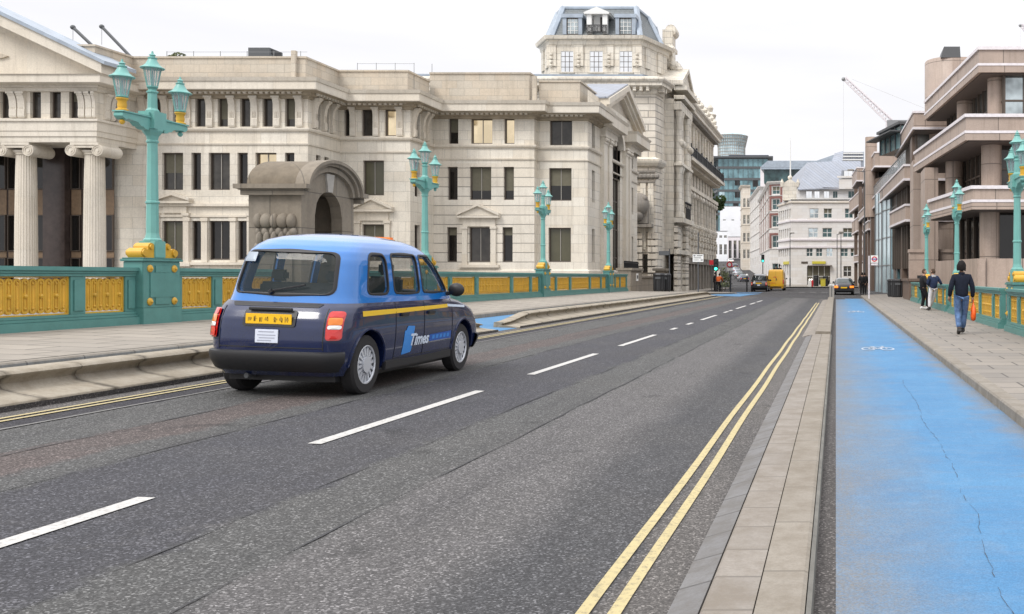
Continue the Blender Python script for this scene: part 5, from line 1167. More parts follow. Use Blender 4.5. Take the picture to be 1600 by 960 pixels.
# corner building with the metal roof (facing us across the junction)
YC = 155.0; zg = G(0, YC)
def corner_building():
    Zc = lambda py: EYE + (CY - py) * YC / FPX
    A, B_, C_ = XY(1216, 163), XY(1236, YC), XY(1350, YC); b2 = XY(1252, YC)
    t = thing('corner_office_building', 'pale corner building with steep grey metal roof and yellow sign facing the junction', 'building', (B_[0], YC, zg))
    F0, F1 = Fa(A, B_), Fa(B_, C_); rows = [(Zc(401), Zc(388)), (Zc(371), Zc(356.5)), (Zc(341), Zc(326))]
    ops1 = []; w1 = []
    for cols, (a, b) in zip((((1260, 1270), (1275, 1285), (1291, 1301), (1313, 1325), (1329, 1339)), ((1263, 1278), (1285, 1300), (1317, 1332)), ((1265, 1279), (1287, 1300), (1320, 1333))), rows):
        for c, d in cols: ops1.append((F1.u(c), F1.u(d), a, b))
    ops1.append((F1.u(1261), F1.u(1297), zg - 0.2, Zc(416)))
    ops1.append((F1.u(1318), F1.u(1330), Zc(432), Zc(416)))
    wall(t, 'wall', 'white', F1, zg - 0.5, Zc(312), ops1)
    for i, o in enumerate(ops1): window(t, F1, o, mv=1 if i != len(ops1) - 2 else 3, mh=1, pane=['g_teal', 'g_teal', 'g_sky2'][(i * 7) % 3] if i < len(ops1) - 2 else 'g_dark', frame='frame_wh' if i < len(ops1) - 2 else 'frame_dk', bar='frame_wh', bw=0.08)
    ops0 = []
    for a, b in rows + [(Zc(432), Zc(414))]:
        n = 6
        for k in range(n): u = F0.L * (k + 0.5) / n; ops0.append((u - 0.45, u + 0.45, a, b))
    wall(t, 'wall', 'white', F0, zg - 0.5, Zc(312), ops0)
    for o in ops0: window(t, F0, o, mv=0, pane='g_mid', frame='frame_wh')
    pts = [A, B_, C_]
    for z in (Zc(345), Zc(374.5), Zc(316), Zc(386)): mould(t, 'string_course', 'cream' if z > Zc(320) else 'granite_trim', pts, [(0, z - 0.18), (0.2, z - 0.15), (0.22, z + 0.1), (0, z + 0.14)])
    # set-back top storey
    p2 = [XY(1224, 162), XY(1246, YC + 1.2), (C_[0], YC + 1.2)]; G1 = Fa(p2[1], p2[2]); G0 = Fa(p2[0], p2[1])
    o2 = [(G1.u(a), G1.u(b), Zc(309), Zc(297.5)) for a, b in ((1259, 1269), (1272, 1281), (1287, 1296), (1301, 1309), (1325, 1336))]
    wall(t, 'attic_wall', 'white', G1, Zc(312), Zc(295), o2); wall(t, 'attic_wall', 'white', G0, Zc(312), Zc(295), [])
    for i, o in enumerate(o2): window(t, G1, o, mv=1, pane='g_sky' if i < 3 else 'g_teal', frame='frame_wh', bar='frame_wh')
    m = MB(); a, b, c = P(1247, 296, YC + 0.5), P(1311, 293, YC + 0.5), P(1311, 252, YC + 6); d = P(1262, 254, YC + 6); m.quad(a, b, c, d); e = P(1230, 285, YC + 12); m.quad(a, d, P(1262, 254, YC + 8), e)
    m.quad(b, P(1345, 293, YC + 0.5), P(1345, 252, YC + 6), c); m.add([P(1285, 293, YC + 0.4), P(1312, 293, YC + 0.4), P(1318, 236, YC + 9), P(1304, 240, YC + 9)], [(0, 1, 2, 3)])
    m.prism([tuple(P(1247, 297.5, YC + 0.4)), tuple(P(1311, 295, YC + 0.4)), tuple(P(1311, 293.3, YC + 0.4)), tuple(P(1247, 296, YC + 0.4))], (0, 0, 0), (0, 0.4, 0)); m.build('metal_roof', 'zinc', t)
    m = MB(); z1 = P(0, 279, YC).z; x0 = P(1311, 0, YC).x; m.box(x0, P(1345, 0, YC).x, YC + 0.3, YC + 8, Zc(295), z1); m.box(x0 - 0.3, P(1345, 0, YC).x, YC + 0.1, YC + 0.3, Zc(278), Zc(275)); m.build('roof_stair_block', 'white', t)
    window(t, Fa((x0, YC + 0.3), (P(1345, 0, YC).x, YC + 0.3)), (0.8, 2.2, Zc(277) , Zc(267)), depth=-0.05, mv=1, pane='g_sky', frame='frame_wh', name='skylight')
    m = MB(); m.box(x0 + 0.4, x0 + 3.0, YC + 0.35, YC + 6, z1, Zc(266)); m.build('lift_housing', 'zinc', t)
    # shop fascia: yellow sign and small dark lettering blocks
    q = MB(); F1.box(q, F1.u(1269), F1.u(1290), Zc(412.5), Zc(408.5), 0.003, 0.15); q.build('shop_sign', 'sign_y', t)
    q = MB(); F1.box(q, F1.u(1252), F1.u(1262), Zc(412), Zc(409), 0.003, 0.08); q.build('shop_lettering', 'frame_dk', t)
    q = MB(); F0.box(q, F0.L * 0.45, F0.L * 0.85, Zc(413), Zc(408.5), 0.003, 0.12); q.build('shop_sign', 'sign_y', t)
    q = MB(); F1.box(q, F1.u(1262), F1.u(1300), Zc(416), Zc(415), 0.003, 0.9); q.build('canopy', 'frame_dk', t)
    # pinnacled gablet and spire at the corner
    m = MB(); c = P(1235, 290, YC + 3); m.box(c.x - 1.2, c.x + 1.2, YC + 1.6, YC + 4, Zc(312), Zc(287)); m.prism([(c.x - 1.4, YC + 1.6, Zc(287)), (c.x + 1.4, YC + 1.6, Zc(287)), (c.x, YC + 1.6, Zc(278))], (0, 0, 0), (0, 2, 0)); m.ball((c.x, YC + 2, Zc(276)), 0.4, 8, 5)
    for dx in (-1.3, 1.3): m.lathe([(0.25, Zc(291)), (0.3, Zc(284)), (0.05, Zc(278))], (c.x + dx, YC + 1.7, 0), 6)
    m.build('corner_gablet', 'white_st', t)
    m = MB(); m.tube([P(1235, 285, YC + 3), P(1235, 216, YC + 3)], [0.14, 0.05], 6); m.build('flagpole', 'frame_wh', t)
    m = MB(); m.prism([(A[0], A[1], 0), (B_[0], B_[1], 0), (B_[0] + 0.1, YC + 14, 0), (A[0], A[1] + 3, 0)], (0, 0, 0), (0, 0, 0.1)); 
    roofpoly(t, 'roof', 'lead', [A, B_, C_, (C_[0], YC + 16), (A[0], YC + 16)], Zc(312))
corner_building()
Y1 = 172.0; zf = lambda py, Y: EYE + (CY - py) * Y / FPX
def brick_trim():
    pts = [XY(1187, 215), XY(1203, Y1), XY(1222, Y1 - 1)]; g_ = G(0, Y1); rows = [(zf(p1, Y1), zf(p0, Y1)) for p0, p1 in ((412, 432), (369, 387), (338, 355), (312, 328), (292, 304))]
    t = block('brick_trimmed_building', 'white street building with red brick window surrounds and arched ground floor door', pts, g_, zf(285, Y1), rows, [5, 1], 'white', 1.5, 'g_teal', roof='lead')
    F = Fa(pts[1], pts[2]); q = MB(); w = 0.95
    for a, b in rows[1:]:
        u = F.L / 2
        for u0, u1 in ((u - w - 0.35, u - w + 0.05), (u + w - 0.05, u + w + 0.35)): F.box(q, u0, u1, a - 0.3, b + 0.5, 0.004, 0.12)
        F.box(q, u - w, u + w, b + 0.15, b + 0.5, 0.004, 0.11)
    q.build('brick_surrounds', 'brick', t)
    F = Fa(pts[0], pts[1])
    for k in range(5): q = MB(); u = F.L * (k + 0.5) / 5; F.box(q, u - 1.5, u - 1.1, rows[1][0] - 0.2, rows[-1][1] + 0.3, 0.004, 0.1); q.build('brick_pier', 'brick', t)
    m = MB(); z = zf(285, Y1)
    a, b, c = XY(1196, Y1 + 6), XY(1226, Y1 + 2), XY(1262, Y1 + 2); m.box(a[0], c[0], Y1 + 2.5, Y1 + 12, z, zf(263, Y1)); m.build('penthouse', 'g_teal', t)
    m = MB(); m.box(a[0] - 0.5, c[0], Y1 + 1.8, Y1 + 13, zf(263, Y1), zf(260, Y1)); m.build('penthouse_roof', 'lead', t)
brick_trim()
yb_ = lambda p, Y: zf(p, Y)
block('cream_terrace_building', 'cream terrace of offices next to the brick trimmed building, with projecting canopy', [XY(1172, 252), XY(1187.5, 215.5), XY(1197, 217)], G(0, 215), zf(292, 215), [(zf(a, 215), zf(b, 215)) for a, b in ((414, 400), (386, 372), (360, 346), (334, 322), (316, 302))], [6, 1], 'white', 1.7, 'g_mid')
block('cream_terrace_building', 'narrow cream stone building at the far end of the terrace row', [XY(1157, 262), XY(1160, 252.5), XY(1172.5, 252.5)], G(0, 255), zf(290, 252), [(zf(a, 252), zf(b, 252)) for a, b in ((404, 390), (378, 364), (350, 336), (324, 310))], [1, 2], 'cream', 1.6, 'g_mid')
# white sheeted buildings at the end of the street
block('low_white_building', 'plain white sheeted block closing the side street, tall one', [XY(1125, 330), XY(1165, 330), XY(1165, 340)], G(0, 330), zf(322, 330), [(zf(345, 330), zf(343, 330))], [3, 1], 'whitewash', 1.0, roof='whitewash', cor=False)
block('low_white_building', 'low pale building with dark doors under the tall white block', [XY(1108, 300), XY(1137, 300), XY(1137, 312)], G(0, 300), zf(361, 300), [(zf(398, 300), zf(382, 300)), (zf(372, 300), zf(368, 300))], [4, 1], 'whitewash', 2.2, 'g_mid', roof='whitewash', cor=False)
block('low_white_building', 'dark gated entrance building between white block and cream terrace', [XY(1137, 315), XY(1160, 315), XY(1160, 322)], G(0, 315), zf(370, 315), [(zf(404, 315), zf(376, 315))], [3, 1], 'granite_trim', 3.0, 'g_dark', roof='whitewash', cor=False)
# far glass buildings
t = thing('glass_office_block', 'teal glass office block with dark penthouse above the side street', 'building', XY(1155, 380) + (G(0, 380),))
pts = [XY(1113, 395), XY(1122, 380), XY(1200, 380), XY(1200, 400)]; YY = 380; z1 = zf(245, YY)
mould(t, 'glass_wall', 'g_far', pts, [(0, 5), (0, z1 - 1)])
mm = MB()
for i in range(3):
    F = Fa(pts[i], pts[i + 1]); n = max(1, int(F.L / 1.9))
    for k in range(n + 1): F.box(mm, F.L * k / n - 0.06, F.L * k / n + 0.06, 5, z1 - 1, 0.01, 0.2)
mm.build('mullions', 'dk_grey', t)
mm = MB()
for i in range(3):
    F = Fa(pts[i], pts[i + 1])
    for py in range(262, 335, 18): F.box(mm, 0, F.L, zf(py, YY) - 0.5, zf(py, YY) + 0.4, 0.02, 0.3)
mm.build('floor_bands', 'dk_grey', t)
F = Fa(pts[1], pts[2])
for px, py in ((1128, 284), (1128, 304), (1152, 283), (1152, 302), (1150, 322), (1180, 285)):
    q = MB(); F.box(q, F.u(px - 4), F.u(px + 4), zf(py + 7, YY), zf(py - 5, YY), 0.03, 0.16); q.build('lit_window' if px == 1128 and py == 284 else 'dark_window', 'g_pale' if px == 1128 else 'g_dark', t)
mould(t, 'roof_overhang', 'dk_grey', pts, [(-1, z1 - 1), (2.0, z1 - 0.6), (2.0, z1), (-1, z1 + 0.2)]); roofpoly(t, 'roof', 'dk_grey', pts + [XY(1113, 420)], z1)
m = MB(); a, b = XY(1139, 385), XY(1201, 385); m.box(a[0], b[0], 384, 400, z1, zf(243, 385)); m.build('penthouse', 'navy_block', t)
t = thing('round_glass_tower', 'pale round glass tower with flared top rising far behind', 'tower', XY(1143, 620) + (8,))
c = XY(1143, 620); pr = lambda px: px * 620 / FPX
m = MB(); m.lathe([(pr(21), 0), (pr(21), zf(232, 620)), (pr(22.5), zf(222, 620)), (pr(25.5), zf(213, 620)), (pr(24.5), zf(212, 620)), (pr(16), zf(208, 620))], (c[0], c[1], 0), 40); m.build('glass_shell', 'g_pale', t)
m = MB()
for k in range(40): q = 6.2832 * k / 40; m.tube([(c[0] + pr(21.2) * math.cos(q), c[1] + pr(21.2) * math.sin(q), 0), (c[0] + pr(21.2) * math.cos(q), c[1] + pr(21.2) * math.sin(q), zf(232, 620)), (c[0] + pr(25.6) * math.cos(q), c[1] + pr(25.6) * math.sin(q), zf(213, 620))], 0.22, 4)
for py in range(214, 300, 5):
    r_ = pr(21.4) if py > 230 else pr(21.4 + (231 - py) * 0.24); m.lathe([(r_, -0.2), (r_ + 0.1, 0), (r_, 0.2)], (c[0], c[1], zf(py, 620)), 40)
m.build('mullions', 'frame_lt', t)
t = thing('office_building', 'long low grey office roofline behind the metal roofed corner building', 'building', XY(1240, 300) + (0,))
m = MB(); a, b = XY(1188, 300), XY(1350, 300); m.box(a[0], b[0], 300, 330, 0, zf(262, 300)); m.build('wall', 'granite_trim', t)
m = MB(); m.prism([(a[0], 299, zf(262, 300)), (XY(1200, 300)[0], 299, zf(252, 300)), (XY(1276, 300)[0], 299, zf(252, 300)), (XY(1302, 300)[0], 299, zf(243, 300)), (XY(1350, 300)[0], 299, zf(238, 300)), (b[0], 299, zf(262, 300))], (0, 0, 0), (0, 25, 0)); m.build('roof', 'lead', t)
m = MB(); a = XY(1316, 250); m.box(a[0], XY(1349, 250)[0], 250, 262, 10, zf(238, 250))
m.build('roof_plant_screen', 'zinc', t)
m = MB()
for py in (240, 245, 250): m.box(a[0] - 0.1, XY(1349, 250)[0], 249.7, 249.9, zf(py, 250) - 0.15, zf(py, 250) + 0.15)
m.build('screen_louvres', 'frame_wh', t)

# ---------------------------------------------------------------- brown granite terraces on the right
def terraces():
    t = thing('granite_terrace_building', 'brown granite office block with stacked overhanging terraces on the right, nearest', 'building', (12, 60, 0))
    def zz(py, Y): return EYE + (CY - py) * Y / FPX
    def tier(Yn, pxc, pyt, pyb, Yf, pxf, xr=40, trim=True, split=None):
        """overhanging terrace: front corner at column pxc depth Yn; street edge runs back to column pxf depth Yf"""
        c = XY(pxc, Yn); f = XY(pxf, Yf); z0, z1 = zz(pyb, Yn), zz(pyt, Yn)
        pts = [f, c, (xr, Yn)]; m = MB(); m.prism([(f[0], f[1], z0), (c[0], c[1], z0), (xr, Yn, z0), (xr, Yf, z0)], (0, 0, 0), (0, 0, z1 - z0)); m.build('terrace', 'granite', t)
        def band(za, zb, o, mat): mould(t, 'terrace_trim', mat, pts, [(0.003, za), (o, za), (o, zb), (0.003, zb)])
        band(z1 - 0.12, z1 + 0.06, 0.10, 'granite_trim'); band(z0 - 0.02, z0 + 0.5, 0.06, 'granite'); band(z0 + 0.36, z0 + 0.5, 0.09, 'granite_trim')
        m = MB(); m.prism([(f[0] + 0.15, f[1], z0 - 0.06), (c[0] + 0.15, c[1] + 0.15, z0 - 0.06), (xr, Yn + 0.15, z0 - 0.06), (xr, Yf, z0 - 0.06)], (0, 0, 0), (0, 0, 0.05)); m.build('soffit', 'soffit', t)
        return z0, z1, c, f
    T1 = tier(55, 1530, 75, 113, 72, 1445.5); T2 = tier(52, 1509.6, 180, 219, 68, 1429); T3 = tier(50.5, 1519.5, 292, 327, 60, 1451)
    # slim upper band above the second terrace
    c, f = XY(1509.6, 52), XY(1430, 68); m = MB(); za, zb = zz(178, 52), zz(172, 52)
    # glazed storeys with round columns between the tiers
    def storey(z0, z1, Yn, pxc, pxf, Yf, inset, ncol, pane):
        c = XY(pxc, Yn); f = XY(pxf, Yf); c = (c[0] + inset, c[1] + inset); f = (f[0] + inset, f[1])
        F = Fa(f, c); F2 = Fa(c, (40, c[1]))
        for Fk, n in ((F, max(3, int(F.L / 1.1))), (F2, 26)):
            mm = MB(); Fk.box(mm, 0, Fk.L, z0, z1, -0.3, -0.02); mm.build('glazing', pane, t); mm = MB()
            for k in range(n + 1): u = Fk.L * k / n; Fk.box(mm, u - 0.06, u + 0.06, z0, z1, -0.019, 0.12)
            Fk.box(mm, 0, Fk.L, (z0 + z1) / 2 - 0.05, (z0 + z1) / 2 + 0.05, -0.018, 0.08); mm.build('mullions', 'frame_dk', t)
        return F, F2
    storey(T2[1], T1[0] - 0.06, 54, 1530, 1446, 71, 1.7, 3, 'g_sky2'); storey(T3[1], T2[0] - 0.06, 52, 1512, 1440, 66, 1.9, 3, 'g_mid')
    storey(-0.3, T3[0] - 0.06, 51, 1521, 1453, 60, 1.6, 3, 'g_dark')
    def col(px, Y, z0, z1, r, n=24):
        c = XY(px, Y); m = MB(); m.lathe([(r, z0), (r, z1)], (c[0], c[1], 0), n); m.build('round_column', 'granite', t, smooth=True)
    for px, Y in ((1557.5, 56.6), (1508, 64.0), (1640, 56.6)): col(px, Y, T2[1], T1[0] - 0.06, 0.55)
    for px, Y in ((1549, 53.9), (1491, 61.5), (1632, 53.9)): col(px, Y, T3[1], T2[0] - 0.06, 0.57)
    for px, Y in ((1546, 52.5), (1640, 52.5)): col(px, Y, -0.3, T3[0] - 0.06, 0.54)
    m = MB(); c = XY(1536, 53); 
    Fw = Fa((XY(1453, 60)), (XY(1519, 50.6))); Fw2 = Fa(XY(1519, 50.6), (40, 50.6))
    for Fk in (Fw, Fw2): mm = MB(); Fk.box(mm, 0.3, Fk.L, -0.3, zz(404, 50.5), -0.7, -0.3); mm.build('base_wall', 'granite', t)
    # flat granite piers and the square stair tower behind
    for px0, px1, Y, py0, py1 in ((1445, 1466, 62, 445, 262), (1427, 1440, 69, 445, 250)):
        a, b = XY(px0, Y), XY(px1, Y); m = MB(); m.box(a[0], b[0], Y, Y + 3, -0.3, zz(py1, Y)); m.build('granite_pier', 'granite', t)
    Yt = 74.0; c = XY(1478, Yt + 2.6); m = MB(); m.lathe([(1.98, 0), (1.98, zz(90, Yt)), (1.92, zz(88, Yt))], (XY(1484, 76)[0], 76, 0), 40); m.build('stair_tower', 'granite', t, smooth=True)
    a = XY(1484, 76); m = MB(); m.box(a[0], a[0] + 6, 74.02, 78, 0, zz(89, Yt)); m.build('stair_tower_flank', 'granite', t)
    m = MB(); a, b = XY(1470, Yt), XY(1501, Yt); m.prism([(a[0], Yt, zz(90, Yt)), (b[0], Yt, zz(90, Yt)), (b[0] - 0.05, Yt, zz(73, Yt)), (a[0] + 0.25, Yt, zz(73, Yt))], (0, 0, 0), (0, 2.5, 0)); m.build('lift_overrun', 'dk_grey', t)
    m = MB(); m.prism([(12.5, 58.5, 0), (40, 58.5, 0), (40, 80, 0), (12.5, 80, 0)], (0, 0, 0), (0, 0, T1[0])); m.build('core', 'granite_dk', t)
    return t
terraces()
def terraces2():
    t = thing('granite_terrace_building', 'brown granite office block with glass roof room and blue-grey glass wall, behind the nearest one', 'building', (10, 85, 0))
    zz = lambda py, Y: EYE + (CY - py) * Y / FPX
    def tier(pc, Yc, pf, Yf, pyt, pyb, xr=11, nm='terrace'):
        c, f = XY(pc, Yc), XY(pf, Yf); z0, z1 = zz(pyb, Yc), zz(pyt, Yc); m = MB(); m.prism([(f[0], f[1], z0), (c[0], c[1], z0), (xr, Yc, z0), (xr, Yf, z0)], (0, 0, 0), (0, 0, z1 - z0)); m.build(nm, 'granite', t)
        for za, zb, o in ((z1 - 0.1, z1 + 0.06, 0.08), (z0 + 0.02, z0 + 0.2, 0.08)): mould(t, 'terrace_trim', 'granite_trim', [f, c, (xr, Yc)], [(0.003, za), (o, za), (o, zb), (0.003, zb)])
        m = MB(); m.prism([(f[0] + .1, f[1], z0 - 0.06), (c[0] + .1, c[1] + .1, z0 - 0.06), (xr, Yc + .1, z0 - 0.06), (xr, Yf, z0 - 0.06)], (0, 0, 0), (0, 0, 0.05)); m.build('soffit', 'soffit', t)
        return z0, z1
    A = tier(1427.5, 73, 1399.5, 90, 175, 203); B_ = tier(1413, 73, 1342, 128, 258, 283, 10); C_ = tier(1367, 100, 1348.5, 118, 238, 262, 13)
    D = tier(1415, 74, 1390, 84, 320, 347, 10); E = tier(1339, 128, 1331.5, 138, 262, 284, 12); E2 = tier(1342, 130, 1327, 146, 300, 322, 12); tier(1357, 110, 1350, 118, 345, 360, 11); tier(1340, 134, 1331, 146, 340, 362, 11); tier(1344, 132, 1334, 140, 398, 410, 11)
    # storeys behind
    for pc, Yc, pf, Yf, pt, pb, pane in ((1432, 75, 1404, 92, 203, 258, 'g_sky2'), (1418, 76, 1352, 126, 283, 322, 'g_mid'), (1418, 77, 1396, 86, 345, 420, 'g_dark'), (1372, 104, 1352, 124, 262, 292, 'g_dark')):
        F = Fa(XY(pf, Yf), XY(pc, Yc)); F2 = Fa(XY(pc, Yc), (12, Yc)); z0, z1 = zz(pb, Yc), zz(pt, Yc)
        for Fk in (F, F2):
            mm = MB(); Fk.box(mm, 0, Fk.L, z0, z1, -0.3, -0.02); mm.build('glazing', pane, t); mm = MB(); n = max(2, int(Fk.L / 1.2))
            for k in range(n + 1): Fk.box(mm, Fk.L * k / n - 0.07, Fk.L * k / n + 0.07, z0, z1, -0.019, 0.1)
            mm.build('mullions', 'frame_dk', t)
    for px, w, Y, pt in ((1425, 9, 76, 203), (1409, 9, 80, 283), (1399, 6, 85, 283)):
        a, b = XY(px, Y), XY(px + w, Y); m = MB(); m.box(a[0], b[0], Y, Y + 2, -0.3, zz(pt, Y)); m.build('granite_pier', 'granite_dk', t)
    for px, w, Y in ((1335, 5, 140), (1342, 5, 128), (1349, 6, 120), (1356, 4, 112), (1361, 5, 104)):
        a, b = XY(px, Y), XY(px + w, Y); m = MB(); m.box(a[0], b[0], Y, Y + 2.5, -0.3, zz(292, Y)); m.build('granite_pier', 'granite_dk', t)
    m = MB(); m.prism([(XY(1364, 102)[0] + .3, 102.5, 0), (12, 79, 0), (18, 79, 0), (18, 140, 0), (XY(1346, 132)[0] + 1.0, 138, 0)], (0, 0, 0), (0, 0, 12.0)); m.build('core', 'granite_dk', t)
    # curved blue-grey glass screen
    zb, zt = -0.1, zz(300, 88); 
    for p0, p1, Y0_, Y1_, mt in ((1368, 1378, 97, 94, 'g_pale'), (1379, 1392, 92, 88.5, 'g_pale'), (1392, 1402, 90, 84, 'g_far')):
        F = Fa(XY(p0, Y0_), XY(p1, Y1_)); m = MB(); F.box(m, 0, F.L, zb, zt + (0.9 if Y0_ < 96 else 0.5), -0.25, 0); go = m.build('glass_screen', mt, t); m = MB()
        for k in range(3): F.box(m, F.L * k / 2 - 0.05, F.L * k / 2 + 0.05, zb, zt + 0.5, 0.001, 0.07)
        for z in (2.6, 5.2, 7.8): F.box(m, 0, F.L, z - 0.04, z + 0.04, 0.002, 0.06)
        m.build('screen_frame', 'grey_iron', go)
    # roof room
    F = Fa(XY(1376, 90), XY(1408, 84)); m = MB(); F.box(m, 0, F.L, zz(235, 86), zz(202, 86), -3, 0); m.build('roof_room', 'g_far', t); m = MB(); F.box(m, -0.4, F.L + 0.2, zz(200, 86), zz(196, 86), -3.4, 0.3); F.box(m, -1.5, F.L, zz(211, 86), zz(209, 86), 0.0, 1.0)
    for k in range(5): F.box(m, F.L * k / 4 - 0.08, F.L * k / 4 + 0.08, zz(235, 86), zz(200, 86), 0.001, 0.1)
    m.build('roof_room_frame', 'dk_grey', t)
    m = MB(); c = XY(1360, 104); m.lathe([(0.65, 8), (0.65, zz(214, 104))], (c[0] + 0.1, 104.5, 0), 20); m.build('stair_turret', 'granite', t, smooth=True)
    F = Fa(XY(1352, 116), XY(1414, 74)); m = MB(); F.box(m, 0, F.L, B_[1], B_[1] + 1.2, -0.06, -0.03); m.build('balustrade_glass', 'rail_glass', t)
    m = MB(); F.box(m, 0, F.L, B_[1] + 1.2, B_[1] + 1.26, -0.08, 0)
    for k in range(20): F.box(m, F.L * k / 19 - 0.02, F.L * k / 19 + 0.02, B_[1], B_[1] + 1.2, -0.029, 0.01)
    m.build('balustrade_rail', 'grey_iron', t)
terraces2()
for (px, Y), lab in (((1399, 70), 'granite boundary wall with slot beside the two bins'), ):
    t = thing('granite_boundary_wall', lab, 'wall', (4.4, 58, 0)); m = MB(); a = 5.1
    m.box(a - 0.3, 9, 62.6, 63.4, -0.1, 3.2 - 0.1); m.box(a - 0.35, 9, 62.5, 63.5, 3.1, 3.3); m.build('wall', 'granite', t)
    m = MB(); m.box(4.35, 5.2, 57.0, 62.5, 0.0, 1.25); m.box(4.25, 5.3, 56.9, 62.55, 1.25, 1.4); m.build('coping_wall', 'granite_dk', t)
    m = MB(); m.box(5.3, 6.0, 62.55, 62.599, 1.15, 1.6); m.build('slot', 'black_iron', t)
# tower crane far behind
def crane(lab, px0, py0, px1, py1, Y, group):
    a, b = P(px1, py1, Y), P(px0, py0, Y); t = thing('tower_crane', lab, 'crane', (a.x, a.y, a.z - 20), group=group); d = (b - a); n = d.normalized(); up = Vector((n.z, 0, -n.x)); up = up if up.z > 0 else -up; m = MB(); s = 0.9
    c4 = [up * s * 1.2 + Vector((0, s, 0)), up * s * 1.2 - Vector((0, s, 0)), -up * 0.2 + Vector((0, 0, 0))]
    for o in c4: m.tube([a + o, b + o * 0.6], 0.22, 4)
    N = 16
    for i in range(N):
        p, q = a + d * (i / N), a + d * ((i + 1) / N)
        for k in range(3): m.tube([p + c4[k] * (1 - .4 * i / N), q + c4[(k + 1) % 3] * (1 - .4 * (i + 1) / N)], 0.12, 4)
    m.build('jib', 'granite_trim', t); m = MB(); m.ball(b, 0.5, 8, 6); m.build('jib_head', 'grey_iron', t)
    m = MB(); m.tube([b, b - Vector((0, 0, 26))], 0.025, 4); m.tube([b + Vector((2, 0, 0)), b + Vector((22, 0, -8))], 0.025, 4) if px0 < 1400 else None; m.build('cables', 'frame_lt', t)
    m = MB(); m.box(a.x - 0.8, a.x + 0.8, a.y - 0.8, a.y + 0.8, 0, a.z); m.build('mast', 'granite_trim', t)
    m = MB(); m.box(a.x - 0.5, a.x + 4.5, a.y - 1.2, a.y + 1.2, a.z - 1.6, a.z + 0.6); m.build('machinery_deck', 'grey_iron', t)
crane('pale lattice crane jib rising left of the granite blocks', 1318, 124, 1389, 193, 230, 'construction cranes')
crane('thin pale crane mostly cut off at the top right corner', 1594, 40, 1640, 95, 300, 'construction cranes')
# ---------------------------------------------------------------- vehicles: bodies lofted from horizontal slices
def lerp_table(tab, z):
    if z <= tab[0][0]: return tab[0][1:]
    for a, b in zip(tab, tab[1:]):
        if z <= b[0]:
            k = (z - a[0]) / (b[0] - a[0]); k2 = k; return tuple(p + (q - p) * k2 for p, q in zip(a[1:], b[1:]))
    return tab[-1][1:]
class Shell:
    """table rows: z, y_rear, y_front, half width, rear corner radius, front corner radius, rear bow, front bow"""
    def __init__(s, tab): s.t = tab
    def par(s, z): return lerp_table(s.t, z)
    def ring(s, z, nc=7):
        yr, yf, w, rr, rf, br, bf = s.par(z); rr = min(rr, w * 0.98, (yf - yr) * 0.49); rf = min(rf, w * 0.98, (yf - yr) * 0.49); pts = []
        n1 = 6
        for i in range(n1): x = (w - rr) * i / n1; pts.append((x, yr - br * (1 - (x / w) ** 2) ))
        for i in range(nc + 1):
            a = -math.pi / 2 + math.pi / 2 * i / nc; x = w - rr + rr * math.cos(a); pts.append((x, yr + rr + rr * math.sin(a) - br * max(0, 1 - (x / w) ** 2)))
        y0, y1 = yr + rr, yf - rf
        for i in range(1, 14): y = y0 + (y1 - y0) * i / 14; pts.append((w + 0.035 * math.sin(math.pi * i / 14) * (1 if w > 0.5 else 0.3), y))
        for i in range(nc + 1):
            a = math.pi / 2 * i / nc; x = w - rf + rf * math.cos(a); pts.append((x, yf - rf + rf * math.sin(a) + bf * max(0, 1 - (x / w) ** 2)))
        for i in range(n1): x = (w - rf) * (1 - (i + 1) / n1); pts.append((x, yf + bf * (1 - (x / w) ** 2)))
        full = pts + [(-x, y) for x, y in pts[-2:0:-1]]
        return full
    def mesh(s, zs):
        m = MB(); n = None
        for z in zs:
            r = s.ring(z); n = len(r); m.v += [(x, y, z) for x, y in r]
        for i in range(len(zs) - 1):
            for k in range(n): k2 = (k + 1) % n; m.f.append((i * n + k, i * n + k2, (i + 1) * n + k2, (i + 1) * n + k))
        m.f.append(tuple(range(n))[::-1]); m.f.append(tuple((len(zs) - 1) * n + k for k in range(n))); return m
    def rearY(s, x, z):
        yr, yf, w, rr, rf, br, bf = s.par(z); rr = min(rr, w * 0.98); x = abs(x); y = yr - br * max(0, 1 - (x / w) ** 2)
        if x > w - rr: d = min(rr, x - (w - rr)); y = yr + rr - math.sqrt(max(0, rr * rr - d * d)) - br * max(0, 1 - (x / w) ** 2)
        return y
    def frontY(s, x, z):
        yr, yf, w, rr, rf, br, bf = s.par(z); x = abs(x); y = yf + bf * max(0, 1 - (x / w) ** 2)
        if x > w - rf: d = min(rf, x - (w - rf)); y = yf - rf + math.sqrt(max(0, rf * rf - d * d)) + bf * max(0, 1 - (x / w) ** 2)
        return y
    def sideX(s, y, z):
        yr, yf, w, rr, rf, br, bf = s.par(z); y0, y1 = yr + rr, yf - rf
        if y < y0: d = min(rr, y0 - y); return w - rr + math.sqrt(max(0, rr * rr - d * d))
        if y > y1: d = min(rf, y - y1); return w - rf + math.sqrt(max(0, rf * rf - d * d))
        return w + 0.035 * math.sin(math.pi * (y - y0) / (y1 - y0)) * (1 if w > 0.5 else 0.3)
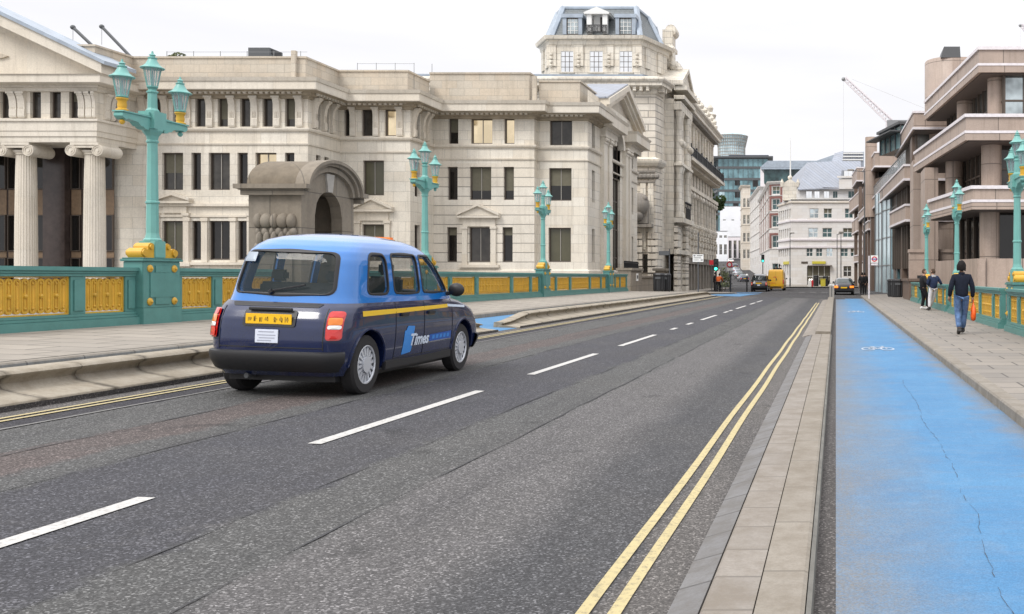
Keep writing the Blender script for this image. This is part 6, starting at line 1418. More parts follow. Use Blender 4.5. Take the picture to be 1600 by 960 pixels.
def rrect(pts, r, n=5):
    """round the corners of a convex polygon"""
    out = []; N = len(pts)
    for i in range(N):
        p0, p, p1 = Vector(pts[i - 1]), Vector(pts[i]), Vector(pts[(i + 1) % N]); a = (p0 - p); b = (p1 - p); rr = min(r, a.length * 0.45, b.length * 0.45); A = p + a.normalized() * rr; B_ = p + b.normalized() * rr
        for k in range(n + 1): t_ = k / n; out.append(A * (1 - t_) ** 2 + p * 2 * t_ * (1 - t_) + B_ * t_ ** 2)
    fin = []
    for i in range(len(out)):
        a, b = out[i], out[(i + 1) % len(out)]; c = max(1, int((b - a).length / 0.045)); fin += [a.lerp(b, k / c) for k in range(c)]
    return fin
def patch(poly, fn, off, rings=6):
    """fill polygon (2D) mapped by fn(a,b)->3D pushed out by off along the local normal"""
    c = sum((Vector(p) for p in poly), Vector((0, 0))) / len(poly); m = MB(); N = len(poly)
    def mp3(q):
        e = 0.01; p = Vector(fn(q.x, q.y)); nx = (Vector(fn(q.x + e, q.y)) - p).cross(Vector(fn(q.x, q.y + e)) - p)
        return p, nx
    def P3(q, sgn):
        p, nx = mp3(q); return tuple(p + nx.normalized() * off * sgn)
    p, nx = mp3(c); cen = Vector((0, 1.9, 0.7)); sgn = 1 if nx.dot(p - cen) > 0 else -1
    m.v.append(P3(c, sgn))
    for r in range(1, rings + 1):
        for q in poly: m.v.append(P3(c + (Vector(q) - c) * (r / rings), sgn))
    for k in range(N): m.f.append((0, 1 + k, 1 + (k + 1) % N))
    for r in range(rings - 1):
        for k in range(N): a = 1 + r * N + k; b = 1 + r * N + (k + 1) % N; m.f.append((a, a + N, b + N, b))
    if sgn < 0: pass
    return m
def cut(obj, cyls):
    """boolean wheel arches"""
    for x0, x1, y, z, r in cyls:
        c = MB(); c.tube([(x0, y, z), (x1, y, z)], r, 28); co = c.build('cutter', 'black_pl')
        for ob in (co, obj): bb = bmesh.new(); bb.from_mesh(ob.data); bmesh.ops.recalc_face_normals(bb, faces=bb.faces); bb.to_mesh(ob.data); bb.free()
        md = obj.modifiers.new('b', 'BOOLEAN'); md.operation = 'DIFFERENCE'; md.solver = 'EXACT'; md.object = co
        dg = bpy.context.evaluated_depsgraph_get(); me = bpy.data.meshes.new_from_object(obj.evaluated_get(dg)); obj.modifiers.clear(); old = obj.data; obj.data = me; bpy.data.meshes.remove(old); bpy.data.objects.remove(co)
    for p in obj.data.polygons: p.use_smooth = True
    obj.data.set_sharp_from_angle(angle=R(35))
def carve(obj, tools):
    objs = []
    for m in tools:
        co = m.build('cutter', 'black_pl'); objs.append(co)
    for ob in objs + [obj]:
        bb = bmesh.new(); bb.from_mesh(ob.data); bmesh.ops.remove_doubles(bb, verts=bb.verts, dist=1e-6); bmesh.ops.recalc_face_normals(bb, faces=bb.faces); bb.to_mesh(ob.data); bb.free()
    for co in objs:
        md = obj.modifiers.new('b', 'BOOLEAN'); md.operation = 'DIFFERENCE'; md.solver = 'EXACT'; md.object = co
        dg = bpy.context.evaluated_depsgraph_get(); me = bpy.data.meshes.new_from_object(obj.evaluated_get(dg)); obj.modifiers.clear(); old = obj.data; obj.data = me; bpy.data.meshes.remove(old)
    for co in objs: bpy.data.objects.remove(co)
    for p in obj.data.polygons: p.use_smooth = True
    obj.data.set_sharp_from_angle(angle=R(35))
def seal(poly, fn, off, grow=0.028, inset=0.004):
    """rubber ring round a window opening"""
    c = sum((Vector(p) for p in poly), Vector((0, 0))) / len(poly); m = MB(); N = len(poly); cen = Vector((0, 1.7, 1.3))
    for q in poly:
        d = (Vector(q) - c).normalized()
        for g_, o_ in ((-inset, -0.015), (-inset, off + 0.004), (grow * 0.5, off + 0.008), (grow, off)):
            w = Vector(q) + d * g_; p = Vector(fn(w.x, w.y)); e = 0.01; nx = (Vector(fn(w.x + e, w.y)) - p).cross(Vector(fn(w.x, w.y + e)) - p).normalized()
            if nx.dot(p - cen) < 0: nx = -nx
            m.v.append(tuple(p + nx * o_))
    for k in range(N):
        k2 = (k + 1) % N
        for i in range(3): m.f.append((k * 4 + i, k2 * 4 + i, k2 * 4 + i + 1, k * 4 + i + 1))
    return m
def wheel(parent, x, y, r, w, side, detail=True):
    t_ = MB(); o = len(t_.v)
    prof = [(r * 0.66, -w / 2), (r * 0.93, -w / 2), (r, -w / 2 + 0.03), (r, w / 2 - 0.03), (r * 0.93, w / 2), (r * 0.66, w / 2)]
    n = 32
    for rr, xx in prof:
        for k in range(n): q = 6.2832 * k / n; t_.v.append((x + xx, y + rr * math.cos(q), r + rr * math.sin(q)))
    for i in range(5):
        for k in range(n): k2 = (k + 1) % n; t_.f.append((i * n + k, (i + 1) * n + k, (i + 1) * n + k2, i * n + k2))
    ty = t_.build('wheel', 'rubber', parent, smooth=30)
    h = MB(); xo = x + side * (w / 2 - 0.012)
    h.tube([(x - side * w * 0.3, y, r), (xo - side * 0.03, y, r)], r * 0.67, n)
    if detail:
        for k in range(16):   # dished trim with slots
            q = 6.2832 * k / 16; c, s_ = math.cos(q), math.sin(q); q2 = q + 0.22; c2, s2 = math.cos(q2), math.sin(q2)
            h.prism([(xo, y + r * .30 * c, r + r * .30 * s_), (xo - side * 0.01, y + r * .62 * c, r + r * .62 * s_), (xo - side * 0.01, y + r * .62 * c2, r + r * .62 * s2), (xo, y + r * .30 * c2, r + r * .30 * s2)], (0, 0, 0), (-side * 0.02, 0, 0))
        for i in range(28):
            a0, a1 = 6.2832 * i / 28, 6.2832 * (i + 1) / 28; h.tube([(xo, y + r * .64 * math.cos(a0), r + r * .64 * math.sin(a0)), (xo, y + r * .64 * math.cos(a1), r + r * .64 * math.sin(a1))], 0.014, 5, False)
    h.tube([(xo - side * 0.03, y, r), (xo + side * 0.02, y, r)], r * 0.28, 16)
    h.build('rim', 'alloy', ty, smooth=30)
def make_taxi(label, paint_lo, paint_hi, group=None, decals=True):
    t = thing('taxi', label, 'taxi', local=True, group=group)
    L = 4.36
    tab = [  # z, rear, front, halfw, rRear, rFront, bowR, bowF
        (0.24, 0.16, L - 0.20, 0.76, 0.20, 0.28, 0.03, 0.06), (0.34, 0.06, L - 0.08, 0.81, 0.24, 0.32, 0.04, 0.08), (0.50, 0.03, L - 0.03, 0.835, 0.26, 0.34, 0.05, 0.10), (0.62, 0.02, L - 0.04, 0.845, 0.27, 0.36, 0.05, 0.10),
        (0.76, 0.03, L - 0.10, 0.845, 0.28, 0.40, 0.05, 0.10), (0.86, 0.05, L - 0.22, 0.84, 0.29, 0.42, 0.05, 0.12), (0.93, 0.085, L - 0.40, 0.835, 0.30, 0.44, 0.05, 0.14), (0.99, 0.13, L - 0.66, 0.825, 0.31, 0.45, 0.05, 0.16), (1.035, 0.18, L - 0.95, 0.81, 0.32, 0.42, 0.05, 0.16)]
    S = Shell(tab)
    hi = [(1.03, 0.185, 3.36, 0.80, 0.34, 0.30, 0.05, 0.16), (1.10, 0.21, 3.30, 0.785, 0.34, 0.30, 0.05, 0.16), (1.30, 0.27, 3.08, 0.755, 0.33, 0.28, 0.05, 0.15), (1.50, 0.34, 2.86, 0.72, 0.32, 0.28, 0.05, 0.14), (1.60, 0.40, 2.74, 0.69, 0.32, 0.30, 0.05, 0.13),
          (1.66, 0.47, 2.64, 0.66, 0.33, 0.32, 0.05, 0.12), (1.72, 0.58, 2.50, 0.61, 0.34, 0.34, 0.05, 0.11), (1.765, 0.74, 2.32, 0.54, 0.36, 0.36, 0.06, 0.10), (1.80, 0.98, 2.05, 0.43, 0.36, 0.36, 0.07, 0.1), (1.82, 1.20, 1.80, 0.28, 0.26, 0.26, 0.05, 0.05), (1.826, 1.45, 1.60, 0.06, 0.05, 0.05, 0.0, 0.0)]
    H = Shell(hi)
    def dens(tb, n=4):
        zs = []
        for a, b in zip(tb, tb[1:]): zs += [a[0] + (b[0] - a[0]) * i / n for i in range(n)]
        return zs + [tb[-1][0]]
    AX = (0.66, 3.50); RW = 0.335
    body = S.mesh(dens(tab)).build('body', paint_lo, t)
    cut(body, [(0.50, 1.2, a, RW, 0.395) for a in AX] + [(-1.2, -0.50, a, RW, 0.395) for a in AX])
    wins = [([(0.70, 1.14), (1.20, 1.14), (1.20, 1.585), (0.84, 1.585)], 0.10), ([(1.36, 1.14), (2.06, 1.14), (2.06, 1.60), (1.36, 1.60)], 0.07), ([(2.18, 1.14), (3.00, 1.14), (2.66, 1.585), (2.18, 1.60)], 0.07)]
    rw = [(-0.60, 1.13), (0.60, 1.13), (0.55, 1.58), (-0.55, 1.58)]; fw_ = [(-0.64, 1.12), (0.64, 1.12), (0.56, 1.58), (-0.56, 1.58)]
    cab = H.mesh(dens(hi)).build('cabin', paint_hi, t)
    hin = [(max(0.98, r_[0] - 0.03) if i_ else 0.98, r_[1] + 0.045, r_[2] - 0.045, max(0.05, r_[3] - 0.035)) + r_[4:] for i_, r_ in enumerate(hi[:9])]
    tools = [Shell(hin).mesh(dens(hin))]
    for pl, r_ in wins:
        q = rrect(pl, r_); m = MB(); m.prism([(-1.2, p.x, p.y) for p in q], (0, 0, 0), (2.4, 0, 0)); tools.append(m)
    m = MB(); m.prism([(p.x, -0.4, p.y) for p in rrect(rw, 0.10)], (0, 0, 0), (0, 1.3, 0)); tools.append(m)
    m = MB(); m.prism([(p.x, 2.2, p.y) for p in rrect(fw_, 0.08)], (0, 0, 0), (0, 1.6, 0)); tools.append(m)
    carve(cab, tools)
    for (nm, x0, x1, y0, y1, z0, z1) in (('rear_seat', -0.58, 0.58, 0.62, 0.80, 0.9, 1.24), ('driver_seat', 0.08, 0.55, 2.0, 2.12, 0.9, 1.32), ('headrest', 0.22, 0.42, 2.0, 2.1, 1.34, 1.50), ('headrest', -0.45, -0.25, 0.64, 0.74, 1.25, 1.38), ('headrest', 0.25, 0.45, 0.64, 0.74, 1.25, 1.38), ('dashboard', -0.6, 0.6, 2.85, 3.1, 0.95, 1.13)):
        m = MB(); m.box(x0, x1, y0, y1, z0, z1); m.build(nm, 'seat', t, bevel=0.03)
    m = MB(); m.box(-0.62, 0.62, 1.86, 1.90, 1.0, 1.12); m.box(-0.02, 0.02, 1.86, 1.90, 1.12, 1.7); m.build('partition', 'seat', t)
    # underbody
    m = MB(); m.box(-0.66, 0.66, 0.25, L - 0.35, 0.17, 0.30); m.build('underbody', 'black_pl', t)
    for a in AX:
        for s_ in (-1, 1): wheel(t, s_ * 0.735, a, RW, 0.19, s_)
    # black sills, bumpers wrapping the corners
    def bumper(nm, rear):
        m = MB(); N = 30; rows = [(0.29, 0.02), (0.31, 0.04), (0.40, 0.055), (0.47, 0.06), (0.50, 0.045), (0.515, 0.005)]
        for z, o in rows:
            rg = S.ring(z)
            if rear: sel = [p for p in rg if p[1] < (0.62 - 0.405 if z < 0.53 else 0.25)]
            else: sel = [p for p in rg if p[1] > L - 0.62]
            sel = sorted(sel, key=lambda p: math.atan2(p[0], -(p[1] - (0.9 if rear else L - 0.9)) * (1 if rear else -1)))
            c = Vector((0, 0.9 if rear else L - 0.9))
            pl = []
            for i in range(N + 1):
                f = i / N * (len(sel) - 1); k = min(int(f), len(sel) - 2); q = Vector(sel[k]).lerp(Vector(sel[k + 1]), f - k); d = (q - c); d.x *= 0.7; d.normalize(); q = q + d * o; pl.append((q.x, q.y, z))
            m.v += pl
        for i in range(len(rows) - 1):
            for k in range(N): a = i * (N + 1) + k; m.f.append((a, a + 1, a + N + 2, a + N + 1))
        m.build(nm, 'black_pl', t, smooth=40)
    bumper('rear_bumper', True); bumper('front_bumper', False)
    for s_ in (-1, 1):
        m = MB(); m.box(s_ * 0.80, s_ * 0.852, 1.08, 3.08, 0.235, 0.345); m.build('sill', 'black_pl', t, bevel=0.012)
        for a in AX:  # arch lips
            m = MB()
            pts = [(s_ * (S.sideX(a + 0.42 * math.cos(q), 0.35 + 0.42 * math.sin(q)) + 0.004), a + 0.405 * math.cos(q), RW + 0.405 * math.sin(q)) for q in [math.pi * i / 20 for i in range(21)]]
            m.tube(pts, 0.017, 5); m.build('arch_trim', paint_lo, t, smooth=40)
    # side glass
    fs = lambda s_: (lambda a, b: (s_ * H.sideX(a, b), a, b))
    for s_ in (-1, 1):
        for pl, r in wins:
            se = seal(rrect(pl, r), fs(s_), 0.003).build('window_seal', 'black_pl', t, smooth=60); patch(rrect(pl, r), fs(s_), -0.008).build('side_window', 'cab_glass', se)
        # shut lines, handles
        m = MB()
        for y0, z0, z1 in ((1.30, 0.35, 1.03), (2.11, 0.35, 1.03), (3.06, 0.42, 1.03)):
            pts = [(s_ * (S.sideX(y0, z) + 0.001), y0, z) for z in [z0 + (z1 - z0) * i / 10 for i in range(11)]]; m.tube(pts, 0.0055, 4)
        m.tube([(s_ * (S.sideX(y, 0.36) + 0.001), y, 0.36) for y in [1.30 + i * 0.176 for i in range(11)]], 0.0055, 4); m.build('shut_lines', 'black_pl', t)
        for y0 in (1.42, 2.20): m = MB(); x = S.sideX(y0, 0.87); m.box(s_ * x, s_ * (x + 0.03), y0, y0 + 0.2, 0.855, 0.895); m.build('door_handle', 'black_pl', t, bevel=0.008)
        m = MB(); x = S.sideX(2.98, 1.08); m.ball((s_ * (x + 0.13), 3.0, 1.16), 0.11, 12, 8, sx=1.15, sy=0.65, sz=0.85); m.tube([(s_ * (x - 0.04), 3.0, 1.10), (s_ * (x + 0.1), 3.0, 1.13)], 0.03, 6); m.build('door_mirror', 'black_pl', t, smooth=True)
        # rear lamp cluster: red, orange, clear, red
        rl = None
        for (z0, z1, mt) in ((0.875, 0.935, 'red_lens'), (0.80, 0.872, 'orange_lens'), (0.757, 0.797, 'clear_lens'), (0.655, 0.754, 'red_lens')):
            def fr(a, b, s_=s_): return (s_ * a, S.rearY(a, b), b)
            pl = [(0.665, z0), (0.775, z0), (0.775, z1), (0.665, z1)]
            o = patch(rrect(pl, 0.02), fr, 0.035, 3); 
            if rl is None: rl = patch(rrect([(0.652, 0.64), (0.788, 0.64), (0.788, 0.945), (0.652, 0.945)], 0.04), fr, 0.018, 3).build('rear_lamp', 'red_lens', t)
            o.build('lens', mt, rl)
        m = MB(); m.ball((s_ * 0.60, S.frontY(0.6, 0.68) - 0.03, 0.68), 0.12, 14, 8, sy=0.5); m.build('headlight', 'clear_lens', t, smooth=True)
    # rear glass, lid seam, plates
    fr = lambda a, b: (a, H.rearY(a, b), b)
    pl = [(-0.60, 1.13), (0.60, 1.13), (0.55, 1.58), (-0.55, 1.58)]
    c = Vector((0, 1.355)); big = [c + (Vector(p) - c) + (Vector(p) - c).normalized() * 0.035 for p in pl]
    se = seal(rrect(rw, 0.10), fr, 0.004, 0.035).build('rear_window_seal', 'black_pl', t, smooth=60); patch(rrect(rw, 0.10), fr, -0.008).build('rear_window', 'cab_glass', se)
    m = MB(); m.tube([(-0.1 + 0.045 * i, H.rearY(0, 1.17) - 0.03, 1.155 + 0.008 * i) for i in range(10)], 0.012, 5); m.tube([(-0.13, H.rearY(0, 1.13) - 0.02, 1.13), (-0.10, H.rearY(0, 1.17) - 0.03, 1.155)], 0.03, 6); m.build('rear_wiper', 'black_pl', t)
    fl = lambda a, b: (a, S.rearY(a, b), b)
    patch(rrect([(-0.52, 0.985), (0.52, 0.985), (0.56, 1.025), (-0.56, 1.025)], 0.015), fl, 0.004, 3).build('lid_edge', 'black_pl' if paint_lo == 'navy' else paint_lo, t)
    hd = patch(rrect([(-0.34, 0.775), (0.30, 0.775), (0.30, 0.945), (-0.34, 0.945)], 0.03), fl, 0.012, 3).build('plate_housing', 'black_pl', t)
    m = MB(); y = S.rearY(0, 0.85) - 0.024; m.box(-0.30, 0.26, y, y + 0.01, 0.80, 0.91); pb = m.build('number_plate', 'plate_y', t, bevel=0.004)
    m = MB(); rnd = random.Random(5); x = -0.27
    for k in range(7):
        if k == 4: x += 0.04
        for q in range(3): a = x + rnd.uniform(0, 0.03); m.box(a, a + 0.012, y - 0.002, y - 0.0005, 0.822 + rnd.uniform(0, 0.02), 0.888 - rnd.uniform(0, 0.02))
        m.box(x, x + 0.045, y - 0.0025, y - 0.0007, 0.845 + rnd.uniform(-.015, .02), 0.858 + rnd.uniform(0, .015)); x += 0.068
    m.build('plate_lettering', 'ink_soft', pb)
    m = MB(); y = S.rearY(0, 0.66) - 0.012; m.box(-0.17, 0.11, y, y + 0.01, 0.60, 0.745); pb = m.build('licence_plate', 'plate_w', t, bevel=0.004)
    m = MB()
    for z, a, b in ((0.715, -0.13, 0.06), (0.68, -0.14, 0.08), (0.65, -0.12, 0.07), (0.622, -0.14, 0.03)): m.box(a, b, y - 0.002, y - 0.0005, z, z + 0.010)
    m.build('plate_lettering', 'grey_ink', pb)
    for x_ in (-0.63, 0.63):
        m = MB(); m.tube([(x_, S.rearY(x_, z) - 0.001, z) for z in [0.53 + 0.05 * i for i in range(10)]], 0.006, 4); m.build('lid_seam', 'black_pl', t)
    m = MB(); m.tube([(x_, S.rearY(x_, 0.555) - 0.001, 0.555) for x_ in [-0.63 + 0.09 * i for i in range(15)]], 0.006, 4); m.build('lid_seam', 'black_pl', t)
    m = MB(); m.tube([(-0.35, 0.1, 0.23), (-0.35, 0.32, 0.23)], 0.03, 8); m.build('exhaust', 'dk_grey', t)
    m = MB(); m.tube([(-0.28, S.rearY(0, 0.95) - 0.035, 0.962), (0.24, S.rearY(0, 0.95) - 0.035, 0.962)], 0.018, 6); m.build('boot_handle', 'black_pl', t)
    # windscreen
    ff = lambda a, b: (a, H.frontY(a, b), b); se = seal(rrect(fw_, 0.08), ff, 0.004, 0.03).build('windscreen_seal', 'black_pl', t, smooth=60); patch(rrect(fw_, 0.08), ff, -0.008).build('windscreen', 'cab_glass', se)
    m = MB(); m.box(-0.22, 0.22, 2.36, 2.5, 1.72, 1.83); m.build('roof_sign', 'orange_lens', t, bevel=0.03)
    m = MB(); m.box(-0.3, 0.3, L - 0.03, L + 0.05, 0.5, 0.75); m.build('front_grille', 'chrome', t, bevel=0.02)
    if decals:
        s_ = 1
        def side_patch(nm, pl, mt, off=0.004, rad=0.004, par=t): return patch(rrect(pl, rad), lambda a, b: (S.sideX(a, b), a, b), off, 3).build(nm, mt, par)
        side_patch('yellow_stripe', [(0.50, 0.885), (2.9, 0.92), (2.9, 0.965), (0.50, 0.945)], 'decal_y'); side_patch('pale_stripe', [(2.9, 0.93), (3.55, 0.90), (3.55, 0.93), (2.9, 0.965)], 'decal_w')
        em = side_patch('door_emblem', [(1.50, 0.38), (1.76, 0.40), (1.80, 0.66), (1.54, 0.68)], 'decal_b', rad=0.03); side_patch('emblem_mark', [(1.57, 0.665), (1.80, 0.655), (1.82, 0.72), (1.62, 0.73)], 'decal_b', 0.0045, 0.02, em)
        bar = side_patch('door_banner', [(2.28, 0.50), (3.02, 0.50), (3.02, 0.60), (2.28, 0.585)], 'decal_db')
        # lettering: each stroke of the word laid on the door skin
        cu = bpy.data.curves.new('txt', 'FONT'); cu.body = 'Times'; cu.size = 0.20; cu.shear = 0.25; cu.extrude = 0.001; cu.offset = 0.006; to = bpy.data.objects.new('txt', cu); COL.objects.link(to)
        dg = bpy.context.evaluated_depsgraph_get(); me = bpy.data.meshes.new_from_object(to.evaluated_get(dg)); bpy.data.objects.remove(to)
        for v in me.vertices: a, b = 1.68 + v.co.x * 1.15, 0.485 + v.co.y; v.co = (S.sideX(a, b) + 0.008 + v.co.z, a, b)
        me.materials.append(M['decal_w']); o = bpy.data.objects.new('door_lettering', me); COL.objects.link(o); o.parent = t
        for k in range(5): side_patch('banner_mark', [(2.36 + k * 0.125, 0.525), (2.44 + k * 0.125, 0.525), (2.45 + k * 0.125, 0.575), (2.37 + k * 0.125, 0.575)], 'decal_b', 0.007, 0.01, bar)
        patch(rrect([(0.40, 1.46), (0.56, 1.46), (0.56, 1.56), (0.40, 1.56)], 0.01), lambda a, b: (-a, H.rearY(a, b), b), 0.018, 2).build('window_sticker', 'lead', t)
    return t
taxi = make_taxi('two-tone navy and light blue cab with yellow rear plate in the left lane, largest vehicle', 'navy', 'sky_blue')
TX = -5.98; taxi.location = (TX, 10.12, G(TX, 12)); taxi.rotation_euler = (0, TILT, 0); taxi.scale = (0.865, 0.95, 0.985)
far = make_taxi('small black cab stopped left of the yellow van at the junction', 'black_paint', 'black_paint', decals=False)
q = XY(1187, 98); far.location = (q[0], 97, G(q[0], 97))

def make_car(name, label, cat, paint, tab_lo, tab_hi, L, AX, RW, wins, rear_glass, group=None, wheels_detail=False, lamps=(0.62, 0.78, 0.52, 0.74), plate=0.62, track=0.74, lampmat='red_lens'):
    t = thing(name, label, cat, local=True, group=group); S, H = Shell(tab_lo), Shell(tab_hi)
    def dens(tb, n=2):
        zs = []
        for a, b in zip(tb, tb[1:]): zs += [a[0] + (b[0] - a[0]) * i / n for i in range(n)]
        return zs + [tb[-1][0]]
    body = S.mesh(dens(tab_lo)).build('body', paint, t); cut(body, [(0.5, 1.3, a, RW, RW * 1.17) for a in AX] + [(-1.3, -0.5, a, RW, RW * 1.17) for a in AX])
    H.mesh(dens(tab_hi)).build('cabin', paint, t, smooth=45)
    for a in AX:
        for s_ in (-1, 1): wheel(t, s_ * track, a, RW, 0.2, s_, wheels_detail)
    for s_ in (-1, 1):
        for pl in wins: patch(rrect(pl, 0.05), lambda a, b, s_=s_: (s_ * H.sideX(a, b), a, b), 0.008, 3).build('side_window', 'car_glass', t)
        x0, x1, z0, z1 = lamps; patch(rrect([(x0, z0), (x1, z0), (x1, z1), (x0, z1)], 0.03), lambda a, b, s_=s_: (s_ * a, S.rearY(a, b), b), 0.02, 3).build('rear_lamp', lampmat, t)
        m = MB(); m.ball((s_ * (x0 + 0.02), S.frontY(x0, 0.64) - 0.03, 0.64), 0.11, 10, 6, sy=0.5); m.build('headlight', 'clear_lens', t)
        y = wins[-1][1][0]; m = MB(); m.ball((s_ * (H.sideX(y, 1.0) + 0.1), y, wins[-1][0][1] + 0.05), 0.09, 8, 6); m.build('door_mirror', 'black_pl', t)
    if rear_glass: patch(rrect(rear_glass, 0.06), lambda a, b: (a, H.rearY(a, b), b), 0.01, 4).build('rear_window', 'car_glass', t)
    hz0, hz1 = tab_hi[0][0] + 0.08, tab_hi[0][0] + 0.42; w = tab_hi[0][3] * 0.82
    patch(rrect([(-w, hz0), (w, hz0), (w * 0.86, hz1), (-w * 0.86, hz1)], 0.06), lambda a, b: (a, H.frontY(a, b), b), 0.01, 4).build('windscreen', 'car_glass', t)
    m = MB(); y = S.rearY(0, plate) - 0.012; m.box(-0.26, 0.26, y, y + 0.01, plate - 0.055, plate + 0.055); m.build('number_plate', 'plate_y', t)
    m = MB(); y = S.rearY(0, 0.42); m.box(-0.7, 0.7, y - 0.03, y + 0.02, 0.36, 0.50); m.build('rear_bumper', 'black_pl', t, bevel=0.02)
    return t
sal_lo = [(0.22, 0.12, 4.35, 0.78, 0.2, 0.3, 0.03, 0.1), (0.45, 0.0, 4.5, 0.85, 0.22, 0.35, 0.06, 0.14), (0.70, 0.0, 4.45, 0.87, 0.25, 0.4, 0.07, 0.14), (0.86, 0.04, 4.1, 0.86, 0.28, 0.4, 0.07, 0.2), (0.95, 0.12, 3.5, 0.84, 0.3, 0.4, 0.06, 0.2)]
sal_hi = [(0.94, 0.35, 3.30, 0.80, 0.3, 0.3, 0.08, 0.2), (1.15, 0.65, 2.95, 0.72, 0.28, 0.3, 0.08, 0.18), (1.33, 0.95, 2.60, 0.63, 0.28, 0.3, 0.08, 0.15), (1.41, 1.2, 2.3, 0.52, 0.26, 0.26, 0.06, 0.1), (1.44, 1.55, 2.0, 0.25, 0.15, 0.15, 0.02, 0.03)]
sal = dict(tab_lo=sal_lo, tab_hi=sal_hi, L=4.5, AX=(0.85, 3.55), RW=0.32, wins=[[(0.95, 1.0), (1.75, 1.0), (1.75, 1.32), (1.15, 1.32)], [(1.85, 1.0), (2.95, 1.0), (2.5, 1.32), (1.85, 1.32)]], rear_glass=[(-0.62, 1.0), (0.62, 1.0), (0.52, 1.33), (-0.52, 1.33)])
car = make_car('car', 'dark saloon car with glowing orange tail lamps at the end of the blue cycle lane', 'car', 'black_paint', lampmat='brake', lamps=(0.48, 0.80, 0.60, 0.76), **sal)
q = XY(1318.5, 80); car.location = (q[0], 79.0, 0.0)
# yellow panel van
van_lo = [(0.30, 0.05, 5.3, 0.92, 0.08, 0.3, 0.0, 0.1), (0.6, 0.0, 5.45, 0.98, 0.08, 0.3, 0.0, 0.14), (1.1, 0.0, 5.2, 0.99, 0.08, 0.35, 0.0, 0.2), (1.25, 0.0, 4.7, 0.985, 0.08, 0.35, 0.0, 0.2)]
van_hi = [(1.24, 0.0, 4.65, 0.985, 0.08, 0.3, 0.0, 0.2), (1.9, 0.02, 4.1, 0.93, 0.08, 0.3, 0.0, 0.15), (2.3, 0.05, 3.7, 0.87, 0.12, 0.3, 0.0, 0.1), (2.42, 0.12, 3.4, 0.80, 0.15, 0.3, 0.0, 0.05), (2.46, 0.4, 3.0, 0.6, 0.2, 0.3, 0, 0)]
van = make_car('van', 'bright yellow panel van with twin rear doors waiting at the junction', 'van', 'van_yellow', van_lo, van_hi, 5.4, (0.95, 4.3), 0.34, [[(3.2, 1.35), (4.3, 1.35), (3.9, 1.9), (3.2, 1.9)]], None, lamps=(0.86, 0.96, 0.8, 1.3), plate=0.62, track=0.85)
m = MB()
for x in (-0.006,): m.box(x, x + 0.012, -0.012, 0.0, 0.5, 2.25)
for x in (-0.85, 0.85): m.box(x - 0.008, x + 0.008, -0.012, 0.0, 0.5, 2.2)
m.box(-0.85, 0.85, -0.012, 0.0, 0.5, 0.515); vv = m.build('rear_doors', 'black_pl', van)
m = MB(); m.box(0.05, 0.12, -0.05, 0.0, 1.2, 1.45); m.build('door_handle', 'black_pl', van)
m = MB()
for k in range(6): m.box(-0.72 + k * 0.11, -0.65 + k * 0.11, -0.006, 0.002, 0.86, 0.94)
for k in range(5): m.box(-0.3 + k * 0.10, -0.24 + k * 0.1, -0.006, 0.012, 1.52 + 0.05 * math.sin(k * 2), 1.60 + 0.04 * math.sin(k))
m.build('van_lettering', 'sign_r', van)
q = XY(1213, 104); van.location = (q[0], 103, G(q[0], 103)); van.scale = (0.88, 1, 0.94)
# parked cars on the climbing side street and others at the junction
parked = [(1164, 430, 14.5, 'dkblue_paint', 'dark blue car nearest in the row parked down the side street'), (1158, 424, 13, 'black_paint', 'dark car second in the row parked down the side street'), (1154.5, 418.5, 12, 'silver_paint', 'silver blue car third in the row parked down the side street'), (1151.5, 413, 11, 'silver_paint', 'pale car fourth in the row parked down the side street'), (1149, 408.5, 10, 'dkblue_paint', 'dark car fifth in the row parked down the side street'), (1142.5, 406, 9, 'white_paint', 'white car farthest up the side street')]
car0 = None
for i, (px, py, w, paint, lab) in enumerate(parked):
    Y = 1.74 * FPX / w; x = (px - CX) * Y / FPX
    c = make_car('car', lab, 'car', paint, group='cars parked down the side street', **sal)
    c.location = (x, Y, G(x, Y) + 0.02); c.rotation_euler = (0, 0, R(15))
c = make_car('car', 'white van-like car facing us behind the black cab', 'car', 'white_paint', **sal); q = XY(1196, 125); c.location = (q[0], 122, G(q[0], 124)); c.scale = (1.0, 1, 1.25)

# ---------------------------------------------------------------- people
def skin_mesh(name, verts, edges, radii, mat, parent, sub=2, root=0):
    me = bpy.data.meshes.new(name); me.from_pydata([tuple(v) for v in verts], edges, []); o = bpy.data.objects.new(name, me); COL.objects.link(o)
    md = o.modifiers.new('s', 'SKIN'); md.use_smooth_shade = True
    for i, r in enumerate(radii): me.skin_vertices[0].data[i].radius = r if isinstance(r, tuple) else (r, r)
    me.skin_vertices[0].data[root].use_root = True
    s2 = o.modifiers.new('u', 'SUBSURF'); s2.levels = sub; s2.render_levels = sub
    dg = bpy.context.evaluated_depsgraph_get(); dg.update(); m2 = bpy.data.meshes.new_from_object(o.evaluated_get(dg)); o.modifiers.clear(); o.data = m2; bpy.data.meshes.remove(me)
    m2.materials.clear(); m2.materials.append(M[mat] if isinstance(mat, str) else mat)
    for p in m2.polygons: p.use_smooth = True
    o.parent = parent; return o
def cloth(name, col, sc_=14, var=0.25): return plain(name, col, 0.85, var=var, scale=sc_, bmp=0.5, spec=0.2)
M['skin'] = plain('skin', (0.42, 0.24, 0.17), 0.55, var=0.06); M['skin_dk'] = plain('skin_tan', (0.30, 0.17, 0.11), 0.55, var=0.06)
M['navy_wool'] = cloth('navy_wool_coat', (0.010, 0.013, 0.024)); M['denim'] = cloth('blue_denim', (0.10, 0.17, 0.32), 9, 0.45); M['black_cloth'] = cloth('black_cloth', (0.014, 0.014, 0.016)); M['white_cloth'] = cloth('white_trousers', (0.62, 0.60, 0.62), 10, 0.12)
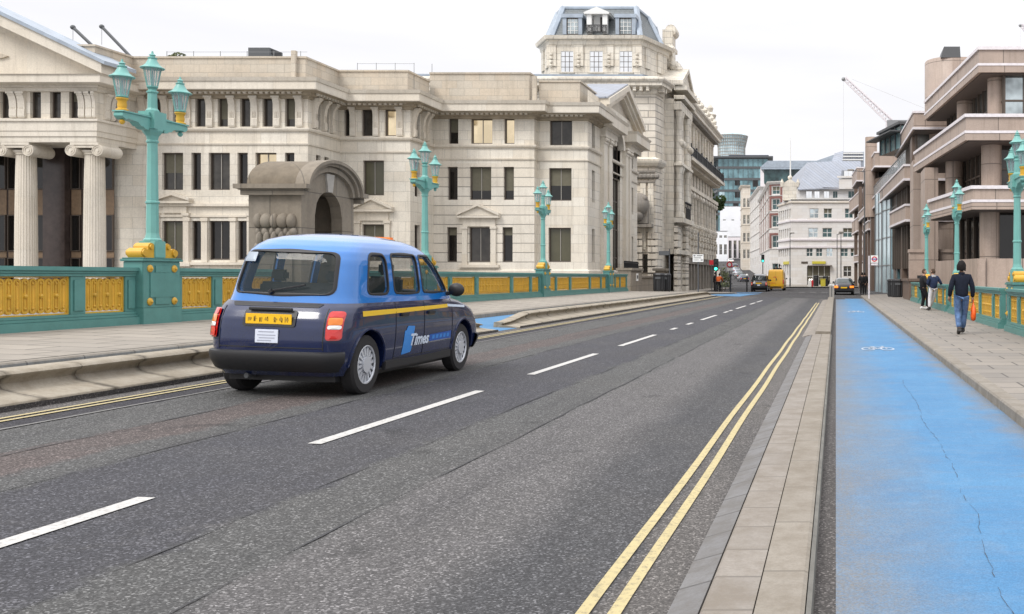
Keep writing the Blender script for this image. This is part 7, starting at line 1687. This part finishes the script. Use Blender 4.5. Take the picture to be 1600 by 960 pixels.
M['navy_jersey'] = cloth('navy_jersey', (0.02, 0.03, 0.065)); M['grey_cloth'] = cloth('grey_cloth', (0.30, 0.30, 0.31)); M['hair_dk'] = plain('dark_hair', (0.012, 0.010, 0.010), 0.75, var=0.4, scale=30, bmp=0.6, spec=0.2); M['hair_br'] = plain('brown_hair', (0.07, 0.045, 0.03), 0.75, var=0.4, scale=30, bmp=0.6, spec=0.2)
M['leather'] = plain('black_leather', (0.02, 0.018, 0.018), 0.45); M['orange_bag'] = plain('orange_plastic', (0.85, 0.11, 0.01), 0.4, var=0.3, scale=14, bmp=0.4); M['white_shoe'] = plain('white_canvas', (0.7, 0.7, 0.7), 0.7); M['hi_vis'] = cloth('orange_jacket', (0.45, 0.09, 0.02))
def person(label, pose, mats, group=None, detail=True):
    """pose: joint dictionary in metres, local frame, facing +Y. One skinned body with hands; clothes are thicker skins over it."""
    t = thing('person', label, 'person', local=True, group=group); J = {k: Vector(v) for k, v in pose.items() if isinstance(v, tuple)}
    names = ['pelvis', 'belly', 'chest', 'neck', 'hl', 'kl', 'al', 'tl', 'hr', 'kr', 'ar', 'tr', 'sl', 'el', 'wl', 'sr', 'er', 'wr']
    r = dict(pelvis=(.10, .08), belly=(.10, .075), chest=(.14, .095), neck=.055, hl=.085, kl=.058, al=.042, tl=.035, hr=.085, kr=.058, ar=.042, tr=.035, sl=.06, el=.042, wl=.028, sr=.06, er=.042, wr=.028)
    E = [('pelvis', 'belly'), ('belly', 'chest'), ('chest', 'neck'), ('pelvis', 'hl'), ('hl', 'kl'), ('kl', 'al'), ('al', 'tl'), ('pelvis', 'hr'), ('hr', 'kr'), ('kr', 'ar'), ('ar', 'tr'), ('chest', 'sl'), ('sl', 'el'), ('el', 'wl'), ('chest', 'sr'), ('sr', 'er'), ('er', 'wr')]
    body = skin_mesh('body', [J[n] for n in names], [(names.index(a), names.index(b)) for a, b in E], [r[n] for n in names], mats['skin'], t, 1)
    # head: an egg with brow, nose, chin and ears merged into the body mesh
    hd = J['head']; look = pose.get('look', 0.0); m = MB(); bm_ = bmesh.new(); bmesh.ops.create_icosphere(bm_, subdivisions=3, radius=1)
    for v in bm_.verts:
        c = v.co; x, y, z = c; w = 0.074 * (1 - 0.22 * max(0, -z)); dd = 0.096
        nx, ny, nz_ = x * w, y * dd, z * 0.118
        if z < -0.2 and y < 0: ny *= 0.78
        if y > 0.75 and abs(x) < 0.2: ny += 0.022 * max(0, 1 - abs(z + 0.12) * 3.0)     # nose
        if y > 0.6 and abs(z - 0.12) < 0.14 and 0.2 < abs(x) < 0.6: ny -= 0.008            # eye sockets
        if abs(x) > 0.93 and abs(z) < 0.3: nx *= 1.16                                        # ears
        v.co = (nx, ny, nz_)
    rot = Matrix.Rotation(look, 4, 'Z')
    for v in bm_.verts: v.co = rot @ v.co + hd
    bmh = bmesh.new(); bmh.from_mesh(body.data); tmp = bpy.data.meshes.new('h'); bm_.to_mesh(tmp); bmh.from_mesh(tmp); bm_.free()
    # neck stub and hands
    nb = MB(); nb.tube([J['neck'] - Vector((0, 0, .04)), hd - Vector((0, 0.01, .06))], [.058, .05], 10)
    for w, e, sgn in (('wl', 'el', -1), ('wr', 'er', 1)):
        W, Ed = J[w], J[e]; d = (W - Ed).normalized(); side = Vector((0, 1, 0)); side = (side - d * side.dot(d)).normalized(); nrm = d.cross(side)
        nb.tube([W - d * 0.02, W + d * 0.03, W + d * 0.085], [.026, .036, .034], 8)
        curl = -nrm * sgn * (1 if pose.get('curl' + w[1], 0) == 0 else 1)
        for k in range(4):
            b0 = W + d * 0.085 + side * (0.028 - 0.018 * k); ln_ = (0.038, 0.043, 0.04, 0.032)[k]
            nb.tube([b0, b0 + d * ln_ * 0.6 + curl * 0.008, b0 + d * ln_ * 1.0 + curl * 0.028, b0 + d * ln_ * 1.05 + curl * 0.052], [.0095, .009, .0085, .007], 6)
        b0 = W + d * 0.03 + side * 0.03; nb.tube([b0, b0 + side * 0.022 + d * 0.02, b0 + side * 0.028 + d * 0.05 + curl * 0.012], [.011, .010, .008], 6)
    nme = bpy.data.meshes.new('n'); nme.from_pydata(nb.v, [], nb.f); bmh.from_mesh(nme); bmh.to_mesh(body.data); bmh.free()
    for p in body.data.polygons: p.use_smooth = True
    if detail:
        ev = MB()
        for sx in (-1, 1): ev.ball(rot @ Vector((sx * 0.030, 0.086, 0.014)) + hd, 0.010, 8, 5)
        ev.build('eyes', 'ink', t); ev = MB(); c = rot @ Vector((0, 0.086, -0.052)) + hd; ev.ball(c, 0.02, 8, 4, sx=1.1, sy=0.4, sz=0.3); ev.build('mouth', 'sign_r', t)
    # trousers
    ns = ['pelvis', 'hl', 'kl', 'al', 'hr', 'kr', 'ar']; k = mats.get('fit', 1.0)
    skin_mesh('trousers', [J['pelvis'] + Vector((0, 0, 0.10))] + [J[n] for n in ns[1:3]] + [J['al'] + (J['kl'] - J['al']) * 0.07] + [J[n] for n in ns[4:6]] + [J['ar'] + (J['kr'] - J['ar']) * 0.07], [(0, 1), (1, 2), (2, 3), (0, 4), (4, 5), (5, 6)], [(.165, .13), .108, .082 * k, .068 * k, .108, .082 * k, .068 * k], mats['trousers'], t, 2)
    ns = ['pelvis', 'belly', 'chest', 'neck', 'sl', 'el', 'wl', 'sr', 'er', 'wr']; ext = mats.get('coat', 0.0)
    skin_mesh('jacket', [J['pelvis'] + Vector((0, 0, -0.06 - ext))] + [J[n] for n in ns[1:3]] + [J['neck'] - Vector((0, 0, .02))] + [J['sl'], J['el'], J['wl'] + (J['el'] - J['wl']) * 0.04, J['sr'], J['er'], J['wr'] + (J['er'] - J['wr']) * 0.04], [(0, 1), (1, 2), (2, 3), (2, 4), (4, 5), (5, 6), (2, 7), (7, 8), (8, 9)], [(.185, .145), (.165, .13), (.18, .135), .072, .085, .066, .052, .085, .066, .052], mats['jacket'], t, 2)
    sh = MB()
    for a, tt in (('al', 'tl'), ('ar', 'tr')):
        A, T_ = J[a], J[tt]; d = (T_ - A).normalized(); heel = A - d * 0.07 + Vector((0, 0, -0.035 if A.z > .05 else 0))
        sh2 = MB(); sh2.tube([heel, A * 0.6 + T_ * 0.4 + Vector((0, 0, -0.01)), T_, T_ + d * 0.05], [.042, .052, .046, .028], 10); sh2.tube([A + Vector((0, 0, -0.03)), A + Vector((0, 0, .05))], [.05, .048], 10); sh2.build('shoe', mats['shoes'], t, smooth=60)
    # hair cap: a shell over the back and top of the skull
    hb = bmesh.new(); bmesh.ops.create_icosphere(hb, subdivisions=3, radius=1); rnd = random.Random(3)
    dele = [v for v in hb.verts if (v.co.y > 0.45 and v.co.z < 0.45) or v.co.z < -0.62]; bmesh.ops.delete(hb, geom=dele, context='VERTS'); hv = mats.get('hairvol', 1.0)
    for v in hb.verts: c = v.co; s_ = hv * (1 + rnd.uniform(-.06, .12)); v.co = rot @ Vector((c.x * 0.083 * s_, c.y * 0.104 * s_ - 0.006, c.z * 0.124 * s_ + 0.008)) + hd
    hm = bpy.data.meshes.new('hair'); hb.to_mesh(hm); hb.free(); hm.materials.append(M[mats['hair']]); ho = bpy.data.objects.new('hair', hm); COL.objects.link(ho); ho.parent = t
    for p in hm.polygons: p.use_smooth = True
    return t
walk = dict(pelvis=(0, 0, .93), belly=(0, 0.01, 1.08), chest=(0, 0.02, 1.30), neck=(0, 0.03, 1.46), head=(0, 0.06, 1.605), hl=(-.09, 0, .88), kl=(-.085, .10, .50), al=(-.07, -.06, .12), tl=(-.07, .07, .035), hr=(.09, 0, .88), kr=(.09, .20, .52), ar=(.06, .26, .10), tr=(.06, .42, .06),
            sl=(-.19, .02, 1.38), el=(-.27, -.06, 1.12), wl=(-.29, .05, .90), sr=(.19, .02, 1.38), er=(.26, -.02, 1.12), wr=(.27, .06, .88), look=-0.35)
p1 = person('man in navy jacket and jeans walking away with an orange carrier bag', walk, dict(skin='skin_dk', trousers='denim', jacket='navy_wool', shoes='leather', hair='hair_dk', hairvol=1.3, coat=0.05))
px_, py_ = 3.03, 23.1; p1.location = (px_, py_, 0.118); p1.scale = (1, 1, 1.0)
cl = MB(); c = Vector(walk['neck']); cl.lathe([(0.082, -0.03), (0.078, 0.03), (0.070, 0.035)], tuple(c + Vector((0, -.005, 0))), 14); cl.build('collar', 'navy_wool', p1, smooth=True)
# carrier bag hanging from the right hand
bg_ = thing('carrier_bag', 'crumpled orange plastic carrier bag held in the walking man right hand', 'bag', (px_ + 0.285, py_ + 0.06, 0.118 + 0.42), local=True)
m = MB(); rnd = random.Random(2); n = 18; rows = [(0.02, 0.35), (0.045, 0.28), (0.085, 0.20), (0.105, 0.10), (0.105, 0.0), (0.085, -0.07), (0.03, -0.10)]
for r_, z in rows:
    for k in range(n): q = 6.2832 * k / n; rr = r_ * (1 + rnd.uniform(-.16, .16)); m.v.append((rr * math.cos(q) * 0.62, rr * math.sin(q) * 1.2, z))
for i in range(len(rows) - 1):
    for k in range(n): k2 = (k + 1) % n; m.f.append((i * n + k, (i + 1) * n + k, (i + 1) * n + k2, i * n + k2))
m.f.append(tuple((len(rows) - 1) * n + k for k in range(n))); m.build('bag_body', 'orange_bag', bg_, smooth=60)
m = MB(); m.tube([(0, -.03, .33), (0, -.02, .41), (0, .02, .41), (0, .03, .33)], 0.008, 5); m.build('handle', 'orange_bag', bg_)
lean = dict(pelvis=(0, 0, .92), belly=(.01, -.02, 1.07), chest=(.0, -.01, 1.28), neck=(0, .02, 1.44), head=(0, .05, 1.59), hl=(-.09, 0, .87), kl=(-.13, .06, .48), al=(-.16, .0, .09), tl=(-.17, .14, .04), hr=(.09, 0, .87), kr=(.06, .16, .50), ar=(-.10, .22, .09), tr=(-.14, .35, .04),
            sl=(-.18, 0, 1.36), el=(-.25, -.03, 1.12), wl=(-.14, .12, 1.03), sr=(.18, 0, 1.36), er=(.30, -.02, 1.16), wr=(.40, .12, 1.07), look=0.5)
p2 = person('person in navy top and white trousers leaning at the right parapet', lean, dict(skin='skin', trousers='white_cloth', jacket='navy_jersey', shoes='leather', hair='hair_br', fit=1.05))
p2.location = (4.02, 39.6, 0.118); p2.rotation_euler = (0, 0, R(12))
m = MB(); c = Vector(lean['neck']); m.lathe([(0.12, -0.06), (0.115, -0.01), (0.08, 0.03)], tuple(c + Vector((0, -.02, 0))), 14); m.build('hood', 'grey_cloth', p2, smooth=True)
p3 = person('person in black clothes and white trainers standing beside the one in white trousers', dict(lean, look=-0.7), dict(skin='skin', trousers='black_cloth', jacket='black_cloth', shoes='white_shoe', hair='hair_br'))
p3.location = (3.70, 40.6, 0.118); p3.rotation_euler = (0, 0, R(-75))
stand = dict(lean, look=0.2, wl=(-.24, .05, .88), wr=(.24, .05, .88), er=(.25, -.02, 1.1), kr=(.09, .05, .48), ar=(.09, .06, .09), tr=(.09, .2, .04), kl=(-.09, .0, .48), al=(-.09, -.05, .09), tl=(-.09, .08, .04))
pd = person('person in black standing on the right pavement beyond the dark saloon car', stand, dict(skin='skin', trousers='black_cloth', jacket='black_cloth', shoes='leather', hair='hair_dk'), 'distant pedestrians', False)
x, y = XY(1347, 72); pd.location = (x + 0.0, 72, 0.118)
for px, Y, lab in ((1117, 84, 'dark pedestrian standing left of the green traffic light'), (1178, 150, 'dark pedestrian on the side street pavement, left of the two'), (1184, 148, 'dark pedestrian on the side street pavement, right of the two'), (1351, 74, 'second person in black on the right pavement near the bus stop sign')):
    c = copy_tree(pd); x = (px - CX) * Y / FPX; c.location = (x, Y, G(x, Y) + 0.118); c.rotation_euler = (0, 0, px); c['label'] = lab
# cyclist waiting in orange jacket
cyp = dict(stand, pelvis=(0, 0, .95), hl=(-.1, 0, .92), hr=(.1, 0, .92), kl=(-.12, .25, .62), al=(-.12, .12, .25), tl=(-.12, .27, .2), kr=(.12, .15, .5), ar=(.14, .05, .09), tr=(.14, .18, .04), chest=(0, .22, 1.24), belly=(0, .1, 1.1), neck=(0, .3, 1.38), head=(0, .38, 1.52), sl=(-.18, .24, 1.32), sr=(.18, .24, 1.32), el=(-.24, .4, 1.1), er=(.24, .4, 1.1), wl=(-.2, .58, 1.0), wr=(.2, .58, 1.0))
pc = person('cyclist in orange jacket waiting on a bicycle by the green traffic light', cyp, dict(skin='skin', trousers='black_cloth', jacket='hi_vis', shoes='leather', hair='hair_dk'), None, False)
x, Y = XY(1124.5, 80); pc.location = (x, 79, G(x, 79)); pc.rotation_euler = (0, 0, R(-10))
bk = thing('bicycle', 'dark bicycle under the cyclist in orange', 'bicycle', (x, 79, G(x, 79)), R(-10), local=True)
for nm, yy in (('wheel', -0.42), ('wheel', 0.62)):
    m = MB()
    for i in range(24): a0, a1 = 6.2832 * i / 24, 6.2832 * (i + 1) / 24; m.tube([(0, yy + .33 * math.cos(a0), .34 + .33 * math.sin(a0)), (0, yy + .33 * math.cos(a1), .34 + .33 * math.sin(a1))], .018, 5, False)
    for i in range(8): a0 = 6.2832 * i / 8; m.tube([(0, yy, .34), (0, yy + .32 * math.cos(a0), .34 + .32 * math.sin(a0))], .003, 3)
    m.build(nm, 'rubber', bk)
m = MB(); m.tube([(0, -.42, .34), (0, -.1, .85), (0, .48, .86), (0, .62, .34)], .018, 6); m.tube([(0, -.42, .34), (0, .08, .3), (0, .5, .78)], .018, 6); m.tube([(0, .08, .3), (0, -.12, .92)], .016, 6); m.tube([(0, .48, .86), (0, .5, 1.0)], .014, 6); m.tube([(-.25, .55, 1.0), (.25, .55, 1.0)], .014, 6); m.ball((0, -.12, .94), .09, 8, 5, sx=.7, sy=1.4, sz=.35); m.build('frame', 'black_iron', bk)

# ---------------------------------------------------------------- street furniture
def at(px, Y, dz=0.118): x = (px - CX) * Y / FPX; return (x, Y, G(x, Y) + dz)
# stone pier and low wall ending the left parapet
x0, z0 = -13.9, G(-13.5, 62)
t = thing('stone_pier', 'granite pier with a small white plate ending the left teal parapet', 'pier', (-13.5, 63, z0)); m = MB(); m.box(-14.1, -13.2, 61.95, 65.4, z0 - 0.3, z0 + 1.42); m.box(-14.2, -13.1, 61.9, 65.5, z0 + 1.42, z0 + 1.6); m.build('pier_block', 'alcove', t, bevel=0.03)
m = MB(); m.box(-13.199, -13.16, 63.4, 64.0, z0 + 0.75, z0 + 1.25); pl_ = m.build('plate', 'sign_w', t); m = MB(); m.box(-13.159, -13.155, 63.5, 63.9, z0 + 0.9, z0 + 1.12); m.build('plate_mark', 'ink', pl_)
t = thing('low_stone_wall', 'low stone wall behind the pair of black bins on the left', 'wall', (-14.0, 70, z0)); m = MB(); m.box(-14.3, -13.9, 65.55, 80, -0.2, z0 + 0.95); m.box(-14.4, -13.8, 65.5, 80.1, z0 + 0.95, z0 + 1.1); m.box(-14.3, -13.6, 76, 77.2, -0.2, z0 + 1.5); m.box(-14.5, -13.4, 75.8, 77.4, z0 + 1.5, z0 + 1.7); m.build('wall', 'alcove', t, bevel=0.02)
def bin_(lab, loc, group='black street bins', h=1.25):
    t = thing('street_bin', lab, 'bin', loc, group=group, local=True); m = MB(); m.lathe([(0.36, 0), (0.36, 0.06), (0.38, 0.08), (0.40, h - 0.2), (0.42, h - 0.18)], (0, 0, 0), 8, 0.5); m.build('bin_body', 'black_iron', t)
    m = MB(); m.lathe([(0.42, h - 0.179), (0.43, h - 0.12), (0.38, h - 0.03), (0.2, h)], (0, 0, 0), 8, 0.5); m.build('lid', 'black_iron', t); m = MB(); m.box(-0.18, 0.18, -0.42, -0.39, h - 0.42, h - 0.28); m.build('slot', 'dk_grey', t)
    m = MB()
    for k in range(8): q = 6.2832 * (k + 0) / 8; m.tube([(0.37 * math.cos(q), 0.37 * math.sin(q), 0.1), (0.39 * math.cos(q), 0.39 * math.sin(q), h - 0.25)], 0.014, 4)
    m.build('ribs', 'dk_grey', t); return t
bin_('left one of two black bins against the low stone wall', at(1029.5, 66)); bin_('right one of two black bins against the low stone wall, beside a dark post', at(1039.5, 67))
bin_('left one of two black bins beside the right granite wall', at(1395, 67)); bin_('right one of two black bins beside the right granite wall', at(1402, 65.5))
bin_('left black bin in front of the pale corner building', at(1275, 140), 'bins by the corner building', 1.6); bin_('right black bin in front of the pale corner building', at(1290, 140), 'bins by the corner building', 1.5)
def post_sign(lab, loc, h, panels_, cat='sign', name='road_sign', r=0.04, mat='dk_grey'):
    t = thing(name, lab, cat, loc, local=True); m = MB(); m.tube([(0, 0, -0.1), (0, 0, h)], r, 8); m.build('post', mat, t)
    for (x0, x1, z0, z1, mt, marks) in panels_:
        m = MB(); m.box(x0, x1, -r - 0.03, -r - 0.005, z0, z1); p = m.build('sign_panel', mt, t, bevel=0.006)
        if marks:
            m = MB()
            for a, b, c, d in marks: m.box(a, b, -r - 0.034, -r - 0.031, c, d)
            m.build('sign_marks', 'ink', p)
    return t
def arrow(x, z, w, left): return [(x, x + w, z - 0.012, z + 0.012)] + [((x + 0.02 * k) if left else (x + w - 0.02 * k - 0.02), (x + 0.02 * k + 0.02) if left else (x + w - 0.02 * k), z - 0.012 - 0.014 * k, z + 0.012 + 0.014 * k) for k in range(4)]
sgn_z = 2.95
post_sign('white direction sign with two arrows on a tall thin pole by the left kerb', at(1091, 61), 3.9, [(-0.34, 0.34, 2.02, 2.5, 'sign_w', arrow(-0.30, 2.42, 0.16, True) + [(-0.08, 0.28, 2.40, 2.44), (-0.28, 0.18, 2.31, 2.335), (-0.28, 0.22, 2.25, 2.27)] + arrow(0.12, 2.14, 0.18, False) + [(-0.28, 0.06, 2.13, 2.16)])])
post_sign('dark street name finger sign on a post beside the left bins', at(1046, 68), 3.0, [(-0.75, 0.0, 2.55, 2.85, 'dk_grey', None)], name='finger_sign')
# bus stop flag with red ring and bar
t = post_sign('bus stop flag with red ring on a pole by the right kerb', at(1358, 61), 2.72, [(0.10, 0.57, 2.28, 2.75, 'sign_w', None), (0.12, 0.55, 2.12, 2.24, 'granite_trim', None)], name='bus_stop_sign', r=0.05, mat='granite_trim')
m = MB(); n = 28
for i in range(n):
    a0, a1 = 6.2832 * i / n, 6.2832 * (i + 1) / n; vs = [(0.335 + r_ * math.cos(a), -0.085, 2.515 + r_ * math.sin(a)) for r_, a in ((.10, a0), (.17, a0), (.17, a1), (.10, a1))]; m.prism(vs, (0, 0, 0), (0, 0.004, 0))
m.build('red_ring', 'sign_r', t); m = MB(); m.box(0.14, 0.53, -0.092, -0.0855, 2.485, 2.545); m.build('dark_bar', 'sign_b', t)
def signal(lab, loc, h=3.4, lit=True, group='traffic signals', s=1.0):
    t = thing('traffic_light', lab, 'traffic light', loc, group=group, local=True); m = MB(); m.tube([(0, 0, -0.1), (0, 0, h)], 0.06, 8); m.build('post', 'black_iron', t)
    m = MB(); m.box(-0.2, 0.2, -0.22, 0.05, h - 1.0, h); hd = m.build('signal_head', 'black_iron', t, bevel=0.03)
    for k, mt in enumerate(('go' if lit else 'dk_grey', 'dk_grey', 'dk_grey')):
        m = MB(); z = h - 0.83 + k * 0.33; m.ball((0, -0.23, z), 0.12 if k == 0 else 0.1, 12, 6, sy=0.4); m.build('lens', mt, hd); m = MB(); m.box(-0.14, 0.14, -0.36, -0.22, z + 0.13, z + 0.145); m.build('visor', 'black_iron', hd)
    return t
signal('traffic light showing green at the left corner of the junction', at(1119, 80), 2.75); signal('traffic light showing green above the black cab', at(1192, 126, 0.02), 4.4)
post_sign('small round red sign beside the left green traffic light', at(1112, 82), 2.7, [(-0.2, 0.2, 2.3, 2.7, 'sign_r', None)], name='round_sign')
def column_lamp(lab, loc, h, arm=1.2, d=1, group='grey street lighting columns'):
    t = thing('lighting_column', lab, 'street lamp', loc, group=group, local=True); m = MB(); m.tube([(0, 0, -0.1), (0, 0, 1.2), (0, 0, 1.25), (0, 0, h)], [0.11, 0.11, 0.07, 0.05], 8); m.tube([(0, 0, h - 0.1), (d * arm, 0, h + 0.05)], 0.035, 6); m.build('column', 'dk_grey', t); m = MB(); m.box(d * arm - 0.35, d * arm + 0.35, -0.15, 0.15, h, h + 0.16); m.build('lamp_head', 'frame_lt', t, bevel=0.05); return t
column_lamp('slim dark lighting column in front of the pale corner building, tall left one', at(1308, 135), 7.4, 0.5); column_lamp('dark lighting column beside the bus stop sign with arm over the pavement', at(1351, 96), 12.0, 1.4, -1)
column_lamp('plain short dark pole in front of the pale corner building', at(1314, 120), 6.9, 0.05); column_lamp('thin dark pole in front of the chamfered end of the corner building', at(1234.5, 138), 7.6, 0.3)
m = None
for k, (px, Y) in enumerate(((1297.5, 66), (1302, 64.8))):
    t = thing('grey_bollard', ('left' if k == 0 else 'right') + ' one of two square grey bollards at the end of the kerb separator', 'bollard', at(px, Y, 0), group='bollards at the separator end', local=True); m = MB(); m.box(-0.07, 0.07, -0.07, 0.07, 0, 1.1); m.build('bollard_post', 'frame_lt', t, bevel=0.02); m = MB(); m.box(-0.075, 0.075, -0.075, 0.075, 0.9, 1.0); m.build('band', 'sign_w', t)
for px, Y, lab in ((1141.5, 92, 'dark post on the traffic island, left one'), (1167, 96, 'dark bollard with white top on the traffic island')):
    t = thing('island_post', lab, 'bollard', at(px, Y), group='posts on the traffic island', local=True); m = MB(); m.tube([(0, 0, -.1), (0, 0, 1.5)], 0.08, 8); m.build('post', 'black_iron', t); m = MB(); m.ball((0, 0, 1.55), 0.14, 8, 6); m.build('cap', 'sign_w' if px > 1150 else 'black_iron', t)
t = thing('guard_railing', 'dark pedestrian railing across the mouth of the side street', 'railing', at(1145, 118), local=True); m = MB(); 
for z in (0.35, 1.05): m.tube([(-2.4, 0, z), (2.6, 0, z)], 0.03, 5)
for k in range(26): m.tube([(-2.4 + k * 0.2, 0, 0.35), (-2.4 + k * 0.2, 0, 1.05)], 0.012, 4)
m.build('rails', 'grey_iron', t)
t = thing('no_entry_sign', 'red and white round road signs on the traffic island before the parked cars', 'sign', at(1140, 110), local=True); m = MB(); m.tube([(0, 0, -.1), (0, 0, 3.2)], 0.05, 6); m.build('post', 'dk_grey', t); m = MB(); m.tube([(0, -0.07, 2.8), (0, -0.05, 2.8)], 0.34, 20); m.build('disc', 'sign_r', t); m = MB(); m.tube([(0, -0.09, 2.8), (0, -0.071, 2.8)], 0.2, 16); m.build('disc_centre', 'sign_w', t); m = MB(); m.box(-0.3, 0.3, -0.09, -0.06, 2.1, 2.4); m.build('lower_plate', 'sign_w', t)
for k, (px, Y) in enumerate(((1265, 136), (1268, 136.4))):
    t = thing('road_works_lamp', ('left' if k == 0 else 'right') + ' one of two small bright lamps on the barrier before the corner building', 'lamp', at(px, Y), group='barrier lamps', local=True); m = MB(); m.box(-0.25, 0.25, -0.05, 0.05, 0, 0.9); m.build('barrier_board', 'sign_r' if k else 'sign_w', t); m = MB(); m.ball((0, 0, 1.0), 0.11, 8, 6); m.build('lamp', 'headlamp', t)
t = thing('yellow_grit_box', 'small yellow box between the bins of the corner building', 'box', at(1286, 138), local=True); m = MB(); m.box(-.35, .35, -.3, .3, 0, 1.0); m.build('box_body', 'sign_y', t, bevel=0.04); m = MB(); m.box(-.38, .38, -.33, .33, 1.0, 1.1); m.build('lid', 'sign_y', t)
for k, (px, h, lab) in enumerate(((1212.5, 2.6, 'left'), (1218, 2.6, 'right'))):
    c = copy_tree(pd); x = (px - CX) * 118 / FPX; c.location = (x, 118, G(x, 118) + 0.9); c['label'] = lab + ' one of two dark figures whose heads show above the yellow van'; c.location.z = G(x, 118) + 0.1; c.scale = (1.2, 1.2, 1.75); 
# trees
tree('street_tree', 'green leafy tree between the white palace and the side street', P(1118, 0, 138).x - 0.6, 138, 15.0, 2.4, 2600, 'leaf', 4, 0.2, trunk_h=0.5)
for i, (px, Y, h, lab) in enumerate(((1106, 84.5, 0, ''), (1127, 92, 2.7, 'small bare-looking shrub tree right of the green traffic light'), (1132, 100, 2.4, 'small olive shrub tree before the red and white sign'))):
    if h: p_ = at(px, Y); tree('small_tree', lab, p_[0], p_[1], h, 0.9, 260, 'leaf2', 20 + i, 0.10, group='small trees at the junction', trunk_h=0.25)
